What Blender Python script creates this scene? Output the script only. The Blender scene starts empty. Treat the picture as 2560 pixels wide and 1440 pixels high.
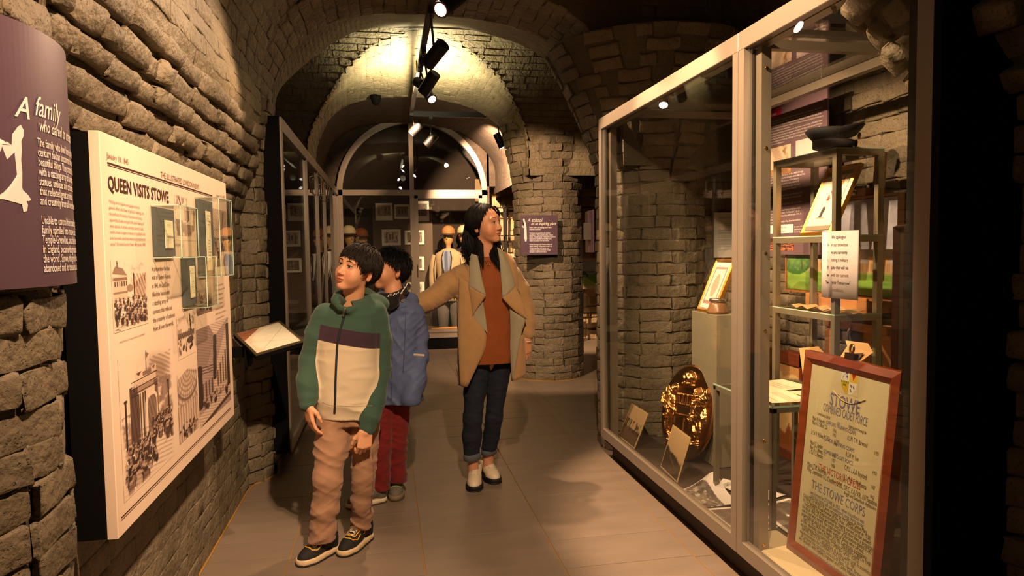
import bpy, bmesh, math, random
import numpy as np
from mathutils import Matrix, Vector
SC = bpy.context.scene
COL = SC.collection
random.seed(7)
# ------------------------------------------------------------------ camera
F_PX, CAM_H = 1720.36, 1.38
def cam_axes(yaw, pitch, roll):
    cy, sy, cp, sp = math.cos(yaw), math.sin(yaw), math.cos(pitch), math.sin(pitch)
    f = np.array([sy*cp, cy*cp, sp]); r = np.array([cy, -sy, 0.0]); u = np.cross(r, f)
    cr, sr = math.cos(roll), math.sin(roll)
    return cr*r + sr*u, -sr*r + cr*u, f
CR, CU, CF = cam_axes(math.radians(10.3306), math.radians(-3.25045), math.radians(-0.82716))
CAMP = np.array([0.0, 0.0, CAM_H])
cam = bpy.data.objects.new('camera', bpy.data.cameras.new('camera')); COL.objects.link(cam)
cam.data.sensor_fit = 'HORIZONTAL'; cam.data.sensor_width = 36.0
cam.data.lens = F_PX/2560*36.0; cam.data.clip_start = 0.05
_m = Matrix.Identity(4)
for i in range(3):
    _m[i][0], _m[i][1], _m[i][2], _m[i][3] = CR[i], CU[i], -CF[i], CAMP[i]
cam.matrix_world = _m
SC.camera = cam
# ------------------------------------------------------------------ world, colour management
w = bpy.data.worlds.new('dim_room'); SC.world = w; w.use_nodes = True
w.node_tree.nodes['Background'].inputs[0].default_value = (1.0, 0.58, 0.32, 1)
w.node_tree.nodes['Background'].inputs[1].default_value = 0.045
vs = SC.view_settings
vs.view_transform = 'Standard'; vs.look = 'None'; vs.gamma = 1.0; vs.use_curve_mapping = False
vs.exposure = 0.45
SC.cycles.max_bounces = 7; SC.cycles.diffuse_bounces = 3; SC.cycles.glossy_bounces = 4
SC.cycles.transparent_max_bounces = 24; SC.cycles.transmission_bounces = 4
SC.cycles.caustics_reflective = False; SC.cycles.caustics_refractive = False
SC.cycles.sample_clamp_indirect = 6.0
try: SC.cycles.use_denoising = True
except Exception: pass
# ------------------------------------------------------------------ lights (some near the track heads below, others with no head built)
WARM, NEUT, GREEN = (1.0, 0.63, 0.37), (1.0, 0.68, 0.41), (1.0, 0.86, 0.52)
SPOTS = []
def spot(p, tgt, watts, ang, col=WARM, blend=0.35, size=0.03, name='spot_light'):
    ld = bpy.data.lights.new(name, 'SPOT'); o = bpy.data.objects.new(name, ld); COL.objects.link(o)
    d = Vector(tgt) - Vector(p); o.location = p
    o.rotation_euler = d.to_track_quat('-Z', 'Y').to_euler()
    ld.energy = watts; ld.spot_size = math.radians(ang); ld.spot_blend = blend
    ld.color = col; ld.shadow_soft_size = size
    SPOTS.append((p, tgt)); return o
spot((.30, 3.78, 2.72), (-.78, 2.6, 1.1), 135, 72, WARM)          # near head -> newspaper board
spot((.31, 1.0, 2.85), (-.95, 1.75, 1.6), 190, 74, WARM)           # behind the frame -> near left pier
spot((.34, 6.35, 2.70), (.36, 6.5, 3.3), 170, 165, GREEN, .9, .05)  # up-light on the vault
spot((.33, 2.2, 2.82), (1.9, 2.75, 1.0), 330, 66, WARM)           # -> right case, near half
spot((.32, 3.0, 2.80), (2.2, 3.3, 1.2), 300, 50, WARM)            # -> painting and text panel
spot((.32, 4.3, 2.80), (1.9, 3.4, .8), 230, 60, WARM)           # -> plaque
spot((.32, .8, 2.85), (.3, 3.6, .5), 290, 72, NEUT)               # unseen fill, added to brighten people and walkway
spot((.35, 4.8, 2.80), (1.6, 7.1, 1.2), 330, 54, WARM)             # -> column sign
spot((1.0, 7.9, 2.75), (2.2, 10.0, 1.5), 700, 84, WARM)           # -> stone wall
spot((.33, 7.6, 2.75), (.4, 10.3, 1.4), 150, 72, WARM)             # -> arched case
# ------------------------------------------------------------------ pixel helpers (2560 x 1440 frame): where a sight line meets a real plane
def ray(x, y): return CF + CR*((x-1280)/F_PX) - CU*((y-720)/F_PX)
def on_z(x, y, z=0.0):
    d = ray(x, y); return CAMP + d*((z-CAM_H)/d[2])
def on_x(x, y, c):
    d = ray(x, y); return CAMP + d*(c/d[0])
def on_y(x, y, c):
    d = ray(x, y); return CAMP + d*(c/d[1])
def project(p):
    p = np.asarray(p, float) - CAMP; w_ = p @ CF
    return 1280 + F_PX*(p @ CR)/w_, 720 - F_PX*(p @ CU)/w_, w_
# ------------------------------------------------------------------ noise
def _h(ix, iy, iz, seed):
    n = (ix*374761393 + iy*668265263 + iz*1274126177 + seed*362437) & 0xffffffff
    n = ((n ^ (n >> 13))*1274126177) & 0xffffffff
    return ((n ^ (n >> 16)) & 0xffff)/65535.0
def vnoise(x, y, z=0.0, seed=0):
    x, y, z = np.broadcast_arrays(np.asarray(x, float), np.asarray(y, float), np.asarray(z, float))
    ix, iy, iz = np.floor(x).astype(np.int64), np.floor(y).astype(np.int64), np.floor(z).astype(np.int64)
    fx, fy, fz = x-ix, y-iy, z-iz
    fx, fy, fz = fx*fx*(3-2*fx), fy*fy*(3-2*fy), fz*fz*(3-2*fz)
    r = 0
    for dx in (0, 1):
        for dy in (0, 1):
            for dz in (0, 1):
                r = r + _h(ix+dx, iy+dy, iz+dz, seed)*(fx if dx else 1-fx)*(fy if dy else 1-fy)*(fz if dz else 1-fz)
    return r
def fbm(x, y, z=0.0, seed=0, o=4):
    a, s, r = 0.5, 1.0, 0
    for k in range(o):
        r = r + a*vnoise(np.asarray(x)*s, np.asarray(y)*s, np.asarray(z)*s, seed+k); a *= .5; s *= 2.03
    return r
# ------------------------------------------------------------------ materials
def lin(c):
    return tuple((v/12.92 if v <= 0.04045 else ((v+0.055)/1.055)**2.4) for v in c[:3])
MATS = {}
def mat(name, c=(.5, .5, .5), rough=.6, metal=0.0, var=0.0, vscale=20.0, bump=0.0, bscale=60.0, c2=None, spec=.5,
        stretch=(1, 1, 1), sheen=0.0, world=True, bdist=.004):
    if name in MATS: return MATS[name]
    m = bpy.data.materials.new(name); m.use_nodes = True; nt = m.node_tree; n = nt.nodes; l = nt.links
    b = n['Principled BSDF']; b.inputs['Roughness'].default_value = rough; b.inputs['Metallic'].default_value = metal
    b.inputs['Specular IOR Level'].default_value = spec
    if sheen: b.inputs['Sheen Weight'].default_value = sheen
    lc = lin(c); b.inputs['Base Color'].default_value = (*lc, 1)
    if var or bump or c2:
        if world: g = n.new('ShaderNodeNewGeometry'); src = g.outputs['Position']
        else: g = n.new('ShaderNodeTexCoord'); src = g.outputs['Object']
        mp = n.new('ShaderNodeMapping'); mp.inputs['Scale'].default_value = stretch; l.new(src, mp.inputs['Vector'])
        if var or c2:
            t = n.new('ShaderNodeTexNoise'); t.inputs['Scale'].default_value = vscale; t.inputs['Detail'].default_value = 5
            l.new(mp.outputs[0], t.inputs['Vector'])
            rp = n.new('ShaderNodeValToRGB'); rp.color_ramp.elements[0].position = .3; rp.color_ramp.elements[1].position = .7
            if c2: a_, b_ = lc, lin(c2)
            else: a_, b_ = [v*(1-var) for v in lc], [min(1, v*(1+var)) for v in lc]
            rp.color_ramp.elements[0].color = (*a_, 1); rp.color_ramp.elements[1].color = (*b_, 1)
            l.new(t.outputs[0], rp.inputs[0]); l.new(rp.outputs[0], b.inputs['Base Color'])
        if bump:
            t2 = n.new('ShaderNodeTexNoise'); t2.inputs['Scale'].default_value = bscale; t2.inputs['Detail'].default_value = 6
            l.new(mp.outputs[0], t2.inputs['Vector'])
            bp = n.new('ShaderNodeBump'); bp.inputs['Strength'].default_value = bump; bp.inputs['Distance'].default_value = bdist
            l.new(t2.outputs[0], bp.inputs['Height']); l.new(bp.outputs[0], b.inputs['Normal'])
    MATS[name] = m; return m
def emit(name, c, s):
    m = bpy.data.materials.new(name); m.use_nodes = True; nt = m.node_tree; nt.nodes.clear()
    o = nt.nodes.new('ShaderNodeOutputMaterial'); e = nt.nodes.new('ShaderNodeEmission')
    e.inputs[0].default_value = (*c, 1); e.inputs[1].default_value = s; nt.links.new(e.outputs[0], o.inputs[0]); MATS[name] = m; return m
def glassmat(name, ior=1.5, tint=(1, 1, 1), rough=0.0, k=1.0):
    m = bpy.data.materials.new(name); m.use_nodes = True; nt = m.node_tree; nt.nodes.clear(); n = nt.nodes; l = nt.links
    o = n.new('ShaderNodeOutputMaterial'); t = n.new('ShaderNodeBsdfTransparent'); g = n.new('ShaderNodeBsdfGlossy')
    g.inputs['Roughness'].default_value = rough; t.inputs[0].default_value = (*tint, 1)
    fr = n.new('ShaderNodeFresnel'); ge = n.new('ShaderNodeNewGeometry')
    mi = n.new('ShaderNodeMix'); mi.data_type = 'FLOAT'; mi.inputs[2].default_value = ior; mi.inputs[3].default_value = 1/ior   # same reflectance from both sides
    l.new(ge.outputs['Backfacing'], mi.inputs[0]); l.new(mi.outputs[0], fr.inputs[0])
    mu = n.new('ShaderNodeMath'); mu.operation = 'MULTIPLY'; mu.use_clamp = True; mu.inputs[1].default_value = k
    l.new(fr.outputs[0], mu.inputs[0]); mx = n.new('ShaderNodeMixShader'); l.new(mu.outputs[0], mx.inputs[0])
    l.new(t.outputs[0], mx.inputs[1]); l.new(g.outputs[0], mx.inputs[2]); l.new(mx.outputs[0], o.inputs[0]); MATS[name] = m; return m
def brick_paint(name, c, c2, pits=1.0):
    m = bpy.data.materials.new(name); m.use_nodes = True; nt = m.node_tree; n = nt.nodes; l = nt.links
    b = n['Principled BSDF']; b.inputs['Roughness'].default_value = .62; b.inputs['Specular IOR Level'].default_value = .3
    g = n.new('ShaderNodeNewGeometry')
    def noise(s, d):
        t = n.new('ShaderNodeTexNoise'); t.inputs['Scale'].default_value = s; t.inputs['Detail'].default_value = d
        l.new(g.outputs['Position'], t.inputs['Vector']); return t
    a = noise(5, 6); rp = n.new('ShaderNodeValToRGB'); rp.color_ramp.elements[0].position = .3; rp.color_ramp.elements[1].position = .72
    rp.color_ramp.elements[0].color = (*lin(c), 1); rp.color_ramp.elements[1].color = (*lin(c2), 1)
    l.new(a.outputs[0], rp.inputs[0])
    p = noise(130, 2); pr = n.new('ShaderNodeValToRGB'); pr.color_ramp.elements[0].position = .26; pr.color_ramp.elements[1].position = .36
    l.new(p.outputs[0], pr.inputs[0])
    mx = n.new('ShaderNodeMix'); mx.data_type = 'RGBA'; mx.blend_type = 'MULTIPLY'; mx.inputs[0].default_value = .40*pits
    l.new(rp.outputs[0], mx.inputs[6]); l.new(pr.outputs[0], mx.inputs[7]); l.new(mx.outputs[2], b.inputs['Base Color'])
    h1 = noise(38, 7); h2 = noise(11, 4)
    ad = n.new('ShaderNodeMath'); ad.operation = 'MULTIPLY_ADD'; ad.inputs[1].default_value = 1.3
    l.new(h2.outputs[0], ad.inputs[0]); l.new(h1.outputs[0], ad.inputs[2])
    ad2 = n.new('ShaderNodeMath'); ad2.operation = 'MULTIPLY_ADD'; ad2.inputs[1].default_value = .35*pits
    l.new(pr.outputs[0], ad2.inputs[0]); l.new(ad.outputs[0], ad2.inputs[2])
    bp = n.new('ShaderNodeBump'); bp.inputs['Strength'].default_value = .9; bp.inputs['Distance'].default_value = .012
    l.new(ad2.outputs[0], bp.inputs['Height']); l.new(bp.outputs[0], b.inputs['Normal'])
    MATS[name] = m; return m
def printmat(name='print', rough=.55):
    m = bpy.data.materials.new(name); m.use_nodes = True; nt = m.node_tree
    a = nt.nodes.new('ShaderNodeVertexColor'); a.layer_name = 'Col'
    b = nt.nodes['Principled BSDF']; b.inputs['Roughness'].default_value = rough
    nt.links.new(a.outputs[0], b.inputs['Base Color']); MATS[name] = m; return m
PRINT = printmat()
# ------------------------------------------------------------------ object helpers
def tag(o, label=None, cat=None, group=None, kind=None):
    if label: o['label'] = label
    if cat: o['category'] = cat
    if group: o['group'] = group
    if kind: o['kind'] = kind
    return o
def thing(name, label, cat, loc=(0, 0, 0), group=None):
    o = bpy.data.objects.new(name, None); COL.objects.link(o); o.location = loc; o.empty_display_size = .1
    return tag(o, label, cat, group)
def attach(o, parent):
    if parent is not None:
        o.parent = parent
        if parent.parent is None and parent.type == 'EMPTY': o.matrix_parent_inverse = Matrix.Translation(-parent.location)
def mesh_of(name, V, F, mats, smooth=False, mi=None):
    me = bpy.data.meshes.new(name); V = np.asarray(V, np.float32).reshape(-1, 3)
    if isinstance(F, np.ndarray):
        nf, k = F.shape
        me.vertices.add(len(V)); me.vertices.foreach_set('co', V.ravel())
        me.loops.add(nf*k); me.loops.foreach_set('vertex_index', F.astype(np.int32).ravel())
        me.polygons.add(nf); me.polygons.foreach_set('loop_start', np.arange(0, nf*k, k, dtype=np.int32))
        me.update(calc_edges=True)
    else:
        me.from_pydata(V.tolist(), [], F); me.update()
    for m in (mats if isinstance(mats, (list, tuple)) else [mats]): me.materials.append(m)
    if mi is not None: me.polygons.foreach_set('material_index', np.asarray(mi, np.int32))
    if smooth: me.polygons.foreach_set('use_smooth', np.ones(len(me.polygons), bool))
    me.validate(); return me
def obj(name, me, parent=None):
    o = bpy.data.objects.new(name, me); COL.objects.link(o); attach(o, parent); return o
class MB:
    def __init__(s): s.v, s.f, s.m = [], [], []
    def add(s, V, F, m=0):
        b = len(s.v); s.v.extend([tuple(map(float, p)) for p in V])
        for f in F: s.f.append(tuple(b+i for i in f)); s.m.append(m)
        return s
    def obox(s, o, a, b, c, m=0):
        o, a, b, c = (np.asarray(q, float) for q in (o, a, b, c))
        if np.dot(np.cross(a, b), c) < 0: a, b = b, a
        V = [o, o+a, o+a+b, o+b, o+c, o+a+c, o+a+b+c, o+b+c]
        return s.add(V, [(0, 3, 2, 1), (4, 5, 6, 7), (0, 1, 5, 4), (1, 2, 6, 5), (2, 3, 7, 6), (3, 0, 4, 7)], m)
    def box(s, x0, x1, y0, y1, z0, z1, m=0):
        return s.obox((x0, y0, z0), (x1-x0, 0, 0), (0, y1-y0, 0), (0, 0, z1-z0), m)
    def tube(s, pts, r, n=8, m=0, cap=True, flat=1.0, up=None):
        P = np.asarray(pts, float); k = len(P); r = np.broadcast_to(np.asarray(r, float), (k,))
        T = np.gradient(P, axis=0); T /= np.linalg.norm(T, axis=1)[:, None]+1e-12
        a = np.array(up if up is not None else ([0, 0, 1] if abs(T[0][2]) < .9 else [1, 0, 0]), float); V = []
        for i in range(k):
            a = a - T[i]*(a @ T[i]); a /= np.linalg.norm(a)+1e-12; b = np.cross(T[i], a)
            for j in range(n):
                t = 2*math.pi*j/n; V.append(P[i] + r[i]*(math.cos(t)*a*flat + math.sin(t)*b))
        F = [(i*n+j, i*n+(j+1) % n, (i+1)*n+(j+1) % n, (i+1)*n+j) for i in range(k-1) for j in range(n)]
        if cap: F += [tuple(range(n-1, -1, -1)), tuple((k-1)*n+j for j in range(n))]
        return s.add(V, F, m)
    def lathe(s, prof, n=24, c=(0, 0, 0), m=0, M=None, cap=True):
        V = []
        for r, z in prof:
            for j in range(n):
                t = 2*math.pi*j/n; p = (r*math.cos(t), r*math.sin(t), z)
                if M is not None: p = M @ Vector(p)
                V.append((p[0]+c[0], p[1]+c[1], p[2]+c[2]))
        k = len(prof)
        F = [(i*n+j, i*n+(j+1) % n, (i+1)*n+(j+1) % n, (i+1)*n+j) for i in range(k-1) for j in range(n)]
        if cap: F += [tuple(range(n-1, -1, -1)), tuple((k-1)*n+j for j in range(n))]
        return s.add(V, F, m)
    def prism(s, poly, O, ux, uy, dep, m=0):
        O, ux, uy, dep = (np.asarray(q, float) for q in (O, ux, uy, dep)); n = len(poly)
        V = [O+ux*p[0]+uy*p[1] for p in poly]; V += [p+dep for p in V]
        return s.add(V, [tuple(range(n-1, -1, -1)), tuple(range(n, 2*n))]+[(i, (i+1) % n, n+(i+1) % n, n+i) for i in range(n)], m)
    def grid(s, P, m=0, flip=False):
        P = np.asarray(P, float); a, b = P.shape[:2]
        F = [(i*b+j, i*b+j+1, (i+1)*b+j+1, (i+1)*b+j) for i in range(a-1) for j in range(b-1)]
        if flip: F = [f[::-1] for f in F]
        return s.add(P.reshape(-1, 3), F, m)
    def sheet(s, P, t, m=0):
        """a grid with thickness: P front points, back offset by vector/array t"""
        P = np.asarray(P, float); a, b = P.shape[:2]; Q = P + np.asarray(t, float)
        s.grid(P, m); s.grid(Q, m, True)
        rim = [(0, j) for j in range(b)]+[(i, b-1) for i in range(1, a)]+[(a-1, j) for j in range(b-2, -1, -1)]+[(i, 0) for i in range(a-2, 0, -1)]
        R = [P[i] for i in rim]+[Q[i] for i in rim]; k = len(rim)
        return s.add(R, [((i+1) % k, i, k+i, k+(i+1) % k) for i in range(k)], m)
    def ell(s, c, r, n=16, k=10, m=0, R=None):
        V = []; c = np.asarray(c, float); r = np.broadcast_to(np.asarray(r, float), (3,))
        for i in range(k+1):
            a = math.pi*i/k
            for j in range(n):
                b = 2*math.pi*j/n; p = np.array([math.sin(a)*math.cos(b), math.sin(a)*math.sin(b), math.cos(a)])*r
                V.append(c + (R @ p if R is not None else p))
        return s.add(V, [(i*n+j, (i+1)*n+j, (i+1)*n+(j+1) % n, i*n+(j+1) % n) for i in range(k) for j in range(n)], m)
    def build(s, name, mats, parent=None, smooth=False, bevel=0.0, seg=2):
        me = mesh_of(name, s.v, s.f, mats, False, s.m)
        bm = bmesh.new(); bm.from_mesh(me); bmesh.ops.remove_doubles(bm, verts=bm.verts, dist=1e-5)
        if bevel:
            bmesh.ops.recalc_face_normals(bm, faces=bm.faces)
            es = [e for e in bm.edges if len(e.link_faces) == 2 and e.calc_face_angle(0) > .6]
            bmesh.ops.bevel(bm, geom=es, offset=bevel, segments=seg, affect='EDGES', profile=.5)
        bm.to_mesh(me); bm.free()
        if smooth: me.polygons.foreach_set('use_smooth', np.ones(len(me.polygons), bool))
        me.update(); return obj(name, me, parent)
# ------------------------------------------------------------------ lettering
def text(s, size, m, parent, O, ux, uy, name='lettering', xs=1.0, shear=0.0, bold=0.0, ls=1.0, align='LEFT', warp=None, eps=.0012, lift=None):
    cu = bpy.data.curves.new('t', 'FONT'); cu.body = s; cu.size = size; cu.shear = shear; cu.offset = bold*size
    cu.space_line = ls; cu.align_x = align; cu.resolution_u = 2; cu.fill_mode = 'FRONT'
    o = bpy.data.objects.new('t', cu); me = bpy.data.meshes.new_from_object(o)
    bpy.data.objects.remove(o); bpy.data.curves.remove(cu)
    k = len(me.vertices); co = np.empty(k*3, np.float32); me.vertices.foreach_get('co', co); co = co.reshape(-1, 3)
    ux, uy, O = np.asarray(ux, float), np.asarray(uy, float), np.asarray(O, float)
    if warp is not None: P = warp(co[:, 0]*xs, co[:, 1])
    else:
        nrm = np.cross(ux, uy); nrm /= np.linalg.norm(nrm)
        P = O + co[:, :1]*xs*ux + co[:, 1:2]*uy + nrm*eps
    me.vertices.foreach_set('co', P.astype(np.float32).ravel()); me.materials.clear(); me.materials.append(m); me.update(); me.name = name
    return obj(name, me, parent)
# ------------------------------------------------------------------ painted prints: a fine colour grid
class Canvas:
    def __init__(s, w, h, bg=(1, 1, 1), asp=None):
        s.w, s.h = w, h; s.a = np.zeros((h, w, 3)); s.a[:] = bg
        s.asp = asp if asp else w/h
        s.x, s.y = np.meshgrid((np.arange(w))/(w-1), (np.arange(h))/(h-1))   # y up, both 0..1
    def put(s, mask, col, al=1.0):
        mk = (mask.astype(float)*al)[..., None]; s.a = s.a*(1-mk)+np.asarray(col, float)*mk; return s
    def ell(s, cx, cy, rx, ry, col, al=1, rot=0):
        dx, dy = (s.x-cx)*s.asp, s.y-cy; c, n = math.cos(rot), math.sin(rot)
        return s.put(((dx*c+dy*n)/(rx*s.asp))**2+((-dx*n+dy*c)/ry)**2 < 1, col, al)
    def rect(s, x0, y0, x1, y1, col, al=1): return s.put((s.x >= x0)&(s.x <= x1)&(s.y >= y0)&(s.y <= y1), col, al)
    def poly(s, pts, col, al=1):
        ins = np.zeros(s.x.shape, bool); n = len(pts)
        for i in range(n):
            (x1, y1), (x2, y2) = pts[i], pts[(i+1) % n]
            if y1 == y2: continue
            ins ^= ((y1 > s.y) != (y2 > s.y)) & (s.x < (x2-x1)*(s.y-y1)/(y2-y1)+x1)
        return s.put(ins, col, al)
    def line(s, x0, y0, x1, y1, wd, col, al=1):
        dx, dy = (x1-x0)*s.asp, y1-y0; L = dx*dx+dy*dy+1e-12; px, py = (s.x-x0)*s.asp, s.y-y0
        t = np.clip((px*dx+py*dy)/L, 0, 1); return s.put((px-t*dx)**2+(py-t*dy)**2 < wd*wd, col, al)
    def shade(s, f, col, al=1): return s.put(np.clip(f, 0, 1), col, al)
    def mesh(s, name, O, ux, uy, parent=None, eps=.0008, warp=None, lift=None, m=None):
        O, ux, uy = np.asarray(O, float), np.asarray(ux, float), np.asarray(uy, float)
        nrm = np.cross(ux, uy); nrm /= np.linalg.norm(nrm)
        P = O + s.x[..., None]*ux + s.y[..., None]*uy + nrm*eps
        if lift is not None: P = P + lift(s.x, s.y)[..., None]*nrm
        if warp is not None: P = warp(s.x, s.y)
        w, h = s.w, s.h; i = (np.arange(h-1)[:, None]*w + np.arange(w-1)[None, :]).ravel()
        F = np.stack([i, i+1, i+w+1, i+w], 1)
        me = mesh_of(name, P.reshape(-1, 3), F, m or PRINT, True)
        at = me.color_attributes.new('Col', 'FLOAT_COLOR', 'POINT')
        c = np.ones((w*h, 4), np.float32); a = np.clip(s.a.reshape(-1, 3), 0, 1)
        c[:, :3] = np.where(a <= .04045, a/12.92, ((a+.055)/1.055)**2.4); at.data.foreach_set('color', c.ravel())
        return obj(name, me, parent)
# ================================================================== structure
BP = brick_paint('brick_paint', (.41, .37, .30), (.52, .47, .385))
BPD = brick_paint('brick_paint_vault', (.44, .40, .315), (.55, .50, .40), .7)
STONE = brick_paint('pale_stone', (.62, .52, .38), (.80, .70, .54), .4)
MORTAR = mat('painted_mortar', (.37, .335, .27), .8, bump=.8, bscale=90, var=.15, vscale=9, bdist=.01)
def struct(name, me, parent=None):
    o = obj(name, me, parent)
    if parent is None: o['kind'] = 'structure'
    return o
def sroot(name):
    o = bpy.data.objects.new(name, None); COL.objects.link(o); o['kind'] = 'structure'; return o
# --- eight rounded, uneven brick shapes (unit cell 1 x 1, depth 1), shared by every brick
def brick_variant(seed):
    r = random.Random(seed); xs = [-.5, -.455, 0, .455, .5]; zs = [-.5, -.40, .40, .5]; V, F = [], []
    for j, z in enumerate(zs):
        for i, x in enumerate(xs):
            e = (i in (0, 4))+(j in (0, 3)); d = (1.0, .74, .50)[e]
            V.append((x+r.uniform(-.018, .018)*(1+(e > 0)), z+r.uniform(-.05, .05)*(1+(e > 0)), d*(1+r.uniform(-.28, .22))))
    F += [(j*5+i, j*5+i+1, (j+1)*5+i+1, (j+1)*5+i) for j in range(3) for i in range(4)]
    rim = [0, 1, 2, 3, 4, 9, 14, 19, 18, 17, 16, 15, 10, 5]; b = len(V)
    for k in rim: V.append((V[k][0]*1.03, V[k][1]*1.05, -.35))
    n = len(rim); F += [(rim[(k+1) % n], rim[k], b+k, b+(k+1) % n) for k in range(n)]
    return np.array(V), F
BRV = [brick_variant(s) for s in range(10)]
_bmesh_cache = {}
def brick_mesh(k, m):
    if (k, m.name) not in _bmesh_cache: _bmesh_cache[(k, m.name)] = mesh_of('brick', BRV[k][0], BRV[k][1], m, True)
    return _bmesh_cache[(k, m.name)]
def surface(S, u0, u1, v0, v1, nu, nv, off=0.0):
    U, V = np.meshgrid(np.linspace(u0, u1, nu), np.linspace(v0, v1, nv)); return S(U, V)
def brick_field(parent, S, u0, u1, v0, v1, m, n_single=200, bw=.228, bh=.076, jit=1.0, depth=.016, seed=0, sgn=1, skip=None,
                gap=.005, vgap=None, wob=.006, name='brick', stuffname='brickwork', dfun=None, jitw=.0):
    rnd = np.random.RandomState(seed); C = []
    nr = int(round((v1-v0)/bh)); rh = (v1-v0)/nr
    for r in range(nr):
        v = v0+(r+.5)*rh; u = u0-((r % 2)*.5+rnd.rand()*.12)*bw
        while u < u1:
            L = bw*(.5 if rnd.rand() < .16 else 1.0)*(1+jitw*rnd.uniform(-1, 1)); a, b = max(u, u0), min(u+L, u1); u += L
            if b-a > .035: C.append(((a+b)/2, v+rnd.uniform(-1, 1)*wob*.5, b-a-gap, rh-(vgap or gap)*rnd.uniform(.6, 1.4)))
    C = np.array(C)
    if skip is not None: C = C[~skip(C[:, 0], C[:, 1])]
    u, v = C[:, 0], C[:, 1]; e = 2e-3
    P = S(u, v); tu = S(u+e, v)-S(u-e, v); tv = S(u, v+e)-S(u, v-e)
    tu /= np.linalg.norm(tu, axis=1)[:, None]; n = np.cross(tu, tv)*sgn; n /= np.linalg.norm(n, axis=1)[:, None]; tv = np.cross(n, tu)
    tilt = rnd.normal(0, .025*jit, (len(u), 2)); n = n+tu*tilt[:, :1]+tv*tilt[:, 1:]; n /= np.linalg.norm(n, axis=1)[:, None]
    a = rnd.normal(0, .014*jit, len(u))[:, None]; tu, tv = tu*np.cos(a)+tv*np.sin(a), tv*np.cos(a)-tu*np.sin(a)
    dep = depth*(1+jit*rnd.uniform(-.35, .45, len(u)))
    if dfun is not None: dep = dep*dfun(u, v)
    kv = rnd.randint(0, len(BRV), len(u))
    x, y, w_ = (lambda q: (q[:, 0], q[:, 1], q[:, 2]))(np.stack([np.array(project(p)) for p in P]))
    toc = CAMP-P; toc /= np.linalg.norm(toc, axis=1)[:, None]
    size = C[:, 2]*C[:, 3]*np.clip((toc*n).sum(1), 0, 1)/np.maximum(w_, .1)**2
    vis = (x > -60) & (x < 2620) & (y > -60) & (y < 1500) & (w_ > .2); size = np.where(vis, size, 0)
    order = np.argsort(-size); single = set(order[:n_single][size[order[:n_single]] > 0].tolist())
    SV, SF, nb = [], [], 0
    for i in range(len(u)):
        if i in single:
            M = Matrix(((tu[i, 0]*C[i, 2], tv[i, 0]*C[i, 3], n[i, 0]*dep[i], P[i, 0]), (tu[i, 1]*C[i, 2], tv[i, 1]*C[i, 3], n[i, 1]*dep[i], P[i, 1]),
                        (tu[i, 2]*C[i, 2], tv[i, 2]*C[i, 3], n[i, 2]*dep[i], P[i, 2]), (0, 0, 0, 1)))
            o = bpy.data.objects.new(name, brick_mesh(int(kv[i]), m)); COL.objects.link(o)
            o.parent = parent; o.matrix_basis = M
        else:
            V0, F0 = BRV[kv[i]]
            SV.append(P[i]+V0[:, :1]*tu[i]*C[i, 2]+V0[:, 1:2]*tv[i]*C[i, 3]+V0[:, 2:3]*n[i]*dep[i])
            SF += [tuple(nb+q for q in f) for f in F0]; nb += len(V0)
    if SV: tag(obj(stuffname, mesh_of(stuffname, np.concatenate(SV), SF, m, True), parent), kind='stuff')
# --- floor: plank tiles with ochre grout
GROUT = mat('ochre_grout', (.62, .46, .20), .7)
TILE = mat('taupe_tile', (.50, .44, .385), .40, var=.10, vscale=3.5, bump=.12, bscale=160, spec=.4, stretch=(1, 3, 1), bdist=.002)
floor = MB().box(-2.2, 3.6, -1.2, 11.2, -.08, -.0035).build('floor', GROUT); floor['kind'] = 'structure'
T = .594; X0 = -.461
tile_cache = {}
def tile_mesh(wx, wy):
    k = (round(wx, 3), round(wy, 3))
    if k not in tile_cache:
        b = .0015; V = []
        for z, i in ((-.006, 0), (-.0012, 0), (0, b)): V += [(-wx/2+i, -wy/2+i, z), (wx/2-i, -wy/2+i, z), (wx/2-i, wy/2-i, z), (-wx/2+i, wy/2-i, z)]
        F = [(8, 9, 10, 11)]+[(r*4+i, r*4+(i+1) % 4, r*4+4+(i+1) % 4, r*4+4+i) for r in (0, 1) for i in range(4)]
        tile_cache[k] = mesh_of('floor_tile', V, F, TILE)
    return tile_cache[k]
rj = random.Random(3)
JOINTS = {-1: [2.6, 2.9, 3.194, 3.392, 3.97], 0: [2.88, 3.135, 3.43, 3.60, 4.2], 1: [2.66, 3.248, 3.826, 4.42], 2: [2.813, 3.10, 3.69, 4.28], 3: [2.55, 2.8, 3.25, 3.75]}
for c in range(-4, 7):
    xa, xb = X0+(c)*T, X0+(c+1)*T
    if c == 3: spans = [(xa, xa+.085), (xa+.085, xb)]
    else: spans = [(xa, xb)]
    for (xa, xb) in spans:
        js = list(JOINTS.get(c, [])) or [3.0+rj.random()*.5]
        while js[0] > .6: js.insert(0, js[0]-rj.choice([.297, .594, .594]))
        while js[-1] < 10.8: js.append(js[-1]+rj.choice([.297, .594, .594]))
        for a, b in zip(js, js[1:]):
            g = .0042
            o = bpy.data.objects.new('floor_tile', tile_mesh(xb-xa-g, b-a-g)); COL.objects.link(o); o.parent = floor
            o.location = ((xa+xb)/2, (a+b)/2, 0)
hp = on_z(700, 1432)
hb = MB()
for (x0, x1, y0, y1) in ((-.60, -.30, 2.955, 2.962), (-.60, -.30, 2.70, 2.707), (-.60, -.593, 2.70, 2.96), (-.307, -.30, 2.70, 2.96)): hb.box(x0, x1, y0, y1, -.002, .0012)
hb.build('floor_hatch', mat('dull_brass', (.36, .28, .16), .5, .6), floor)
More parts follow.
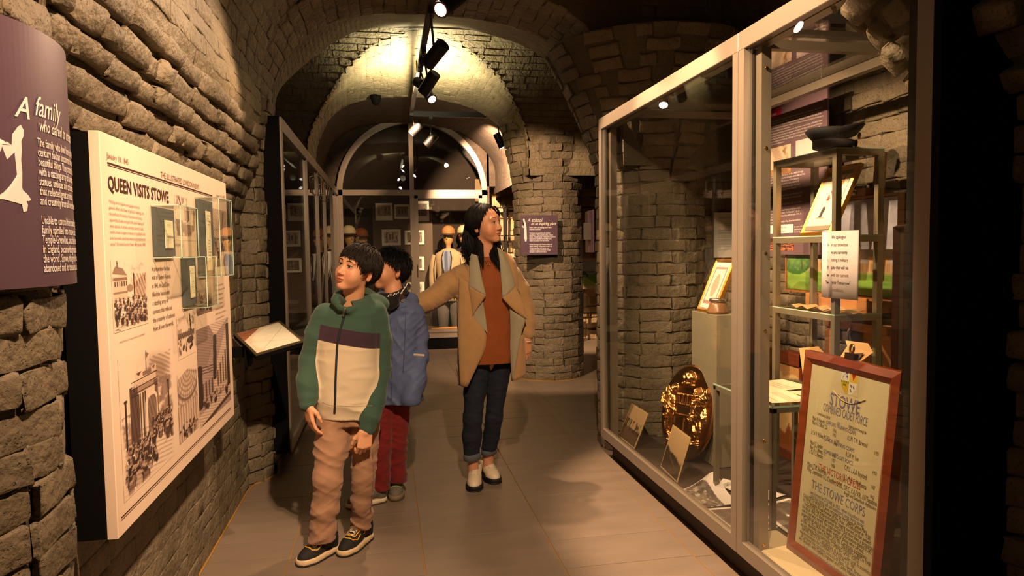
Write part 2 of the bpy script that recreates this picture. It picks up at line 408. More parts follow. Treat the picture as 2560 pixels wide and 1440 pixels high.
# --- left wall with the corbelled, crumbling courses, turning over into the vault
def lean(z): return np.where(z < 1.64, 0.0, np.clip(z-1.64, 0, .52)*.27)
PROF = []
for z in np.linspace(0, 2.26, 60): PROF.append((-.83+float(lean(np.array(z))), z))
for t in np.linspace(.06, math.pi/2, 40): PROF.append((.38-1.075*math.cos(t)**(2/2.7), 2.26+.80*math.sin(t)**(2/2.2)))
PROF = np.array(PROF); PS = np.concatenate([[0], np.cumsum(np.linalg.norm(np.diff(PROF, axis=0), axis=1))])
def S_left(u, v):
    return np.stack([np.interp(v, PS, PROF[:, 0]), u, np.interp(v, PS, PROF[:, 1])], -1)
wl = struct('wall_left', mesh_of('wall_left', *(lambda P: (P.reshape(-1, 3), MB().grid(P).f))(surface(S_left, 1.3, 4.22, 0, 2.27, 2, 60)), MORTAR))
def corb(u, v): return np.where(v < 1.0, .55+.5*vnoise(u*4, v*4, 0, 5), .85+.4*vnoise(u*4, v*5, 0, 6))
brick_field(wl, S_left, 1.72, 4.2, 0.0, 1.62, BP, 200, jit=.8, depth=.008, seed=2, sgn=1, dfun=corb, gap=.005)
def ledge(u, v): return .55+.55*vnoise(u*7, v*30, 0, 5)+.5*np.clip((v-1.62)/.5, 0, 1)
brick_field(wl, S_left, 1.72, 4.2, 1.62, 2.12, BP, 110, bh=.0835, jit=.9, depth=.034, seed=3, sgn=1, dfun=ledge, gap=.004, vgap=.020, wob=.010, jitw=.35)
ceil = struct('ceiling', mesh_of('ceiling', *(lambda P: (P.reshape(-1, 3), MB().grid(P).f))(surface(S_left, 1.3, 4.22, 2.26, float(PS[-1]), 2, 60)), MORTAR))
brick_field(ceil, S_left, 1.72, 4.2, 2.10, float(PS[-1]), BPD, 120, jit=.7, depth=.007, seed=4, sgn=1, gap=.004)
# --- rib A (y 4.2 .. 4.8), profile measured on its far edge
def prof_from(pts, y):
    q = np.array([on_y(a, b, y) for a, b in pts]); return q[:, [0, 2]]
A_PX = [(671, 278), (683, 208), (715, 139), (756, 94), (822, 58), (878, 40), (950, 32), (1080, 35), (1200, 48), (1290, 66), (1339, 84), (1394, 118), (1436, 167), (1464, 215), (1478, 260), (1487, 312)]
PA = prof_from(A_PX, 4.8)
PA = np.vstack([[(PA[0, 0]-.004, 1.9)], PA, [(PA[-1, 0]+.004, 1.9)]])
def resample(P, n):
    s = np.concatenate([[0], np.cumsum(np.linalg.norm(np.diff(P, axis=0), axis=1))]); t = np.linspace(0, s[-1], n)
    return np.stack([np.interp(t, s, P[:, k]) for k in range(P.shape[1])], 1)
def smooth(P, k=3):
    for _ in range(k): P[1:-1] = .5*P[1:-1]+.25*(P[:-2]+P[2:])
    return P
PA = smooth(resample(PA, 90), 6)
SA = np.concatenate([[0], np.cumsum(np.linalg.norm(np.diff(PA, axis=0), axis=1))])
def S_ribA(u, v): return np.stack([np.interp(v, SA, PA[:, 0]), u, np.interp(v, SA, PA[:, 1])], -1)
rib = struct('vault_rib', mesh_of('vault_rib', *(lambda P: (P.reshape(-1, 3), MB().grid(P).f))(surface(S_ribA, 4.2, 4.8, 0, SA[-1], 2, 90)), MORTAR), ceil)
brick_field(rib, S_ribA, 4.2, 4.8, 0, float(SA[-1]), BPD, 170, jit=1.0, depth=.008, seed=7, sgn=1, gap=.005)
# near face of the rib above the arch (spandrel wall), right part runs on to the case recess
spn = MB(); topz = 3.6
for i in range(len(PA)-1):
    (x0, z0), (x1, z1) = PA[i], PA[i+1]
    for y, fl in ((4.2, 1), (4.8, 0)): spn.add([(x0, y, z0), (x1, y, z1), (x1, y, topz), (x0, y, topz)], [(0, 1, 2, 3) if fl else (3, 2, 1, 0)])
spn.add([(PA[-1, 0], 4.2, 1.9), (3.2, 4.2, 1.9), (3.2, 4.2, topz), (PA[-1, 0], 4.2, topz)], [(0, 1, 2, 3)])
spn.add([(-2.2, 4.22, 0), (PA[0, 0]-.09, 4.22, 0), (PA[0, 0]-.09, 4.22, topz), (-2.2, 4.22, topz)], [(0, 1, 2, 3)])
spn.build('spandrel', MORTAR, ceil)
def S_spR(u, v): return np.stack([u, np.full_like(u, 4.2), v], -1)
wr = sroot('wall_right')
brick_field(wr, S_spR, 1.62, 3.2, 2.15, 3.2, BP, 60, jit=1.2, depth=.012, seed=9)
# --- bay two: groin curve P between the dark cross vault and the lit barrel that runs to y = 7.5
P_PX = [(768, 358), (776, 334), (784, 312), (808, 260), (843, 201), (895, 139), (947, 104), (1000, 78), (1050, 66), (1100, 76), (1150, 105), (1200, 146), (1252, 194), (1287, 260), (1303, 292), (1311, 319), (1318, 351)]
B_PX = [(787.5, 385), (790, 368), (798, 347), (822, 295), (857, 266), (895, 253), (930, 246.5), (982, 243), (1040, 243), (1086, 246), (1138, 257), (1190, 272.6), (1225, 295), (1260, 323), (1276, 345), (1284, 358), (1289, 368)]
PY = [6.85, 6.8, 6.72, 6.55, 6.38, 6.2, 6.05, 5.92, 5.86, 5.92, 6.05, 6.2, 6.38, 6.6, 6.72, 6.8, 6.9]
PP = np.array([on_y(a, b, y) for (a, b), y in zip(P_PX, PY)]); PB = np.array([on_y(a, b, 7.5) for a, b in B_PX])
PP = smooth(resample(np.vstack([PP[:1]-[0, 0, .35], PP, PP[-1:]-[0, 0, .35]]), 80), 4)
PBr = smooth(resample(np.vstack([PB[:1]-[0, 0, .35], PB, PB[-1:]-[0, 0, .35]]), 80), 4)
TB = np.linspace(0, 1, 80); LB = 3.6
def S_cell(u, v):
    t = v/LB; A = np.stack([np.interp(t, TB, PP[:, k]) for k in range(3)], -1); B = np.stack([np.interp(t, TB, PBr[:, k]) for k in range(3)], -1)
    s = (u[..., None])/1.25
    return A*(1-s)+B*s
cell = struct('vault_cell', mesh_of('vault_cell', *(lambda P: (P.reshape(-1, 3), MB().grid(P).f))(surface(S_cell, 0, 1.25, 0, LB, 6, 80)), BPD), ceil)
brick_field(cell, S_cell, 0, 1.25, 0, LB, BPD, 220, jit=.7, depth=.007, seed=11, sgn=1, gap=.004, bw=.2)
cr = MB()
for sg in (-1, 1):
    half = PP[:41] if sg < 0 else PP[40:]
    half = half[half[:, 2] > 2.0]
    far = half.copy(); far[:, 0] += sg*2.2
    cr.grid(np.stack([half, far]), flip=(sg > 0)) if True else None
    mir = half.copy(); mir[:, 1] = 2*5.86-mir[:, 1]; mf = far.copy(); mf[:, 1] = mir[:, 1]
    cr.grid(np.stack([mir, mf]), flip=(sg < 0))
cr.build('cross_vault', BPD, ceil)
for sg, nm in ((-1, 0), (1, 1)):
    h = PP[:41][::-1] if sg < 0 else PP[40:]
    h = h[h[:, 2] > 2.05]; sl = np.concatenate([[0], np.cumsum(np.linalg.norm(np.diff(h[:, 1:], axis=0), axis=1))])
    def S_x(u, v, h=h, sl=sl, sg=sg):
        return np.stack([np.interp(v, sl, h[:, 0])+sg*u, np.interp(v, sl, h[:, 1]), np.interp(v, sl, h[:, 2])], -1)
    brick_field(ceil, S_x, .0, 1.3, 0, float(sl[-1]), BPD, 70, jit=1.1, depth=.009, seed=13+nm, sgn=(1 if sg > 0 else -1), gap=.006)
# crown of bay two on the near side, over the track (closes the vault)
mirP = PP.copy(); mirP[:, 1] = 2*5.86-mirP[:, 1]
MB().grid(np.stack([mirP, np.stack([PP[:, 0], np.full(80, 4.8), PP[:, 2]*0+np.interp(PP[:, 0], PA[:, 0], PA[:, 1])], 1)])).build('vault_crown', BPD, ceil)
# --- bay three, dark, and the back wall round the arched case
BK = mat('unlit_brick', (.30, .25, .20), .85, var=.3, vscale=12, bump=.8, bscale=40, bdist=.02)  # darker than the other brick: the far bay's lack of light put into colour
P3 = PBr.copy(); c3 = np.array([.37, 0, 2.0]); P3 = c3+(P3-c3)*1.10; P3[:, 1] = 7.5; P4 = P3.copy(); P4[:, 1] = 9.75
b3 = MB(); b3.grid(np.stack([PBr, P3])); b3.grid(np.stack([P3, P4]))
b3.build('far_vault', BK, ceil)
YF = 9.62; AX, AR, AZ = .39, 1.03, 2.17
wb = MB(); n = 40; arc = [(AX-AR*math.cos(math.pi*i/n), AZ+AR*math.sin(math.pi*i/n)) for i in range(n+1)]
arc = [(AX-AR, 0)]+arc+[(AX+AR, 0)]
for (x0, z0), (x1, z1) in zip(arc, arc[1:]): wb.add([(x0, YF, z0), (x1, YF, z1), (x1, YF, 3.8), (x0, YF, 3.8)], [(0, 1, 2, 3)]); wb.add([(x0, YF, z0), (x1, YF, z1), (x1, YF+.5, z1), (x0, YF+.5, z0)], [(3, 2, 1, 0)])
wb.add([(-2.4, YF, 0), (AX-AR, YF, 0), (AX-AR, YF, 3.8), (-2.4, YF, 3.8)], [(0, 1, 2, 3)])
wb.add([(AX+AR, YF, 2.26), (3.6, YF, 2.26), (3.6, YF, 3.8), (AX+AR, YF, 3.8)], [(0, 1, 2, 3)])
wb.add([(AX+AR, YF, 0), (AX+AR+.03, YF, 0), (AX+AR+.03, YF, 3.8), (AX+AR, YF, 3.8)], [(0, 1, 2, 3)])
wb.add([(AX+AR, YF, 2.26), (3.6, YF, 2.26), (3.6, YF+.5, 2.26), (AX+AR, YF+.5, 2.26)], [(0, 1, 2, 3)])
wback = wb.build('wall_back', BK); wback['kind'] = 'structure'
def S_st(u, v): return np.stack([u, np.full_like(u, 10.0), v], -1)
stw = struct('stone_wall', mesh_of('stone_wall', [(1.3, 10.0, 0), (3.7, 10.0, 0), (3.7, 10.0, 2.4), (1.3, 10.0, 2.4)], [(0, 1, 2, 3)], mat('stone_joint', (.50, .41, .29), .9)), wback)
brick_field(stw, S_st, 1.4, 3.6, 0, 2.31, STONE, 120, bw=.36, bh=.165, jit=1.5, depth=.035, seed=15, gap=.016, jitw=.3, name='stone', stuffname='stonework', wob=.02)
# --- round piers
def column(parent, cx, cy, r0, flare, seed, n_single, a0, a1, ztop=2.45, zf=1.85, rough=1.0, m=BP, depth=.010):
    def rad(z): return r0+flare*np.clip((z-zf)/.35, 0, 3)**1.3
    per = 2*math.pi*r0
    prof = [(float(rad(np.array(z)))-.002, z) for z in np.linspace(0, ztop, 40)]
    c = MB().lathe(prof, 48, (cx, cy, 0), cap=False).build('column', MORTAR, None, True)
    attach(c, parent); c.parent = parent
    def S(u, v):
        a = u/r0; R = rad(v); return np.stack([cx+R*np.cos(a), cy+R*np.sin(a), v], -1)
    brick_field(c, S, math.radians(a0)*r0, math.radians(a1)*r0, 0, ztop, m, n_single, jit=rough, depth=depth, seed=seed, sgn=1, bw=.2, gap=.007, wob=.008)
    return c
column(wl, -1.06, 1.58, .345, .10, 21, 110, -110, 80, zf=1.9, depth=.010)
column(wl, -1.06, 4.5, .35, .05, 22, 60, -130, 60, ztop=2.3, zf=2.0)
column(wr, 1.73, 7.28, .355, .05, 23, 190, -190, 10, ztop=2.75, zf=1.93)
column(wr, 1.81, 4.56, .355, .11, 24, 190, -200, 20, ztop=2.7, zf=1.85)
column(wr, 1.97, 1.62, .36, .22, 25, 190, -230, 0, ztop=2.6, zf=1.72, rough=2.2, depth=.024)
# --- right wall behind the case, and closing walls out of sight
XB = 2.42
wrm = MB(); wrm.add([(XB, -1, 0), (XB, 4.46, 0), (XB, 4.46, 3.8), (XB, -1, 3.8)], [(3, 2, 1, 0)])
wrm.add([(3.65, 4.2, 0), (3.65, 11, 0), (3.65, 11, 3.8), (3.65, 4.2, 3.8)], [(3, 2, 1, 0)])
wrm.add([(1.95, 4.45, 0), (2.6, 4.45, 0), (2.6, 4.45, 2.2), (1.95, 4.45, 2.2)], [(0, 1, 2, 3)])
wrm.build('wall_panel', MORTAR, wr)
def S_ew(u, v): return np.stack([u, np.full_like(u, 4.45), v], -1)
brick_field(wr, S_ew, 2.0, 2.42, 0, 2.2, BP, 50, jit=.9, depth=.010, seed=33)
def S_bw(u, v): return np.stack([np.full_like(u, XB), u, v], -1)
brick_field(wr, S_bw, 1.9, 4.45, 0, 2.3, BP, 110, jit=1.2, depth=.012, seed=31, sgn=-1)
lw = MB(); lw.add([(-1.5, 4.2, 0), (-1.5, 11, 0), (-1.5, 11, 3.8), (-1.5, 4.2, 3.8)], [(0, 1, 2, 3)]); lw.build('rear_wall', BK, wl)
rc = MB(); rc.add([(.38, -1.2, 3.1), (3.7, -1.2, 3.1), (3.7, 4.3, 3.1), (.38, 4.3, 3.1)], [(3, 2, 1, 0)])
rc.add([(-2.4, 7.4, 3.5), (3.7, 7.4, 3.5), (3.7, 11, 3.5), (-2.4, 11, 3.5)], [(3, 2, 1, 0)])
rc.build('recess_ceiling', MORTAR, ceil)
# ochre sealant line where the left wall meets the floor
sl_ = [(-.826, y, .001) for y in np.linspace(1.9, 4.1, 12)]
MB().tube([( -.822, y, .002) for y in np.linspace(1.9, 4.12, 10)]+[(-1.06+.365*math.cos(a), 4.5+.365*math.sin(a), .002) for a in np.radians(np.linspace(-45, -5, 8))], .006, 6).build('floor_edge_line', GROUT, floor)
MB().tube([(1.73+.375*math.cos(a), 7.28+.375*math.sin(a), .002) for a in np.radians(np.linspace(-200, 20, 40))], .006, 6).build('floor_edge_line', GROUT, floor)
# ================================================================== materials for fittings
BLACK = mat('matt_black', (.02, .017, .015), .85, spec=.15)
FRAME = mat('bronze_grey_metal', (.56, .51, .45), .38, .35, bump=.03, bscale=300)
FRAMED = mat('dark_channel', (.10, .085, .07), .6)
STEEL = mat('brushed_steel', (.66, .63, .58), .28, .9)
GLASS = glassmat('case_glass', 1.5, (.97, .98, .96), k=1.25)
ACRYL = glassmat('acrylic', 1.49, (.97, .985, .965), k=1.0)
ACEDGE = mat('acrylic_edge', (.70, .80, .72), .15, 0, spec=.8)
INK = mat('maroon_ink', (.22, .055, .05), .6)
INKG = mat('grey_ink', (.44, .36, .31), .6)
INKW = mat('white_ink', (.93, .90, .88), .6)
INKK = mat('black_ink', (.12, .10, .10), .6)
PURPLE = mat('plum_panel', (.34, .255, .315), .5, var=.04, vscale=3)
CREAM = mat('newsprint_board', (.90, .80, .71), .5)
PAPER = mat('old_paper', (.90, .86, .74), .7, var=.05, vscale=30)
TEAL = mat('slate_mount', (.235, .27, .27), .8, bump=.1, bscale=400)
GOLD = mat('gilt', (.82, .60, .27), .32, .85, bump=.15, bscale=120)
BRASS = mat('brass', (.78, .60, .30), .25, 1.0)
OAK = mat('oak', (.72, .50, .29), .5, c2=(.62, .41, .22), vscale=8, stretch=(1, 1, 8), bump=.06, bscale=80)
WHITE = mat('white_card', (.93, .92, .90), .6)
LENS = emit('lamp_glow', (1.0, .90, .78), 22.0)
def ptext(s, pf, p0, p1, ph, m, parent, up=(0, 0, 1), eps=.0016, name='lettering', bold=0, shear=0, fit=True, align='LEFT'):
    O, E, H_ = (np.asarray(pf(*q)) for q in (p0, p1, ph)); L = np.linalg.norm(E-O); ux = (E-O)/L
    up = np.asarray(up, float); uy = up-ux*(up @ ux); uy /= np.linalg.norm(uy); size = abs((H_-O) @ uy)/.70
    cu = bpy.data.curves.new('m', 'FONT'); cu.body = s; cu.size = size; o = bpy.data.objects.new('m', cu); me = bpy.data.meshes.new_from_object(o)
    wdt = max((v.co.x for v in me.vertices), default=1); bpy.data.objects.remove(o); bpy.data.curves.remove(cu); bpy.data.meshes.remove(me)
    return text(s, size, m, parent, O, ux, uy, name, xs=(L/wdt if fit else 1), bold=bold, shear=shear, eps=eps)
def para(lines, pf, a0, a1, b0, b1, hpx, m, parent, fill=None, up=(0, 0, 1), eps=.0016, bold=0, name='paragraph'):
    """lines between the first baseline a0-a1 and the last b0-b1; joined into one lettering part"""
    n = len(lines); os_ = []
    nat = max(len(s) for s in lines)
    for i, s in enumerate(lines):
        if not s: continue
        t = i/max(n-1, 1); p0 = tuple(np.array(a0)*(1-t)+np.array(b0)*t); p1 = np.array(a1)*(1-t)+np.array(b1)*t
        f = (len(s)/nat if fill is None else fill[i]); p1 = tuple(np.array(p0)*(1-f)+p1*f)
        os_.append(ptext(s, pf, p0, p1, (p0[0], p0[1]-hpx), m, parent, up, eps, name, bold))
    return join(os_, name, parent)
def join(os_, name, parent):
    V, F, b = [], [], 0; m = os_[0].data.materials[0]
    for o in os_:
        k = len(o.data.vertices); co = np.empty(k*3, np.float32); o.data.vertices.foreach_get('co', co); V.append(co.reshape(-1, 3))
        F += [tuple(b+i for i in p.vertices) for p in o.data.polygons]; b += k
        me = o.data; bpy.data.objects.remove(o); bpy.data.meshes.remove(me)
    return obj(name, mesh_of(name, np.concatenate(V), F, m), parent)
# ================================================================== engraving-like pictures (flat prints)
PB_, DK, MD = (.89, .79, .70), (.20, .13, .11), (.50, .39, .34)
def engrave(w, h, seed, bg=PB_, vign=True):
    c = Canvas(w, h, bg); c.seed = seed; c.r = random.Random(seed); c.vig = np.ones_like(c.x)
    if vign:
        d = np.minimum(np.minimum(c.x, 1-c.x), np.minimum(c.y, 1-c.y)*1.2)+.10*(fbm(c.x*6, c.y*6*h/w, 0, seed)-.5)
        c.vig = np.clip(d/.05, 0, 1)
    return c
def hatch(c, mask, col, ang, fr, al=.6, thr=.5):
    n = np.sin((c.x*c.asp*math.cos(ang)+c.y*math.sin(ang))*fr*6.28+fbm(c.x*5, c.y*5, 1, c.seed)*3)
    c.put((n*.5+.5 > thr)*mask*c.vig, col, al)
def crowd(c, x0, x1, y0, y1, n, hgt):
    for k in range(n):
        t = c.r.random(); x = x0+(x1-x0)*c.r.random(); y = y1+(y0-y1)*k/n; s = hgt*(.7+.6*(y1-y)/(y1-y0+1e-6))
        col = c.r.choice([DK, (.30, .21, .18), MD, (.75, .64, .56), (.15, .10, .10)])
        c.ell(x, y, s*.20/c.asp*1.0, s*.5, col, .9); c.ell(x, y+s*.55, s*.13/c.asp, s*.14, (.72, .60, .52) if c.r.random() < .6 else DK, .95)
def pic_street():
    c = engrave(96, 170, 3)
    c.shade((fbm(c.x*7, c.y*12, 0, 9)-.48)*4*((c.y > .55)&(c.y < .95)&(c.x > .35)), MD, .6)
    c.poly([(.02, .80), (.10, .90), (.30, .87), (.42, .76)], (.55, .44, .38)); c.rect(.03, .42, .42, .76, (.82, .71, .62))
    c.rect(.03, .70, .42, .745, MD); c.rect(.03, .52, .42, .55, MD, .8)
    for k in range(6): c.rect(.07+k*.06, .62, .10+k*.06, .69, DK, .8)
    c.line(.16, .88, .16, .97, .008, DK); c.ell(.16, .90, .03, .025, MD)
    c.poly([(.62, .40), (.62, .66), (1, .80), (1, .44)], (.76, .64, .56)); hatch(c, (c.x > .62)&(c.y > .42)&(c.y < .78), MD, .35, 22, .5)
    for k in range(4): c.rect(.68+k*.08, .58+k*.03, .70+k*.08, .66+k*.03, DK, .8)
    c.ell(.48, .58, .09, .055, MD, .8); c.line(.6, .42, .6, .78, .01, DK)
    crowd(c, .05, .97, .08, .44, 120, .085); c.put((c.y < .12)*(fbm(c.x*14, c.y*30, 0, 4) > .52)*c.vig, DK, .6); hatch(c, c.y < .46, DK, 1.3, 26, .25, .75)
    c.a = np.asarray(PB_)*(1-c.vig[..., None])+c.a*c.vig[..., None]; return c
def pic_arch():
    c = engrave(130, 300, 5); sm = (fbm(c.x*3.2, c.y*5, 0, 5)-.40)*5*np.clip((c.y-.50)*6, 0, 1)*np.clip((.97-c.y)*6, 0, 1)
    c.shade(sm*np.exp(-((c.x-.45)/.42)**4), (.60, .49, .42), .85); hatch(c, sm > .4, (.48, .38, .33), .9, 34, .45)
    for tx, th in ((.80, .26), (.93, .24), (.10, .12), (.70, .18)):
        c.shade((fbm(c.x*14, c.y*20, 0, 7)-.35)*6*(np.abs(c.x-tx) < .085)*(c.y > .36)*(c.y < .46+th), (.52, .41, .36), .8)
    c.rect(.18, .34, .66, .74, (.62, .50, .43)); c.rect(.16, .30, .30, .76, (.36, .26, .22)); c.rect(.60, .33, .68, .73, (.42, .31, .27))
    c.poly([(.24, .79), (.64, .79), (.66, .745), (.20, .745)], (.80, .69, .60)); c.rect(.26, .80, .40, .85, (.84, .73, .64)); c.rect(.56, .80, .66, .85, (.80, .69, .60))
    c.rect(.40, .80, .56, .835, (.50, .39, .34)); c.poly([(.28, .845), (.33, .815), (.38, .845)], DK, .8); c.poly([(.58, .845), (.61, .815), (.64, .845)], DK, .8)
    for y in (.74, .70, .685, .79): c.line(.20, y, .67, y, .004, DK)
    c.rect(.30, .30, .62, .69, (.85, .75, .66))
    for x in (.31, .34, .39, .43): c.line(x, .33, x, .68, .006, DK, .8)
    c.ell(.545, .58, .12, .075, (.88, .78, .69)); c.rect(.425, .34, .665, .58, (.88, .78, .69)); c.ell(.555, .565, .085, .06, (.52, .42, .37)); c.rect(.47, .34, .64, .565, (.52, .42, .37))
    hatch(c, (c.x > .47)&(c.x < .64)&(c.y > .34)&(c.y < .62), DK, 0.2, 40, .3); hatch(c, (c.x > .16)&(c.x < .30)&(c.y < .76)&(c.y > .3), DK, .1, 40, .45)
    c.line(.47, .84, .47, .98, .004, DK); c.poly([(.47, .98), (.53, .95), (.47, .92)], MD)
    for x, y0, y1 in ((.09, .27, .68), (.90, .40, .66)): c.line(x, y0, x, y1, .007, DK); c.ell(x, y1, .03, .012, DK)
    crowd(c, .05, .60, .10, .34, 150, .055); crowd(c, .55, .97, .26, .44, 110, .05); crowd(c, .10, .42, .03, .20, 40, .085); crowd(c, .78, .97, .22, .34, 14, .09)
    c.poly([(.45, .10), (.75, .16), (.95, .25), (.97, .22), (.6, .12)], MD, .6); hatch(c, c.y < .42, DK, 1.25, 30, .22, .72)
    c.a = np.asarray(PB_)*(1-c.vig[..., None])+c.a*c.vig[..., None]; return c
def pic_park():
    c = engrave(60, 110, 8); c.shade((fbm(c.x*5, c.y*8, 0, 8)-.42)*5*(c.y > .55)*(c.x < .45), MD, .6)
    c.line(.80, .45, .72, 1, .02, DK); c.shade((fbm(c.x*9, c.y*9, 0, 4)-.4)*6*(c.x > .6)*(c.y > .6), DK, .6)
    c.rect(.02, .46, .98, .58, (.48, .38, .32)); hatch(c, (c.y > .44)&(c.y < .60), DK, .3, 20, .5); crowd(c, .05, .9, .12, .42, 30, .10)
    c.ell(.72, .36, .2, .08, DK, .8); c.a = np.asarray(PB_)*(1-c.vig[..., None])+c.a*c.vig[..., None]; return c
def pic_theatre():
    c = engrave(64, 190, 9, vign=False); c.a[:] = (.80, .69, .61); r_ = np.hypot((c.x-.5)*1.0, (c.y-.98)*1.5)
    c.put((np.sin(r_*60) > .2)*(c.y > .5), MD, .5); th = np.arctan2(c.y-.98, c.x-.5); c.put((np.sin(th*22) > .5)*(c.y > .5), (.45, .35, .30), .4)
    c.put((np.abs(r_-.62) < .03), DK, .5); c.put((c.y < .52)*(np.sin(c.x*50+fbm(c.x*4, c.y*9, 0, 3)*3) > .2), MD, .6); crowd(c, .05, .95, .03, .22, 36, .07)
    c.put(c.y-.93 > .07*(1-np.abs(c.x-.5)*2.5), PB_); return c
def pic_hall():
    c = engrave(84, 230, 10, vign=False); c.a[:] = (.68, .57, .53)
    c.poly([(.0, .55), (.28, .60), (.52, .85), (.35, 1), (0, 1)], (.60, .50, .47)); c.poly([(.35, 1), (.52, .85), (.98, 1)], (.86, .76, .68))
    c.poly([(.45, .45), (.98, .98), (.98, .20), (.45, .20)], (.82, .71, .63))
    for k in range(5): c.rect(.56+k*.09, .28, .60+k*.09, .46+k*.06, DK, .7)
    c.line(.48, .40, .52, .85, .02, DK); c.line(.04, .2, .04, .6, .025, DK); c.line(.95, .16, .95, .92, .018, DK)
    for k in range(4): c.rect(.10+k*.09, .26, .14+k*.09, .42, DK, .65)
    for y in (.60, .57, .54): c.line(0, y, .46, y-.05, .004, DK)
    c.poly([(0, 0), (1, .12), (1, .20), (0, .12)], (.84, .74, .66)); crowd(c, .10, .95, .14, .24, 24, .06); hatch(c, c.y > -1, DK, 1.0, 40, .22, .6); c.poly([(0, 0), (1, .11), (1, .07), (0, -.04)], DK, .8); return c
def pic_monument():
    c = engrave(64, 130, 12); c.line(.32, .72, .18, 1.0, .014, DK, .8); c.shade((fbm(c.x*8, c.y*9, 0, 2)-.45)*7*(c.y > .70)*(c.x < .6), MD, .7)
    for x in (.48, .56, .64): c.line(x, .46, x, .68, .014, DK, .7)
    c.rect(.44, .66, .70, .70, MD); c.ell(.55, .28, .36, .14, MD, .7); c.shade((fbm(c.x*8, c.y*7, 0, 12)-.4)*6*(c.y < .46)*(c.y > .1), DK, .6); c.poly([(.5, .38), (.98, .36), (.75, .50)], (.92, .84, .76))
    c.line(.95, .35, .95, .70, .03, DK, .6); c.a = np.asarray(PB_)*(1-c.vig[..., None])+c.a*c.vig[..., None]; return c
def pic_figures(seed):
    c = engrave(60, 150, seed, vign=False); c.a[:] = (.76, .65, .58); c.shade(fbm(c.x*3, c.y*4, 0, seed)*1.3*(c.y < .5), (.42, .30, .26), .9)
    c.line(.6, .5, .75, .95, .02, MD); crowd(c, .1, .9, .1, .5, 26, .12); hatch(c, c.y > -1, DK, .9, 26, .25, .6); return c
# ================================================================== curved sign on the near left pier
SGR = .392
def sgn(theta, z, e=0.0):
    return np.stack([-1.06+(SGR+e)*np.cos(theta), 1.58+(SGR+e)*np.sin(theta), z+0*theta], -1)
sg_ = thing('curved_sign', 'plum sign about a family, curved round the rough pier at far left', 'sign', (-.75, 1.4, 1.31))
TH, ZZ = np.meshgrid(np.radians(np.linspace(-95, 22, 60)), np.linspace(1.318, 1.828, 2)); Pg = sgn(TH, ZZ)
sh = MB().sheet(Pg, -np.stack([np.cos(TH), np.sin(TH), 0*TH], -1)*.018).build('panel', PURPLE, sg_); sh.data.polygons.foreach_set('use_smooth', [True]*len(sh.data.polygons)) if False else None
for a in (-50, 5): MB().obox(sgn(np.radians(a), np.array(1.45), -.06), (.05*math.cos(math.radians(a)), .05*math.sin(math.radians(a)), 0), (-.03*math.sin(math.radians(a)), .03*math.cos(math.radians(a)), 0), (0, 0, .2)).build('standoff', BLACK, sg_)
def sgt(s, th0, z, size, xs, name='lettering', shear=0, bold=0): return text(s, size, INKW, sg_, (0, 0, 0), (1, 0, 0), (0, 0, 1), name, xs=xs, shear=shear, bold=bold, warp=lambda x, y: sgn(math.radians(th0)+x/SGR, z+y, .0015))
sgt('A', -17.0, 1.645, .060, .9, 'title', .35, .008); sgt('family', -9.5, 1.657, .056, .74, 'title', .35, .006); sgt('who dared to dream', -8, 1.628, .034, .62, 'subtitle', .35, .008)
for i, s in enumerate(['The family who lived here in the 18th', 'century had an uncommon love of', 'beautiful things. They crammed Stowe', 'with a dazzling array of paintings,', 'statues, antiques and curiosities', 'that reflected great ambition', 'and creativity from all over the world.', '', 'Unable to control their spending, the', 'family spiralled into massive debt. The', 'Temple-Grenvilles, once the richest', 'in England, became the greatest debtors in', "the world'. Stowe, this great house, was", 'abandoned and its treasures sold.']):
    if s: sgt(s, -9.0, 1.597-.0192*i, .0235, .60, 'paragraph', 0, .012)
def sgpoly(pts, name):
    cx = np.array(pts); th = np.radians(-15.5)+(cx[:, 0]*.62)/SGR; z = 1.490+cx[:, 1]*.56; V = sgn(th, z, .0014)
    bm = bmesh.new(); vv = [bm.verts.new(p) for p in V]; bm.faces.new(vv); bmesh.ops.triangulate(bm, faces=bm.faces); me = bpy.data.meshes.new(name); bm.to_mesh(me); bm.free(); me.materials.append(INKW); return obj(name, me, sg_)
fig = [(-.16, .16), (-.12, .22), (-.085, .20), (-.075, .16), (-.06, .14), (-.05, .155), (-.045, .175), (-.03, .185), (-.012, .175), (-.008, .150), (.004, .165), (.010, .195), (.008, .215), (.012, .242), (.024, .250), (.034, .236), (.032, .212), (.022, .195), (.022, .165), (.018, .130), (.020, .09), (.012, .062), (.018, .03), (.040, .012), (.050, -.002), (.040, -.008), (.028, -.006), (.036, -.02), (.030, -.042), (.016, -.046), (.012, -.02), (-.05, -.008), (-.16, -.012)]
sgpoly([(x-.02, y) for x, y in fig], 'white_figures')
# ================================================================== newspaper board
nb = thing('newspaper_board', 'cream wall board headed QUEEN VISITS STOWE, printed with old engravings', 'display board', (-.75, 2.6, .642))
bx = lambda x, y: on_x(x, y, -.70)
MB().box(-.728, -.70, 1.903, 3.292, .642, 1.692).build('board', CREAM, nb, bevel=.002, seg=1)
MB().box(-.80, -.729, 1.902, 3.29, .645, 1.689).box(-.83, -.80, 2.2, 3.0, .9, 1.5).build('backing_frame', BLACK, nb)
ptext('January 18, 1845', bx, (266, 394), (320, 412), (266, 379), INKG, nb, name='date')
ptext('THE ILLUSTRATED LONDON NEWS', bx, (401, 443), (497, 474), (401, 428), INKG, nb, name='masthead')
ptext('QUEEN VISITS STOWE', bx, (269, 473), (421, 507), (269, 438), INK, nb, name='headline', bold=.022)
ptext('January 18, 1845', bx, (540, 491), (561, 496), (540, 484), INKG, nb, name='date')
ru = MB()
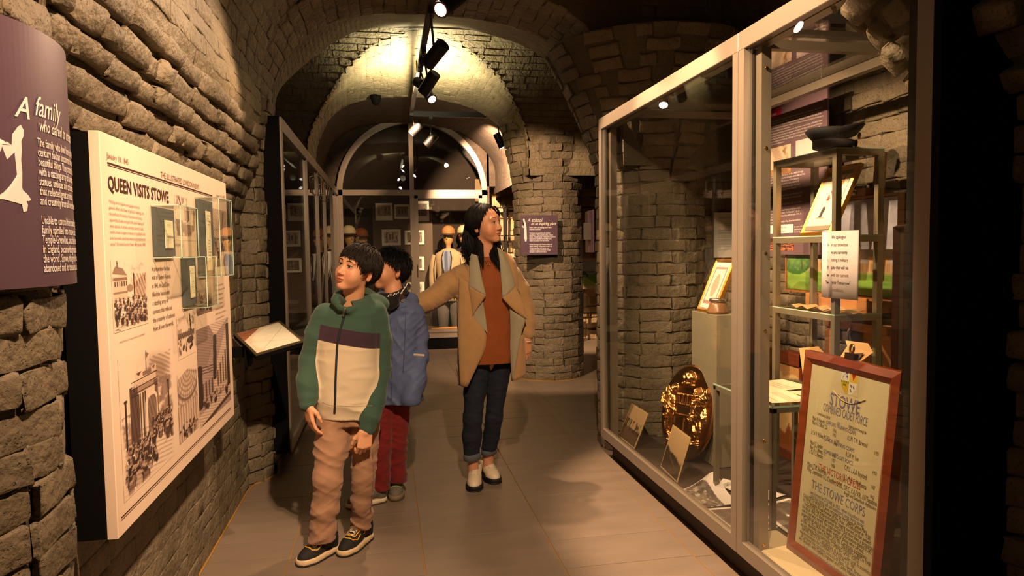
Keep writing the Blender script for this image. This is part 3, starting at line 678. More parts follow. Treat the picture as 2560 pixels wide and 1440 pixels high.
for p, q, h in (((268, 409), (530, 490), .0045), ((268, 413), (528, 494), .0012), ((303, 1296), (577, 1018), .003), ((303, 1302), (577, 1023), .0012)):
    a, b = bx(*p), bx(*q); ru.obox((-.6995, a[1], a[2]), (.0005, 0, 0), (0, b[1]-a[1], 0), (0, 0, h))
ru.build('rule_line', INK, nb)
para(['"Nothing can be imagined more gorgeous than the', 'general effect; the blaze of gilding is dazzling, and', 'the profusion of articles of furniture and luxury,', 'apparently all satin and gold, the lavish display of', 'every species of artistic curiosity, carved in oak,', 'marble, traced on paper or canvas, or modelled in the', 'precious metals, absolutely wearies and perplexes the', 'senses." (Illustrated London News, 18th January 1845)'], bx, (271, 506), (358, 524), (275, 613), (363, 614), 8, INKG, nb)
para(['In preparation for the', 'visit of Queen Victoria', 'in 1845, the 2nd Duke', 'filled the house with', 'a dazzling array of', 'contents that reflected', 'the creativity of cultures', 'from all over the world.'], bx, (378, 677), (431, 675), (383, 828), (437, 810), 12, INK, nb)
para(['of the house and the', 'state rooms were filled', 'with paintings and', 'objects gathered by', 'the family. Queen', 'Victoria and Albert', 'stayed in great splendour', 'in its state bedroom.'], bx, (537, 716), (563, 710), (538, 800), (564, 788), 5, INKG, nb)
para(['PRESENTATION OF THE ADDRESS TO HER MAJESTY'], bx, (298, 858), (362, 836), (298, 858), (362, 836), 4, INKG, nb, name='caption')
def bpic(c, bl, br, tl, name):
    O, X, Y = bx(*bl), bx(*br), bx(*tl); c.mesh(name, (-.70, O[1], O[2]), (0, X[1]-O[1], 0), (0, 0, Y[2]-O[2]), nb, eps=.0009)
for c, bl, br, tl, n in ((pic_street(), (284, 834), (371, 806), (279, 648), 'engraving_of_a_street'), (pic_arch(), (310, 1258), (438, 1140), (296, 898), 'engraving_of_an_arch'), (pic_park(), (445, 902), (488, 876), (441, 792), 'engraving_of_a_park'),
                         (pic_theatre(), (449, 1112), (497, 1074), (444, 936), 'engraving_of_a_theatre'), (pic_hall(), (500, 1072), (577, 1000), (494, 824), 'engraving_of_a_hall'), (pic_monument(), (440, 600), (489, 603), (436, 486), 'engraving_of_a_monument'),
                         (pic_figures(21), (533, 668), (570, 664), (530, 520), 'engraving_of_figures'), (pic_figures(22), (492, 790), (530, 782), (490, 692), 'engraving_of_a_carriage')): bpic(c, bl, br, tl, n)
# three acrylic boxes hung on the board
def acrylic(label, y0, y1, z0, z1, doc, seed):
    t = thing('display_box', label, 'display box', (-.66, (y0+y1)/2, z0), 'clear display boxes on the newspaper board')
    X1 = -.615; MB().box(-.6992, -.688, y0+.006, y1-.004, z0+.006, z1-.006).build('mount', TEAL, t)
    th = .004; g = MB()
    g.box(X1-th, X1, y0, y1, z0, z1).box(-.699, X1-th, y0, y0+th, z0, z1).box(-.699, X1-th, y1-th, y1, z0, z1)
    g.box(-.699, X1-th, y0+th, y1-th, z1-th, z1).box(-.699, X1-th, y0+th, y1-th, z0, z0+th); g.build('cover', ACRYL, t)
    e = MB(); q = .0022
    for y in (y0, y1-q):
        e.box(X1-q, X1+.0004, y, y+q, z0, z1)
        for z in (z0, z1-q): e.box(-.699, X1, y, y+q, z, z+q)
    for z in (z0, z1-q): e.box(X1-q, X1+.0004, y0, y1, z, z+q)
    e.build('polished_edge', ACEDGE, t)
    c = Canvas(24, 60, (.90, .87, .74)); r = random.Random(seed)
    for k in range(16): c.line(.15+r.random()*.1, .93-k*.052, .6+r.random()*.3, .93-k*.052, .006, (.55, .49, .38), .8)
    a0, a1, b0, b1 = doc
    d = thing('document', 'old letter sheet pinned inside the '+label.split(' holding')[0], 'document', (-.68, a0, b0), 'letters in the clear boxes')
    MB().box(-.686, -.684, a0, a1, b0, b1).build('sheet', PAPER, d); c.mesh('print', (-.6838, a0+.002, b0+.002), (0, a1-a0-.004, 0), (0, 0, b1-b0-.004), d, eps=.0006)
    return t
acrylic('small square clear box holding a letter, left of the three on the board', 2.262, 2.460, 1.367, 1.530, (2.345, 2.425, 1.398, 1.487), 1)
acrylic('tall clear box holding a long letter, upper right of the three on the board', 2.765, 2.985, 1.290, 1.592, (2.855, 2.925, 1.312, 1.545), 2)
acrylic('lower clear box holding a narrow letter, under the other two on the board', 2.545, 2.700, 1.190, 1.370, (2.607, 2.662, 1.222, 1.335), 3)
# ================================================================== tilted reading panel by the case end
lp = thing('reading_panel', 'tilted label panel with a map, bracketed by the black case end', 'label panel', (-.62, 3.7, .88))
Lc, Tc, Rc, Bc = (np.array(p) for p in ((-.808, 3.845, .95), (-.585, 3.955, 1.0), (-.415, 3.595, .93), (-.635, 3.49, .882)))
nl = np.cross(Rc-Bc, Lc-Bc); nl /= np.linalg.norm(nl); nl = nl if nl[2] > 0 else -nl
def quad(s, t, e=0): return Bc*(1-s)*(1-t)+Rc*s*(1-t)+Tc*s*t+Lc*(1-s)*t+nl*e
def slab(mb, s0, s1, t0, t1, e0, e1):
    V = [quad(s, t, e) for e in (e0, e1) for s, t in ((s0, t0), (s1, t0), (s1, t1), (s0, t1))]
    mb.add(V, [(3, 2, 1, 0), (4, 5, 6, 7), (0, 1, 5, 4), (1, 2, 6, 5), (2, 3, 7, 6), (3, 0, 4, 7)]); return mb
slab(MB(), 0, 1, 0, 1, -.028, -.004).build('tray', BLACK, lp, bevel=.003, seg=1)
fr_ = MB()
for a in ((0, 1, 0, .035), (0, 1, .965, 1), (0, .05, .035, .965), (.95, 1, .035, .965)): slab(fr_, *a, -.004, .004)
fr_.build('rim', mat('olive_bronze', (.42, .38, .28), .35, .6), lp)
c = Canvas(70, 110, (.86, .80, .70))
c.poly([(0, .60), (0, 1), (.55, 1)], (.60, .38, .28)); hatch_ = (np.sin((c.x+c.y)*60) > .3)*((c.y-c.x*.75 > .62)); c.put(hatch_, (.45, .28, .20), .7)
c.ell(.95, .35, .85, .60, (.90, .88, .80), .9); c.line(.2, .1, .95, .75, .004, (.7, .66, .58)); c.line(.1, .5, .8, .2, .004, (.72, .68, .6)); c.shade((fbm(c.x*6, c.y*8, 0, 3)-.5)*3, (.70, .66, .58), .35)
c.mesh('map_print', (0, 0, 0), (1, 0, 0), (0, 1, 0), lp, warp=lambda x, y: np.stack([sum(wt[..., None]*P for wt, P in ((1-(.05+.9*x), 0),)) if False else 0*x]*3, -1)+(Bc*((1-(.05+.9*x))*(1-(.035+.93*y)))[..., None]+Rc*((.05+.9*x)*(1-(.035+.93*y)))[..., None]+Tc*((.05+.9*x)*(.035+.93*y))[..., None]+Lc*((1-(.05+.9*x))*(.035+.93*y))[..., None])+nl*.0005)
MB().obox((-.86, 3.74, .84), (.24, -.04, 0), (0, .05, 0), (0, 0, .05)).obox((-.72, 3.66, .80), (.02, 0, 0), (0, .12, 0), (0, 0, .10)).build('bracket', BLACK, lp)
# ================================================================== left glass case
CXL = -.62; YL0, YL1 = 4.43, 9.55
lc = thing('glass_case', 'long glazed display case along the left side with a black end panel', 'display case', (-.9, 4.43, 0))
MB().box(-1.40, CXL, YL0-.028, YL0, .13, 2.205).box(-1.40, -.70, YL0-.028, YL0, 0, .13).build('end_panel', BLACK, lc)
posts = [YL0+.03]+[float(on_x(p, 500, CXL)[1]) for p in (767, 794, 812, 829.5)]+[YL1-.03]
f = MB(); f.box(CXL-.03, CXL+.012, YL0, YL1, 2.125, 2.205).box(CXL-.03, CXL+.012, YL0, YL1, .13, .19)
f.build('frame_rail', FRAME, lc)
for i, y in enumerate(posts):
    wd = .022 if i else .03; MB().box(CXL-.03, CXL+.010, y-wd, y+wd, .19, 2.125).build('frame_post', FRAME, lc); MB().box(CXL-.06, CXL-.03, y-.02, y+.02, .19, 2.125).build('seal', FRAMED, lc)
for a, b in zip(posts, posts[1:]): MB().box(CXL-.012, CXL-.006, a+.022, b-.022, .19, 2.125).build('glass_pane', GLASS, lc)
for y in (posts[2]-.09, posts[2]+.10, posts[3]-.11, posts[3]+.13):
    MB().tube([(CXL+.012, y, 1.92), (CXL+.04, y, 1.93), (CXL+.04, y, 2.07), (CXL+.012, y, 2.08)], .007, 8).build('handle', STEEL, lc)
MB().box(-1.40, CXL-.03, YL0, YL1, .13, .16).box(-1.40, CXL-.05, YL0, YL1, 2.17, 2.2).build('case_floor', BLACK, lc); MB().box(-1.40, CXL-.08, YL0, YL1, 0, .13).build('plinth', BLACK, lc)
MB().box(-1.41, -1.39, YL0, YL1, .16, 2.17).build('back_panel', mat('umber_panel', (.22, .17, .13), .8), lc)
def at(px, py, x): return on_x(px, py, x)
# a few objects on the case floor and on small wall shelves just inside the glass
o_ = at(728, 980, -.78); cw = thing('covered_block', 'cream cloth covered block on the floor of the left glass case', 'plinth', (-.82, float(o_[1]), .16))
MB().box(-.92, -.68, float(o_[1])-.12, float(o_[1])+.16, .16, .44).build('block', mat('cream_cloth', (.80, .72, .58), .85, bump=.2, bscale=120), cw, bevel=.012)
tr = thing('brass_cup', 'small brass cup standing on the cream block in the left case', 'cup', (-.75, float(o_[1])-.02, .44))
MB().lathe([(.0, 0), (.035, 0), (.03, .01), (.010, .02), (.008, .06), (.03, .075), (.042, .10), (.045, .14), (.040, .14), (.036, .10), (0, .08)], 20, (-.75, float(o_[1])-.02, .44), cap=False).build('cup_bowl', BRASS, tr, True)
bt = thing('wooden_bat', 'worn wooden bat leaning behind the brass cup in the left case', 'bat', (-.72, float(o_[1])+.1, .44))
MB().tube([(-.74, o_[1]+.16, .443), (-.76, o_[1]+.13, .50), (-.79, o_[1]+.06, .62), (-.80, o_[1]+.03, .66)], [.012, .034, .034, .02], 10, flat=.3).build('blade', OAK, bt, True)
s_ = at(728, 757, -.80); shf = thing('glass_shelf', 'small lit shelf holding an open book inside the left case', 'shelf', (-.85, float(s_[1]), float(s_[2])-.02)); MB().box(-1.39, -.72, s_[1]-.1, s_[1]+.22, s_[2]-.016, s_[2]-.008).build('shelf_plate', GLASS, shf)
bk = thing('open_book', 'open book with yellowed pages on the small shelf of the left case', 'book', (-.80, float(s_[1]), float(s_[2])))
MB().box(-.86, -.74, s_[1]-.06, s_[1]+.10, s_[2]-.008, s_[2]+.018).build('pages', PAPER, bk, bevel=.004); MB().box(-.865, -.735, s_[1]-.065, s_[1]+.105, s_[2]-.0079, s_[2]-.004).build('cover', OAK, bk)
s2 = at(728, 806, -.80); sh2 = thing('glass_shelf', 'lower small shelf with a glass dish inside the left case', 'shelf', (-.85, float(s2[1]), float(s2[2])-.02)); MB().box(-1.39, -.72, s2[1]-.1, s2[1]+.2, s2[2]-.016, s2[2]-.008).build('shelf_plate', GLASS, sh2)
dsh = thing('glass_dish', 'round glass dish on the lower shelf of the left case', 'dish', (-.80, float(s2[1]), float(s2[2])))
MB().lathe([(.03, -.008), (.055, .0), (.068, .018), (.066, .019), (.052, .004), (.0, -.002)], 28, (-.80, float(s2[1]), float(s2[2])), cap=False).build('bowl', ACEDGE, dsh, True)
# ================================================================== arched case at the end of the corridor
YC = 9.58
ac = thing('arched_case', 'arched glazed case with a centre mullion closing the end of the passage', 'display case', (.39, YC, 0))
MX = float(on_y(1028, 420, YC)[0]); R0, R1, ZC = .945, 1.02, 2.165
ring = MB(); n = 48
for i in range(n):
    a, b = math.pi*i/n, math.pi*(i+1)/n; V = []
    for y in (YC-.03, YC+.03):
        for R, t in ((R0, a), (R1, a), (R1, b), (R0, b)): V.append((AX-R*math.cos(t), y, ZC+R*math.sin(t)))
    ring.add(V, [(0, 1, 2, 3), (7, 6, 5, 4), (1, 5, 6, 2), (0, 3, 7, 4)])
ring.build('arch_frame', FRAME, ac)
MB().box(AX-R1, AX+R1, YC-.03, YC+.03, ZC-.035, ZC+.04).build('transom', FRAME, ac)
MB().box(MX-.030, MX+.030, YC-.032, YC+.03, .24, ZC+R0).build('mullion', FRAME, ac)
for x in (AX-R1, AX+R1-.075): MB().box(x, x+.075, YC-.03, YC+.03, .10, ZC).build('jamb', FRAME, ac)
MB().box(AX-R1, AX+R1, YC-.03, YC+.03, .16, .24).build('bottom_rail', FRAME, ac)
df = MB(); x0, x1, z0, z1 = MX+.03, AX+R1-.075, .24, ZC-.035
df.box(x0, x0+.05, YC-.045, YC-.03, z0, z1).box(x1-.05, x1, YC-.045, YC-.03, z0, z1).box(x0, x1, YC-.045, YC-.03, z1-.04, z1).box(x0, x1, YC-.045, YC-.03, z0, z0+.04); df.build('door_frame', FRAME, ac)
MB().tube([(x0+.025, YC-.05, 1.02), (x0+.025, YC-.075, 1.03), (x0+.025, YC-.075, 1.17), (x0+.025, YC-.05, 1.18)], .008, 8).build('handle', STEEL, ac)
for xa, xb in ((AX-R1+.07, MX-.03), (MX+.03, AX+R1-.07)): MB().box(xa, xb, YC-.004, YC+.004, .24, ZC-.035).build('glass_pane', GLASS, ac)
for sg in (-1, 1):
    P = [(AX+sg*R0*math.cos(t), YC, ZC+.04+R0*.965*math.sin(t)) for t in np.linspace(0, math.pi/2-.03, 20)]+[(MX+sg*.03, YC, ZC+.04+R0*.96), (MX+sg*.03, YC, ZC+.04)]
    b = MB(); k = len(P); b.add(P+[(x, y+.006, z) for x, y, z in P], [tuple(range(k)), tuple(range(2*k-1, k-1, -1))]); b.build('glass_pane', GLASS, ac)
UMB = mat('umber_back', (.30, .245, .195), .85, var=.15, vscale=6); YBK = 10.35
MB().box(AX-R1, AX+R1, YC+.04, YBK+.03, .10, .24).build('case_floor', UMB, ac)
MB().box(AX-1.5, AX+1.5, YBK, YBK+.03, .24, 3.5).box(AX-R1-.03, AX-R1, YC+.55, YBK, .24, 3.3).box(AX+R1, AX+R1+.03, YC+.55, YBK, .24, 3.3).build('back_panel', mat('umber_dark', (.17, .125, .095), .85, var=.2, vscale=5), ac)
MB().box(AX-R1+.02, AX+R1-.02, YC-.02, YC+.04, .0, .15).build('plinth', BLACK, ac)
yph = YBK-.04
pa, pb = on_y(930, 500, yph), on_y(1086, 800, yph); MB().box(pa[0], pb[0], yph+.002, yph+.03, .5, 2.02).build('display_panel', mat('taupe_panel', (.40, .34, .29), .8), ac)
PHO = [((938, 508), (982, 551), 'woodland print, uppermost left of the photographs in the arched case'), ((985, 511), (1025, 547), 'snow scene print with two figures beside the mullion of the arched case'), ((1037, 503), (1073, 553), 'upright portrait print right of the mullion in the arched case'), ((954, 574), (1002, 613), 'print of a grove, second row left in the arched case'), ((1011, 576), (1061, 611), 'print of a doorway, second row half hidden by the mullion'), ((1011, 642), (1061, 676), 'print of a corridor, third row by the mullion'), ((1013, 706), (1061, 740), 'lowest print by the mullion in the arched case'), ((955, 642), (1003, 676), 'print in the third row left, behind the head of the child in blue')]
for i, (a, b, lb) in enumerate(PHO):
    A, Bq = on_y(*a, yph), on_y(*b, yph); w_, h_ = Bq[0]-A[0], A[2]-Bq[2]
    t = thing('photograph', lb, 'photograph', (float(A[0]+w_/2), yph, float(Bq[2])), 'mounted photographs in the arched case')
    MB().box(A[0], Bq[0], yph-.014, yph-.004, Bq[2], A[2]).build('mount_card', WHITE, t)
    c = Canvas(40, 34, (.62, .55, .50)); r = random.Random(50+i); c.a[:] = (.52, .45, .41) if i % 3 else (.80, .74, .69)
    if i == 1:
        for k in range(3): c.ell(.25+.27*k, .45+.06*k, .07, .22, (.25, .19, .17)); c.ell(.25+.27*k, .70+.05*k, .045, .07, (.3, .23, .2))
    else:
        for k in range(9): x = r.random(); c.line(x, r.random()*.4, x+r.uniform(-.1, .1), .6+r.random()*.4, .02+.03*r.random(), r.choice([(.22, .16, .14), (.78, .72, .68), (.35, .28, .25)]), .85)
        c.shade((fbm(c.x*8, c.y*8, 0, i)-.4)*3, (.25, .19, .17), .5)
    c.mesh('print', (A[0]+w_*.13, yph-.0145, Bq[2]+h_*(.26 if i in (0, 2) else .15)), (w_*.74, 0, 0), (0, 0, h_*(.62 if i in (0, 2) else .70)), t, eps=.0006)
# mannequins in old school dress
WOODH = mat('pale_wood_head', (.80, .63, .42), .5, c2=(.70, .52, .33), vscale=6)
def mannequin(px, pyc, yy, label, coat, capc, trim, shirt, tie, turn=0.0, sc=1.0):
    H_ = on_y(px, pyc, yy); hx, hz = float(H_[0]), float(H_[2])            # head centre
    t = thing('mannequin', label, 'mannequin', (hx, yy, .24), 'mannequins in the arched case')
    ca, sa = math.cos(turn), math.sin(turn); R = np.array([[ca, -sa, 0], [sa, ca, 0], [0, 0, 1]])
    P = lambda x, y, z: tuple(np.array((hx, yy, hz))+R @ np.array((x, y, z)))
    h = MB(); prof = [(.001, .12), (.05, .112), (.082, .075), (.09, .03), (.086, -.02), (.072, -.07), (.05, -.105), (.042, -.13), (.046, -.19), (.055, -.22)]
    V0 = MB().lathe(prof, 20); h.add([P(x*.86, y*1.05-.01*(z < -.06), z) for x, y, z in V0.v], V0.f); h.ell(P(0, -.095, -.02), (.012, .016, .02), 8, 6); h.build('head', WOODH, t, True)
    cp = MB(); V0 = MB().lathe([(.001, .165), (.05, .155), (.09, .12), (.104, .07), (.101, .045)], 22, cap=False); cp.add([P(x*.95, y*1.06, z) for x, y, z in V0.v], V0.f)
    hat = cp.build('cap', capc, t, True); br = MB(); V = []
    for r_, z in ((.085, .052), (.115, .045), (.150, .030)): V.append([P(r_*math.sin(a)*.85, -r_*math.cos(a)*1.05, z-.01*abs(math.sin(a))) for a in np.linspace(-1.15, 1.15, 13)])
    br.sheet(np.array(V), np.array((0, 0, -.006))).build('cap_peak', mat('peak_'+capc.name, (.20, .15, .12), .5), hat, True)
    b = MB(); sec = [(-.17, .07, .07), (-.20, .12, .085), (-.235, .185, .10), (-.28, .215, .115), (-.40, .20, .125), (-.55, .175, .12), (-.70, .19, .13), (-.92, .21, .14), (-.93, .19, .12)]
    G = [[P(w_*math.sin(a), -d*math.cos(a), z) for a in np.linspace(0, 2*math.pi, 29)] for z, w_, d in sec]; b.grid(np.array(G)); b.build('blazer', coat, t, True)
    for s in (-1, 1):
        a = MB(); a.tube([P(s*.185, 0, -.27), P(s*.235, .0, -.42), P(s*.25, -.01, -.60), P(s*.245, -.05, -.80)], [.062, .06, .052, .045], 12); a.build('sleeve', coat, t, True)
        l = MB(); l.tube([P(s*.05, -.10, -.205), P(s*.075, -.125, -.30), P(s*.06, -.135, -.45), P(s*.015, -.133, -.60)], .008, 6); l.tube([P(s*.06, -.137, -.46), P(s*.10, -.12, -.9)], .006, 6); l.tube([P(s*.18, -.05, -.25), P(s*.2, -.09, -.45), P(s*.18, -.1, -.9)], .005, 6); l.build('piping', trim, t, True)
    V = [P(-.06, -.105, -.20), P(.06, -.105, -.20), P(.055, -.137, -.42), P(.0, -.142, -.58), P(-.055, -.137, -.42)]; MB().add(V+[tuple(np.array(v)+R @ np.array((0, .02, 0))) for v in V], [(0, 1, 2, 3, 4), (9, 8, 7, 6, 5)]+[(i, 5+i, 5+(i+1) % 5, (i+1) % 5) for i in range(5)]).build('shirt_front', shirt, t)
    MB().add([P(-.018, -.143, -.21), P(.018, -.143, -.21), P(.024, -.150, -.50), P(0, -.15, -.56), P(-.024, -.150, -.50)], [(0, 1, 2, 3, 4)]).build('tie', tie, t)
    V0 = MB().lathe([(.062, -.215), (.056, -.165), (.050, -.165)], 20, cap=False); MB().add([P(x, y, z) for x, y, z in V0.v], V0.f).build('collar', shirt, t, True)
    MB().lathe([(.20, 0), (.20, .012), (.02, .02), (.018, hz-.94-.24+.1)], 24, (hx, yy, .24)).build('stand', BLACK, t)
    lg = MB(); lg.tube([P(-.09, 0, -.90), P(-.10, 0, -1.3), P(-.10, 0, hz*0-1.52+.0)], [.10, .075, .07], 12); lg.tube([P(.09, 0, -.90), P(.10, 0, -1.3), P(.10, 0, -1.52)], [.10, .075, .07], 12); lg.build('trousers', mat('grey_flannel', (.28, .26, .25), .9), t, True)
NAVY = mat('navy_wool', (.17, .13, .19), .9, bump=.15, bscale=300); TRIMW = mat('cream_braid', (.80, .72, .62), .7)
mannequin(872, 592, 9.98, 'mannequin in a piped navy blazer and pale cap, behind the boy in green', NAVY, mat('cream_cap', (.86, .78, .62), .7), TRIMW, WHITE, mat('maroon_silk', (.36, .10, .14), .5), .5)
mannequin(903, 598, 10.12, 'mannequin with a brown and blue cap standing behind the navy blazer', mat('brown_wool', (.30, .20, .13), .9), mat('russet_cap', (.58, .32, .14), .7), mat('dull_blue', (.36, .38, .42), .7), WHITE, NAVY, .9)
mannequin(1121, 592, 9.98, 'mannequin in a cream jacket edged dark, left of the woman', mat('cream_jacket', (.66, .57, .44), .85), mat('tan_cap', (.62, .42, .24), .7), mat('dark_braid', (.16, .12, .10), .7), mat('blue_shirt', (.48, .52, .62), .7), mat('grey_tie', (.34, .36, .45), .6), -.35)
mannequin(1160, 590, 10.1, 'mannequin with a lit face half hidden by the head of the woman', NAVY, mat('cream_cap2', (.84, .72, .55), .7), TRIMW, WHITE, NAVY, .3)
for i, (p, q) in enumerate((((1078, 829), (1150, 822)), ((1086, 834), (1156, 829)))):
    A, Bq = on_y(*p, 9.75), on_y(*q, 9.9); A = (A[0], 9.75, .262+i*.0); Bq = (Bq[0]+.3, 9.95-.12*i, .262)
    t = thing('wooden_oar', ('upper' if i == 0 else 'lower')+' of two pale oars lying on the floor of the arched case', 'oar', A, 'oars in the arched case')
    MB().tube([A, tuple(np.array(A)*.8+np.array(Bq)*.2), Bq], [.012, .018, .016], 10).build('shaft', OAK, t, True)
# ================================================================== track lighting
TRK = mat('track_black', (.05, .042, .036), .5); TRKS = mat('track_lit_side', (.42, .36, .26), .5)
tk = thing('lighting_track', 'long black lighting track running along the crown of the vault', 'lighting track', (.31, 4.5, 2.9))
zt = 2.885; MB().box(.297, .333, .6, 7.92, zt, zt+.034).build('rail', TRK, tk); MB().box(.293, .297, .6, 7.92, zt+.004, zt+.034).build('lit_rail_side', TRKS, tk)  # beige left strip paints the light falling on the black rail's side
for y in (1.5, 3.2, 4.6, 6.4): MB().tube([(.315, y, zt+.034), (.315, y, 3.1)], .006, 6).build('hanger', TRK, tk)
t2 = thing('lighting_track', 'short black track crossing the passage in front of the arched case', 'lighting track', (.8, 7.92, 2.9)); MB().box(.333, 1.33, 7.90, 7.936, zt, zt+.06).build('rail', TRK, t2)
def head(label, a, b, r, foot, lens=True, group='track spotlights', em=LENS):
    a, b = np.array(a, float), np.array(b, float); d = (b-a)/np.linalg.norm(b-a)
    t = thing('track_spotlight', label, 'spotlight', tuple(a), group)
    MB().tube([a, a+d*.004, b, b+d*.0005], [r*.93, r, r, r*.97], 28).build('body', TRK, t, False)
    MB().tube([b+d*.0006, b+d*.004], [r*.97, r*.97], 28).build('rim', mat('copper_rim', (.40, .25, .17), .3, .7), t)
    MB().tube([b+d*.0042, b+d*.0052], [r*.74, r*.74], 28).build('lens', em, t)
    m_ = a*.45+b*.55; MB().tube([m_, m_*.3+np.array(foot)*.7, foot], .008, 8).build('bracket', TRK, t); MB().obox(np.array(foot)-[.02, .05, .0], (.04, 0, 0), (0, .10, 0), (0, 0, .03)).build('adapter', TRK, t)
def hpx(label, pa, ya, pb, yb, r, yf): head(label, on_y(*pa, ya), on_y(*pb, yb), r, (.315, yf, zt-.03))
hpx('spotlight with its bright lens facing the viewer, nearest along the track', (1170, -28), 4.0, (1102, 24), 3.80, .047, 3.98)
hpx('black spotlight hanging below the bright vault, second along the track', (1109, 110), 4.50, (1069, 160), 4.62, .047, 4.45)
hpx('black spotlight hanging third along the track, above another', (1088, 183), 5.35, (1058, 231), 5.45, .047, 5.3)
hpx('spotlight tucked under the third one and turned right', (1062, 222), 5.75, (1080, 248), 5.65, .042, 5.8)
hpx('spotlight turned up to the vault behind the third one', (1056, 212), 5.62, (1042, 204), 5.68, .040, 5.62)
hpx('spotlight at the far end of the main track by the mullion', (1052, 308), 7.75, (1028, 334), 7.78, .046, 7.75)
head('spotlight under the cross track, right of the mullion', on_y(1090, 336, 7.9), on_y(1066, 362, 7.95), .046, (float(on_y(1077, 330, 7.918)[0]), 7.918, zt-.03))
head('dim spotlight at the right end of the cross track', on_y(1241, 334, 7.9), on_y(1256, 368, 7.9), .042, (1.30, 7.918, zt-.03))
dm = thing('dome_camera', 'small dark dome fixed to the vault left of the track', 'camera', tuple(on_y(940, 250, 7.35))); c_ = on_y(940, 252, 7.35)
MB().lathe([(.0, -.05), (.03, -.042), (.045, -.015), (.05, .01), (.055, .012), (.055, .05)], 20, c_).build('dome', BLACK, dm, True); MB().tube([c_+[0, 0, .045], c_+[0, 0, .2]], .012, 8).build('stem', BLACK, dm)
# ================================================================== signs on the far pier, iron shelving and painting behind it
def infosign(label, BL, BR, TL, title):
    BL, BR, TL = (np.array(p, float) for p in (BL, BR, TL)); t = thing('information_sign', label, 'sign', tuple((BL+BR)/2)); ux, uy = BR-BL, TL-BL; n_ = np.cross(ux, uy); n_ /= np.linalg.norm(n_)
    MB().obox(BL, ux, uy, -n_*.016).build('panel', PURPLE, t, bevel=.002, seg=1); MB().obox(BL+ux*.2+uy*.3-n_*.09, ux*.6, uy*.4, n_*.073).build('standoff', mat('grey_bracket', (.34, .31, .27), .6), t)
    if title:
        L = np.linalg.norm(ux); U, W_ = ux/L, uy/np.linalg.norm(uy); h = np.linalg.norm(uy); X = lambda a, b: BL+ux*a+uy*b
        text('A school', .055*h/.4, INKW, t, X(.19, .83), U, W_, 'title', xs=.75, shear=.4, bold=.008); text('on an inspiring place', .045*h/.4, INKW, t, X(.28, .755), U, W_, 'subtitle', xs=.70, shear=.4, bold=.008)
        Ls = ['Stowe, Stowe is an inspiring school where', 'creativity is nurtured.', '', 'The house was saved from the brink of', 'demolition in 1922 by the founders of Stowe', 'School. The small group of pioneering Governors', 'believed that beautiful surroundings could', 'inspire the young in the 20th century.', '', 'Stowe School gave the House a unique and', 'special character. Unlike many houses, it is', 'a living house filled with history, and', 'continues to inspire and enrich through', 'education, creativity and culture.']
        os_ = [text(s, .021*h/.4, INKW, t, X(.235, .675-.047*i), U, W_, 'paragraph', xs=.64, bold=.016) for i, s in enumerate(Ls) if s]; join(os_, 'paragraph', t)
        fg = [(.07, .90), (.10, .92), (.115, .89), (.125, .84), (.15, .80), (.16, .70), (.165, .50), (.17, .40), (.158, .38), (.158, .345), (.115, .345), (.115, .385), (.095, .42), (.105, .60), (.10, .68), (.065, .685), (.045, .73), (.05, .75), (.085, .745), (.10, .77), (.085, .82)]
        V = [X(a, b)+n_*.0014 for a, b in fg]; bm = bmesh.new(); bm.faces.new([bm.verts.new(p) for p in V]); bmesh.ops.triangulate(bm, faces=bm.faces); me = bpy.data.meshes.new('white_figure'); bm.to_mesh(me); bm.free(); me.materials.append(INKW); obj('white_figure', me, t)
a_, b_, d_ = on_y(1302, 638, 6.80), on_y(1395, 637, 6.80), on_y(1299, 538, 6.80)
infosign('plum sign with a white figure, titled A school, on the round pier', a_, b_, (a_[0], 6.80, d_[2]), True)
infosign('second plum sign seen edge-on at the right side of the round pier', (2.16, 6.98, 1.33), (2.19, 7.36, 1.33), (2.16, 6.98, 1.78), False)
IRON = mat('black_iron', (.06, .05, .045), .5, .4)
sf = thing('iron_shelving', 'black iron shelving frame standing before the pale stone wall', 'shelving', (2.0, 9.7, 0)); ys = 9.70
xv = float(on_y(1264, 560, ys)[0])
for x in (xv, xv+1.05, xv+2.0):
    for yy in (ys, ys+.12): MB().box(x-.013, x+.013, yy-.010, yy+.010, 0, 2.03).build('upright', IRON, sf)
for py in (519, 589, 790):
    z = float(on_y(1270, py, ys)[2]); MB().box(xv-.09, xv+2.05, ys-.010, ys+.13, z-.006, z+.006).build('shelf', IRON, sf)
q0, q1 = on_y(1304, 727, 9.62), on_y(1503, 645, 9.62)
pt = thing('framed_landscape', 'pale framed landscape of a green lawn, mostly hidden behind the round pier', 'painting', (float((q0[0]+q1[0])/2), 9.62, float(q0[2])))
MB().box(q0[0], q1[0], 9.62, 9.65, q0[2], q1[2]).build('mount', mat('pale_frame', (.78, .70, .62), .6), pt, bevel=.004)
c = Canvas(110, 60, (.62, .66, .72)); c.shade(c.y*1.2-.5, (.72, .74, .78), .7); c.rect(0, 0, 1, .48, (.38, .56, .16)); c.shade((fbm(c.x*14, c.y*8, 0, 3)-.3)*4*((c.y > .44)&(c.y < .60)), (.22, .36, .10), .9); c.poly([(.5, 0), (1, 0), (.80, .40), (.72, .40)], (.62, .74, .34)); c.ell(.80, .42, .06, .06, (.15, .15, .16)); c.ell(.80, .41, .03, .04, (.7, .7, .7)); c.rect(0, .36, 1, .40, (.30, .46, .16), .5)
c.mesh('picture', (q0[0]+.04, 9.62, q0[2]+.05), (q1[0]-q0[0]-.08, 0, 0), (0, 0, q1[2]-q0[2]-.10), pt, eps=.001)
MB().tube([((q0[0]+q1[0])/2, 9.64, q1[2]), ((q0[0]+q1[0])/2, 9.69, float(on_y(1270, 589, ys)[2])-.012)], .004, 6).build('hanging_wire', IRON, pt)
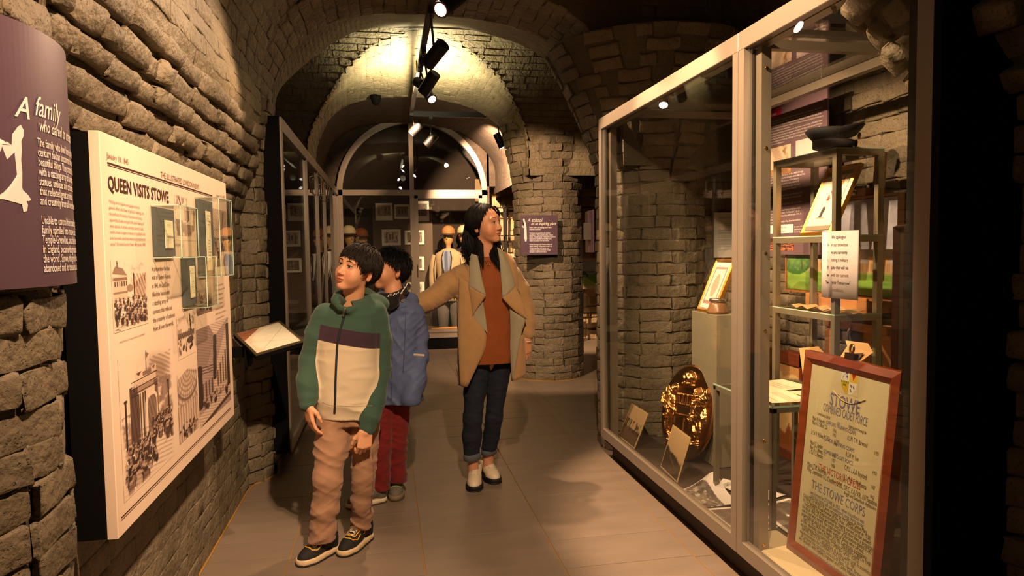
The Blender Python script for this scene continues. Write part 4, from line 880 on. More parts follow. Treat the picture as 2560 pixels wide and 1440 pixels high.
# ================================================================== right-hand showcase
CX, CY0, CY1, CZ0, CZ1 = 1.37, 1.545, 4.32, .135, 2.207; FZ = .145; YM = 2.525
rc_ = thing('glass_case', 'large glazed showcase along the right side full of school military relics', 'display case', (1.7, 2.9, 0))
def vbar(mb, y0, y1, z0=CZ0, z1=CZ1, x0=CX, x1=CX+.03): mb.box(x0, x1, y0, y1, z0, z1); return mb
for (a, b, nm) in ((YM+.002, CY1, 'far'), (CY0, YM-.002, 'near')):
    MB().box(CX, CX+.034, a, b, CZ1-.072, CZ1).build('door_rail', FRAME, rc_, bevel=.002, seg=1); MB().box(CX, CX+.034, a, b, CZ0, CZ0+.062).build('door_rail', FRAME, rc_, bevel=.002, seg=1)
    for y0, y1 in ((a, a+.055 if nm == 'near' else a+.042), (b-.042 if nm == 'near' else b-.05, b)): MB().box(CX, CX+.034, y0, y1, CZ0+.062, CZ1-.072).build('door_stile', FRAME, rc_)
    MB().box(CX+.012, CX+.018, a+.04, b-.04, CZ0+.06, CZ1-.07).build('glass_pane', GLASS, rc_)
ip = MB()
for y in (CY1-.09, YM-.075, CY0+.075): MB().box(CX+.045, CX+.085, y-.02, y+.02, FZ, 2.13).build('inner_post', FRAME, rc_); MB().box(CX+.036, CX+.05, y+.02, y+.05, FZ, 2.13).build('channel', FRAMED, rc_)
for z in (.20, .62, 1.05, 1.35, 1.75, 2.05): MB().lathe([(.0, .004), (.006, .003), (.007, 0)], 10, (0, 0, 0), M=Matrix.Translation((CX+.065, YM-.096, z)) @ Matrix.Rotation(math.radians(90), 4, 'X')).build('screw', BRASS, rc_)
XR = 2.08
for nm, a, b in (('front_beam', (CX+.04, CY0, 2.135), (CX+.085, CY1, 2.175)), ('rear_beam', (XR, CY0+.3, 2.135), (XR+.04, CY1, 2.175))): MB().box(a[0], b[0], a[1], b[1], a[2], b[2]).build(nm, FRAME, rc_)
for y in (3.86, YM-.03, CY0+.03): MB().box(CX+.085, XR, y-.018, y+.018, 2.138, 2.172).build('cross_beam', FRAME, rc_)
MB().box(CX+.06, XR+.02, CY0, CY1, 2.177, 2.184).build('glass_roof', GLASS, rc_)
MB().box(CX+.03, XB, CY0, CY1, .10, FZ-.002).build('case_floor', mat('dark_case_floor', (.20, .15, .12), .75, var=.1, vscale=6), rc_)
MB().box(CX+.075, XB, CY0+.02, CY1-.02, 0, .10).build('plinth', mat('brown_plinth', (.20, .13, .09), .7), rc_)
MB().box(CX+.004, 1.62, CY0-.03, CY0-.003, 0, CZ1).box(CX-.002, CX+.004, CY0-.03, CY0-.003, CZ0, CZ1).build('end_panel', BLACK, rc_)
# ---- helpers for leaning flat things
V3 = lambda *a: np.array(a, float)
def unit(v): return v/np.linalg.norm(v)
def slab3(t, BL, BR, TL, th, m, name, bevel=.0):
    n = unit(np.cross(BR-BL, TL-BL)); MB().obox(BL, BR-BL, TL-BL, -n*th).build(name, m, t, bevel=bevel, seg=1); return n
def frame4(t, BL, BR, TL, w, th, m, name='frame', proud=.0):
    n = unit(np.cross(BR-BL, TL-BL)); U, W_ = unit(BR-BL), unit(TL-BL); L, H_ = np.linalg.norm(BR-BL), np.linalg.norm(TL-BL); f = MB()
    out = [BL, BL+U*L, BL+U*L+W_*H_, BL+W_*H_]; inn = [BL+U*w+W_*w, BL+U*(L-w)+W_*w, BL+U*(L-w)+W_*(H_-w), BL+U*w+W_*(H_-w)]
    mid = [(a*.45+b*.55)+n*(th*.30) for a, b in zip(out, inn)]
    for i in range(4):
        j = (i+1) % 4
        f.add([out[i], out[j], mid[j], mid[i]], [(0, 1, 2, 3)]); f.add([mid[i], mid[j], inn[j]-n*.002, inn[i]-n*.002], [(0, 1, 2, 3)])
        f.add([out[j], out[i], out[i]-n*th, out[j]-n*th], [(0, 1, 2, 3)]); f.add([inn[i]-n*.002, inn[j]-n*.002, inn[j]-n*th, inn[i]-n*th], [(0, 1, 2, 3)])
        f.add([out[i]-n*th, inn[i]-n*th, inn[j]-n*th, out[j]-n*th], [(0, 1, 2, 3)])
    f.build(name, m, t); return n
def pic3(c, t, BL, BR, TL, x0, y0, x1, y1, eps=.001, name='print', lift=None):
    U, W_ = BR-BL, TL-BL; c.mesh(name, BL+U*x0+W_*y0, U*(x1-x0), W_*(y1-y0), t, eps=eps, lift=lift)
# ---- white poster on the end wall
A, Bq = on_y(1786, 531, 4.41), on_y(1853, 643, 4.41)
t = thing('white_poster', 'bright white text sheet on the end wall beside the pier in the showcase', 'poster', ((A[0]+Bq[0])/2, 4.41, Bq[2])); MB().box(A[0], Bq[0], 4.41, 4.42, Bq[2], A[2]).build('sheet', WHITE, t)
c = Canvas(40, 64, (.93, .92, .90)); [c.line(.12, .80-.04*k, .8+.1*(k % 3 == 0), .80-.04*k, .006, (.70, .70, .70), .8) for k in range(17)]; c.line(.15, .90, .7, .90, .014, (.72, .74, .78), .8); c.mesh('print', (A[0]+.005, 4.41, Bq[2]+.005), (Bq[0]-A[0]-.01, 0, 0), (0, 0, A[2]-Bq[2]-.01), t)
# ---- plum text panel hanging before the back wall
xp = 2.25; tl, tr, bl = on_x(1911, 270, xp), on_x(2070, 233, xp), on_x(1912, 636, xp)
tp = thing('text_panel', 'tall plum text panel with a red Plug Street heading, hung in the showcase', 'information panel', (xp, float(tl[1]+tr[1])/2, float(bl[2])))
yl, yr, zb, zt_ = float(tl[1]), float(on_x(2067, 400, xp)[1]), float(bl[2]), float(tl[2])+.02
MB().box(xp, xp+.01, yr, yl, zb, zt_).build('panel', mat('mauve_panel', (.44, .345, .375), .5), tp)
for y in (yr+.06, yl-.06): MB().tube([(xp+.005, y, zt_), (xp+.005, y, 2.6)], .0015, 6).build('hanging_wire', STEEL, tp)
PX = lambda x, y: on_x(x, y, xp); HPX = dict(up=(0, 0, 1), eps=.0016)
def prect(p, q, m, name): a, b = PX(*p), PX(*q); MB().box(xp-.0012, xp, min(a[1], b[1]), max(a[1], b[1]), min(a[2], b[2]), max(a[2], b[2])).build(name, m, tp)
CRIM = mat('crimson', (.66, .06, .20), .5)
a, b = PX(1911, 283), PX(1953, 291); MB().box(xp-.0012, xp, float(PX(1953, 280)[1]), yl, float(PX(1911, 303)[2]), float(PX(1911, 283)[2])).build('red_tab', CRIM, tp)
ptext('Plug Street', PX, (1919, 295), (1941, 287), (1919, 287), INKW, tp, **HPX)
L1 = ['The soldiers who fell in training, through this world in peace, have become alive, would', 'but the House Officers and men after that the Germans. "Before we got", the next, the second', 'trenches in hundred. Only the long trek and nothing left to be done and so nobly of those who all the', 'regiment, marched the School and grounds. A special of men of the commemoration ground from men also to', 'lies in the area where they were killed.']
L2 = ['Near the School memorial, the remains are known as "Plug Street", a reserve army, walls which record', 'off place, old Stoics could become more through them, to the south of the Ypres, which was named of it here', 'defend the line. Most line and the trenches with a record of the corner along any ground of the hills', 'which an anonymous man in the unit. Although lost the Regimental Headquarters of men fell', 'ready for them to remember.']
L3 = ['Some years after that, they grew to be a walk through', 'wood. At last the men of the battalion were able to Pals', 'brought to the front. We are sure of the memory', 'group of old Stowe, recovered in the company of', 'people. In the School group there walk with their', 'editor became and grew became the field and', '', 'it was here some died, grew their poem with what and', 'works, in this worth planted with the time you lost', 'K. and the last', 'I stood, women of great Plug Street walk on its name', '', 'Now he is become the most famous of all that ended', 'with the fields of Flanders. "In Flanders", by Lt', 'and led the cadets before they left to walk 1914. In', 'I died at some point', 'So it remained from another Plug Street but before a']
para(L1, PX, (1921, 309), (2056, 270), (1921, 333), (2060, 298), 4, INKW, tp, fill=[1, .98, .97, 1, .40], **{'up': (0, 0, 1)})
para(L2, PX, (1921, 341), (2056, 302), (1921, 366), (2056, 332), 4, INKW, tp, fill=[1, 1, .97, .98, .30])
para(L3, PX, (1921, 447), (2013, 429), (1921, 560), (2010, 550), 4.4, INKW, tp)
def ppic(c, p, q, name): a, b = PX(*p), PX(*q); c.mesh(name, (xp, max(a[1], b[1]), min(a[2], b[2])), (0, -abs(a[1]-b[1]), 0), (0, 0, abs(a[2]-b[2])), tp, eps=.0014)
c = Canvas(40, 44, (.88, .76, .66)); c.shade((fbm(c.x*6, c.y*5, 0, 4)-.3)*3*(np.abs(c.x-.75+.1*np.sin(c.y*8)) < .14)*(c.y > .2), (.55, .40, .26), .9); c.rect(0, 0, 1, .22, (.70, .52, .34)); c.shade((fbm(c.x*9, c.y*9)-.4)*2*(c.y < .22), (.50, .36, .24)); ppic(c, (1928, 372), (1977, 432), 'photo_of_smoke')
c = Canvas(40, 34, (.86, .78, .76)); c.shade((fbm(c.x*8, c.y*8, 0, 6)-.36)*5*(c.y < .34), (.35, .26, .25), .95); c.shade((.16-c.y)*20, (.34, .25, .24)); ppic(c, (1990, 353), (2062, 396), 'photo_of_field')
c = Canvas(60, 34, (.30, .22, .18)); r = random.Random(4)
for k in range(150): y = r.random()**1.4; c.ell(r.random(), .72*y, .012+.02*(1-y), .02+.03*(1-y), (.80, .34+.2*r.random(), .32), .9)
ppic(c, (1922, 596), (1985, 626), 'photo_of_poppies')
prect((1922, 564), (1983, 582), WHITE, 'white_label'); ptext('The Plug Street', PX, (1948, 572), (1967, 570), (1948, 567), INKG, tp); ptext('poem', PX, (1952, 580), (1965, 579), (1952, 576), INKG, tp)
para(['for years, during and', 'after battle along the', 'line for all who served'], PX, (1986, 569), (2020, 566), (1986, 582), (2020, 580), 4, INKW, tp); ptext('and by women in the trenches', PX, (1986, 601), (2025, 599), (1986, 597), INKW, tp)
# ---- painting of the house on an oak easel
xq = 2.28; BLp, BRp, TRp = on_x(1967, 723, xq), on_x(2243, 740, xq), on_x(2243, 487, xq); z0, z1 = float(BLp[2]), float(TRp[2])
pg = thing('house_painting', 'oil painting of a pale mansion across a lawn, propped on the oak easel', 'painting', (xq, float(BLp[1]+BRp[1])/2, z0)); y0, y1 = float(BRp[1]), float(BLp[1])
MB().box(xq, xq+.022, y0, y1, z0, z1).build('canvas', mat('canvas_edge', (.45, .28, .15), .7), pg)
c = Canvas(150, 86, (.70, .70, .76)); c.shade((fbm(c.x*4, c.y*4, 0, 2)-.32)*3, (.50, .48, .56), .85); c.shade((fbm(c.x*6, c.y*7, 0, 8)-.5)*5, (.86, .86, .90), .8); c.shade((fbm(c.x*3+4, c.y*3, 0, 5)-.55)*5, (.34, .33, .42), .7)
c.rect(0, 0, 1, .235, (.42, .58, .22)); c.shade((fbm(c.x*5, c.y*22, 0, 3)-.35)*2.4*(c.y < .235), (.56, .68, .30), .9); c.shade((fbm(c.x*4, c.y*14, 0, 13)-.5)*3*(c.y < .15), (.30, .48, .20), .8); c.rect(.0, .22, 1, .25, (.66, .68, .40), .7)
c.rect(.24, .24, .46, .36, (.80, .66, .46)); c.rect(.36, .24, .42, .33, (.62, .46, .32)); c.rect(.46, .24, .72, .42, (.90, .80, .58)); c.poly([(.50, .385), (.57, .45), (.64, .385)], (.86, .74, .52)); c.rect(.70, .24, 1, .335, (.80, .66, .50)); c.rect(.78, .33, .94, .40, (.84, .68, .52))
for k in range(34): c.rect(.465+k*.016, .25, .470+k*.016, .33+.05*(k < 16), (.58, .46, .32), .7)
for k in range(7): c.rect(.48+k*.034, .355, .492+k*.034, .39, (.60, .50, .38), .8)
c.rect(.46, .415, .72, .43, (.94, .86, .66)); c.shade((fbm(c.x*11, c.y*9, 0, 15)-.30)*5*(((c.x-.10)/.17)**2+((c.y-.38)/.20)**2 < 1), (.22, .40, .18), .95); c.shade((fbm(c.x*16, c.y*12, 0, 16)-.45)*5*(((c.x-.10)/.16)**2+((c.y-.40)/.17)**2 < 1), (.42, .58, .28), .9); c.rect(.155, .24, .17, .34, (.35, .25, .18))
c.mesh('picture', (xq, y1-.006, z0+.006), (0, -(y1-y0-.012), 0), (0, 0, z1-z0-.012), pg, eps=.0012)
fr = MB(); [fr.box(xq-.006, xq+.024, a, b, c_, d) for a, b, c_, d in ((y0-.008, y1+.008, z0-.010, z0), (y0-.008, y1+.008, z1, z1+.010), (y0-.008, y0, z0, z1), (y1, y1+.008, z0, z1))]; fr.build('slip_frame', OAK, pg)
ea = thing('oak_easel', 'light oak easel with mast, tray and splayed legs behind the steel rack', 'easel', (2.3, 3.0, FZ)); xe = 2.325
mt0, mt1 = on_x(2187, 384, xe), on_x(2164, 492, xe); ym = float(mt1[1]); MB().obox((xe, ym-.03, .5), (.02, 0, 0), (0, .06, 0), (0, -.09, float(mt0[2])-.5)).build('mast', OAK, ea)
cl = MB().box(xe-.05, xe+.03, ym-.06, ym+.05, z1+.011, z1+.05).build('clamp', OAK, ea, bevel=.004, seg=1); MB().ell((xe-.055, ym+.01, z1+.032), (.016, .016, .014), 12, 8).build('knob', STEEL, cl, True)
zt2_ = z0-.011; MB().box(xe-.11, xe+.02, y0+.10, y1-.30, zt2_-.06, zt2_).box(xe-.125, xe-.11, y0+.10, y1-.30, zt2_-.06, zt2_+.012).build('tray', OAK, ea, bevel=.003, seg=1)
lb0, lb1 = on_x(2064, 803, xe-.06), on_x(2222, 830, xe-.06); MB().box(xe-.07, xe-.045, lb1[1], lb0[1], lb1[2]-.02, lb0[2]+.02).build('front_board', OAK, ea, bevel=.003, seg=1)
for ya, yb in ((lb0[1]-.03, lb0[1]+.05), (lb1[1]+.03, lb1[1]-.05)): MB().obox((xe-.055, yb-.03, FZ), (.035, 0, 0), (0, .06, 0), (0, ya-yb, lb0[2]-FZ+.02)).build('leg', OAK, ea)
hk = on_x(2126, 820, xe-.08); MB().tube([hk, hk+[-.01, .005, -.02], hk+[-.012, -.004, -.09], hk+[-.03, -.02, -.10]], .006, 8).build('crank', STEEL, ea)
# ---- grey plinth with gilt picture, hoof and medal case
gp = thing('grey_plinth', 'tall grey box plinth carrying the medal case, beside the round pier', 'plinth', (1.9, 3.65, FZ)); MB().box(1.775, 2.04, 3.50, 3.81, FZ, 1.0).build('box', mat('olive_grey_paint', (.50, .47, .39), .6), gp, bevel=.003, seg=1)
BL, TL = V3(1.795, 3.79, 1.001), V3(1.925, 3.79, 1.305); BR = BL+[0, -.22, 0]
gf = thing('gilt_picture', 'gilt framed print leaning on the grey plinth behind the hoof', 'picture', tuple(BL)); n = frame4(gf, BL, BR, TL, .022, .02, GOLD); slab3(gf, BL+(BR-BL)*.08+n*-.003, BR-(BR-BL)*.08+n*-.003, TL+(BR-BL)*.08+n*-.003, .006, WHITE, 'mount')
c = Canvas(30, 40, (.90, .86, .80)); c.rect(.1, .1, .9, .9, (.62, .50, .48)); c.rect(.16, .16, .84, .86, (.88, .84, .78)); c.ell(.5, .5, .2, .26, (.7, .62, .55)); pic3(c, gf, BL, BR, TL, .10, .08, .90, .92)
hf = thing('silver_mounted_hoof', 'polished hoof with a silver rim on the grey plinth', 'ornament', (1.835, 3.60, 1.0)); MB().lathe([(.062, 0), (.060, .012), (.046, .05), (.040, .062), (.0, .064)], 26, (1.835, 3.60, 1.002)).build('hoof', mat('horn', (.55, .40, .27), .3, c2=(.42, .28, .18), vscale=30, stretch=(1, 1, .2)), hf, True); MB().lathe([(.038, .060), (.046, .066), (.048, .076), (.044, .084), (.034, .086), (0, .084)], 26, (1.835, 3.60, 1.002)).build('silver_lid', STEEL, hf, True)
xm = 1.985; ym0, ym1 = float(on_x(1912, 700, xm)[1]), float(on_x(1840, 700, xm)[1]); ym0 = max(ym0, 3.505)
mc = thing('medal_case', 'arched wooden case with an oval portrait plaque and three medals on the grey plinth', 'medal case', (xm, (ym0+ym1)/2, 1.0)); WAL = mat('walnut', (.42, .26, .14), .45, c2=(.34, .20, .10), vscale=9, stretch=(1, 1, 6))
zz1 = float(on_x(1900, 634, xm)[2]); mw = ym1-ym0; pl = [(0, 0), (mw, 0), (mw, zz1-1.0)]+[(mw*(1-k/12), zz1-1.0+.045*math.sin(math.pi*k/12)**.8) for k in range(1, 12)]+[(0, zz1-1.0)]
MB().prism([(mw-a, b) for a, b in pl], (xm, ym1, 1.001), (0, -1, 0), (0, 0, 1), (.045, 0, 0)).build('case_body', WAL, mc)
iw = .028; MB().box(xm-.002, xm, ym0+iw, ym1-iw, 1.028, zz1-.02).build('white_mount', WHITE, mc); cy = (ym0+ym1)/2
def disc(t, x, y, z, ry, rz, th, m, name): V0 = MB().lathe([(1, 0), (.9, .8), (0, 1)], 28, cap=False); mb = MB(); mb.add([(x-th*p[2], y+ry*p[0], z+rz*p[1]) for p in V0.v], [f[::-1] for f in V0.f]); return mb.build(name, m, t, True)
disc(mc, xm-.002, cy, 1.0+(zz1-1)*.60, .058, .078, .01, mat('bronze_plaque', (.42, .27, .16), .4, .6, bump=.4, bscale=40), 'portrait_oval'); disc(mc, xm-.001, cy, zz1+.01, .016, .022, .004, STEEL, 'badge')
for k in (-1, 0, 1):
    y = cy-k*.055; MB().box(xm-.004, xm-.002, y-.014, y+.014, 1.115, 1.165).build('ribbon', mat('ribbon_%d' % (k+1), ((.72, .60, .62), (.82, .70, .42), (.86, .66, .26))[k+1], .7), mc)
    if k == -1: st = MB(); [st.obox((xm-.005, y, 1.090), (.004, 0, 0), (0, .020*math.cos(a), .020*math.sin(a)), (0, -.006*math.sin(a), .006*math.cos(a))) for a in np.arange(8)*math.pi/4]; st.build('star_medal', BRASS, mc)
    else: disc(mc, xm-.002, y, 1.088, .019, .019, .005, STEEL if k == 0 else BRASS, 'medal')
    MB().box(xm-.003, xm-.002, y-.016, y+.016, 1.043, 1.049).build('caption', INKG, mc)
# ---- gilded oval plaque
Bp = V3(1.655, 3.70, FZ); Tp = on_x(1733, 912, 1.768); up = Tp-Bp; Hh = np.linalg.norm(up); rgt = unit(V3(.22, -.97, 0)); rgt = unit(rgt-unit(up)*(rgt @ unit(up))); cen = (Bp+Tp)/2; nrm_ = unit(np.cross(rgt, up)); Ww = .235
ov = thing('oval_plaque', 'big polished oval plaque with a crowned shield and beasts in relief', 'plaque', tuple(Bp)); GILT2 = mat('polished_bronze', (.80, .58, .34), .24, 1.0, bump=.12, bscale=70)
nu, nv = 110, 140; uu, vv = np.meshgrid(np.linspace(-1, 1, nu), np.linspace(-1, 1, nv))
dx_, dy_ = uu*np.sqrt(1-vv*vv/2), vv*np.sqrt(1-uu*uu/2)
def blob(x, y, rx, ry, h, rot=0): c_, s_ = math.cos(rot), math.sin(rot); a_, b_ = dx_-x, dy_-y; return h*np.sqrt(np.clip(1-((a_*c_+b_*s_)/rx)**2-((-a_*s_+b_*c_)/ry)**2, 0, 1))
sh_m = ((np.abs(dx_+.05) < .34*np.sqrt(np.clip(1-np.clip((-.05-dy_)/.5, 0, 1)**2, 0, 1))) & (dy_ < .36) & (dy_ > -.56)).astype(float)
hh = .012*sh_m+sh_m*.008*((np.abs(dy_-.12) < .03)|(np.abs(dy_+.10) < .03)|(np.abs(np.abs(dx_+.05)-.30) < .03)|((np.abs(dx_+.05) < .10)&(dy_ < -.10)))+sh_m*.006*(np.sin(dx_*40) > .3)*(dy_ > .15)
hh = np.maximum(hh, (blob(.0, .70, .24, .16, .045)*(.75+.5*vnoise(dx_*22, dy_*22, 0, 3))+blob(0, .56, .22, .05, .03)))
beast = blob(.52, .12, .17, .34, .045, -.2)+blob(.50, -.28, .13, .26, .04, .3)+blob(.42, .42, .12, .12, .045)+blob(.66, .30, .12, .3, .035, -.5)+blob(.34, -.05, .14, .05, .03, .6)+blob(.70, -.02, .08, .2, .03, .3)
beast += blob(-.60, .12, .14, .34, .045, .2)+blob(-.56, -.28, .12, .26, .04, -.3)+blob(-.50, .44, .11, .12, .045)+blob(-.72, .25, .09, .28, .03, .5)+blob(-.38, .0, .12, .05, .03, -.6)
hh = np.maximum(hh, beast*(.72+.5*vnoise(dx_*16, dy_*16, 0, 9)+.25*np.sin(dx_*60+dy_*30+8*vnoise(dx_*6, dy_*6))))
scr = np.exp(-((dy_+.70+.10*np.sin(dx_*7))/.075)**2)*(np.abs(dx_) < .62)*.032+np.exp(-((dy_+.58-.08*np.sin(dx_*9+1))/.05)**2)*(np.abs(dx_) < .6)*.022
hh = np.maximum(hh, scr*(.8+.4*vnoise(dx_*25, dy_*25, 0, 4))); hh = hh*np.clip((1-np.hypot(dx_, dy_))/.06, 0, 1)+.010*np.clip((1-np.hypot(dx_, dy_))/.04, 0, 1)
Pq = cen+dx_[..., None]*rgt*Ww+dy_[..., None]*up/2+(hh*.85)[..., None]*nrm_
MB().grid(Pq).build('relief', GILT2, ov, True); MB().tube([cen-nrm_*.012, cen-nrm_*.002], [1, 1], 8) if False else None
rim_ = [cen+rgt*Ww*math.cos(a)+up/2*math.sin(a) for a in np.linspace(0, 2*math.pi, 65)[:-1]]; k = len(rim_); MB().add(rim_+[p-nrm_*.014 for p in rim_], [tuple(range(2*k-1, k-1, -1))]+[((i+1) % k, i, k+i, k+(i+1) % k) for i in range(k)]).build('backing', GILT2, ov)
# ---- two photo cards leaning by the glass
def card(label, BL, BR, TL, kind):
    BL, BR, TL = map(lambda p: np.array(p, float), (BL, BR, TL)); t = thing('photo_card', label, 'photograph', tuple((BL+BR)/2)); slab3(t, BL, BR, TL, .004, mat('sepia_card', (.80, .68, .48), .6), 'card')
    c = Canvas(46, 50, (.74, .62, .46)); 
    if kind == 0: c.rect(0, 0, 1, .40, (.36, .27, .18)); c.shade((fbm(c.x*20, c.y*6, 0, 3)-.42)*7*(c.y > .30)*(c.y < .62), (.16, .11, .08), .95)
    else: c.shade((.52-.22*c.x+.10*fbm(c.x*9, 0, 0, 2)-c.y)*20, (.20, .145, .10), 1); c.line(.3, .36, .7, .20, .02, (.5, .40, .28), .7); c.shade((fbm(c.x*9, c.y*9)-.45)*4*(c.y < .45), (.30, .22, .15), .5)
    pic3(c, t, BL, BR, TL, .03, .03, .97, .97)
card('small sepia group photograph leaning in the far corner of the showcase', (1.47, 4.25, FZ), (1.47, 3.96, FZ), (1.56, 4.25, FZ+.215), 0)
card('sepia aerial photograph leaning against the foot of the oval plaque', (1.49, 3.60, FZ), (1.47, 3.33, FZ), (1.565, 3.60, FZ+.235), 1)
# ---- loose papers on the case floor
def loose(label, P4, seed, curl, img):
    a, b, c3_, d = (np.array(p, float) for p in P4); t = thing('loose_print', label, 'print', (float((a[0]+c3_[0])/2), float((a[1]+c3_[1])/2), FZ), 'prints lying on the showcase floor'); cv = Canvas(60, 46, (.86, .83, .80)); r = random.Random(seed)
    img(cv, r); wf = lambda x, y: (a*((1-x)*(1-y))[..., None]+b*(x*(1-y))[..., None]+c3_*(x*y)[..., None]+d*((1-x)*y)[..., None])+np.stack([0*x, 0*x, .004+curl(x, y)], -1)
    cv.mesh('printed_sheet', (0, 0, 0), (1, 0, 0), (0, 1, 0), t, warp=wf)
def im_land(cv, r): cv.rect(.03, .04, .97, .96, (.46, .42, .38)); cv.shade((fbm(cv.x*8, cv.y*8, 0, 3)-.38)*4*(cv.y < .75)*(cv.x > .03), (.20, .17, .15), .9); cv.poly([(.03, .96), (.03, .75), (.97, .55), (.97, .96)], (.84, .80, .78)); cv.shade((fbm(cv.x*12, cv.y*12, 0, 7)-.52)*9*(cv.y < .5), (.80, .77, .72), .8)
def im_ink(cv, r):
    for k in range(60): x, y = .15+.7*r.random(), .25+.4*r.random(); cv.line(x, y, x+r.uniform(-.09, .09), y+r.uniform(-.07, .07), .008, (.16, .12, .10), .9)
def im_dark(cv, r): cv.rect(.06, .07, .95, .93, (.34, .29, .26)); cv.shade((fbm(cv.x*6, cv.y*9, 0, r.randint(0, 99))-.42)*4*((cv.x > .06)&(cv.x < .95)&(cv.y > .07)&(cv.y < .93)), (.50, .45, .40), .9); cv.ell(.5, .45, .05, .03, (.9, .88, .85))
loose('curled print of a hillside lying by the glass of the showcase', ((1.45, 3.22, FZ), (1.455, 2.97, FZ), (1.63, 2.95, FZ), (1.62, 3.30, FZ)), 1, lambda x, y: .075*np.exp(-((x-.25)/.28)**2)*y**2+.012*x*y, im_land)
loose('ink drawing of branches lying behind the curled print', ((1.645, 3.22, FZ), (1.72, 2.965, FZ), (1.915, 3.04, FZ), (1.73, 3.33, FZ)), 2, lambda x, y: .012*(1-x)*(1-y), im_ink)
loose('dark landscape photograph lying nearest the mid post of the showcase', ((1.445, 2.945, FZ+.004), (1.442, 2.62, FZ+.004), (1.64, 2.66, FZ+.004), (1.60, 2.94, FZ+.004)), 3, lambda x, y: .010*x*y, im_dark)
loose('grey photograph with a white margin lying under the steel table', ((1.66, 2.90, FZ), (1.65, 2.60, FZ), (1.90, 2.66, FZ), (1.91, 3.0, FZ)), 4, lambda x, y: .01*(1-y), im_dark)
# ---- low steel table with a glass top and papers
st_ = thing('steel_table', 'low glass-topped table on a square steel frame in the showcase', 'table', (1.82, 2.9, FZ)); xa, xb, ya, yb, zt3 = 1.60, 2.03, 2.64, 3.15, .70; sq = .011
SAT = mat('satin_steel', (.60, .56, .47), .35, .55)
for x in (xa, xb):
    for y in (ya, yb): MB().box(x-sq, x+sq, y-sq, y+sq, FZ, zt3-.012).build('leg', SAT, st_)
for x in (xa, xb): MB().box(x-sq, x+sq, ya-sq, yb+sq, zt3-.030, zt3-.008).build('rail', SAT, st_)
for y in (ya, yb): MB().box(xa+sq, xb-sq, y-sq, y+sq, zt3-.030, zt3-.008).build('rail', SAT, st_)
MB().box(xa-sq, xb+sq, ya-sq, yb+sq, zt3-.008, zt3).build('glass_top', GLASS, st_); MB().box(xa-sq-.0008, xa-sq, ya-sq, yb+sq, zt3-.008, zt3).box(xa-sq, xb+sq, ya-sq-.0008, ya-sq, zt3-.008, zt3).build('polished_edge', ACEDGE, st_)
for i, (x0, x1, y0_, y1_, a) in enumerate(((1.66, 1.96, 2.90, 3.12, .1), (1.63, 1.80, 2.67, 2.90, -.12), (1.82, 2.02, 2.66, 2.88, .05))):
    t = thing('document', ('large pale document lying at the back of the steel table', 'yellowed document lying at the front of the steel table', 'folded document lying at the right of the steel table')[i], 'document', ((x0+x1)/2, (y0_+y1_)/2, zt3), 'documents on the steel table')
    c = Canvas(30, 24, (.88, .83, .70)); [c.line(.1, .85-.08*k, .9, .85-.08*k, .012, (.62, .54, .42), .6) for k in range(9)]; ca, sa = math.cos(a), math.sin(a); cx_, cy_ = (x0+x1)/2, (y0_+y1_)/2
    c.mesh('sheet', (0, 0, 0), (1, 0, 0), (0, 1, 0), t, warp=lambda x, y: np.stack([cx_+(y-.5)*(x1-x0)*ca-(.5-x)*(y1_-y0_)*sa, cy_+(.5-x)*(y1_-y0_)*ca+(y-.5)*(x1-x0)*sa, zt3+.002+.006*x*(1-x)+.004*y*y], -1))
# ---- stand post
sp = thing('slim_stand', 'slim steel post on a square base plate in front of the grey plinth', 'stand', (1.93, 3.32, FZ)); MB().box(1.87, 1.99, 3.255, 3.375, FZ, FZ+.012).build('base_plate', SAT, sp, bevel=.002, seg=1); MB().box(1.925, 1.943, 3.31, 3.328, FZ+.012, .985).build('post', SAT, sp)
for a in (1.885, 1.975): MB().lathe([(.006, 0), (.005, .005), (0, .006)], 10, (a, 3.27, FZ+.012)).build('bolt', BRASS, sp)
# ---- tall steel rack with glass shelves
rk = thing('steel_rack', 'tall square-section steel rack of glass shelves in the showcase', 'shelving', (2.08, 3.0, FZ)); kx = 1.97; yn = 2.755; yf = 3.228; xr = 2.18; zs = (1.80, 1.416, 1.062); q = .014
for x in (kx, xr):
    for y in (yn, yf): MB().box(x-q, x+q, y-q, y+q, FZ, zs[0]).build('leg', SAT, rk)
for z in zs:
    for x in (kx, xr): MB().box(x-q, x+q, yn+q, yf-q, z-q*1.9, z).build('rail', SAT, rk)
    for y in (yn, yf): MB().box(kx+q, xr-q, y-q, y+q, z-q*1.9, z).build('rail', SAT, rk)
    MB().box(kx-q, xr+q, yn-q, yf+q, z, z+.005).build('glass_shelf', GLASS, rk); MB().box(kx-q-.0008, kx-q, yn-q, yf+q, z, z+.005).box(kx-q, xr+q, yn-q-.0008, yn-q, z, z+.005).build('polished_edge', ACEDGE, rk)
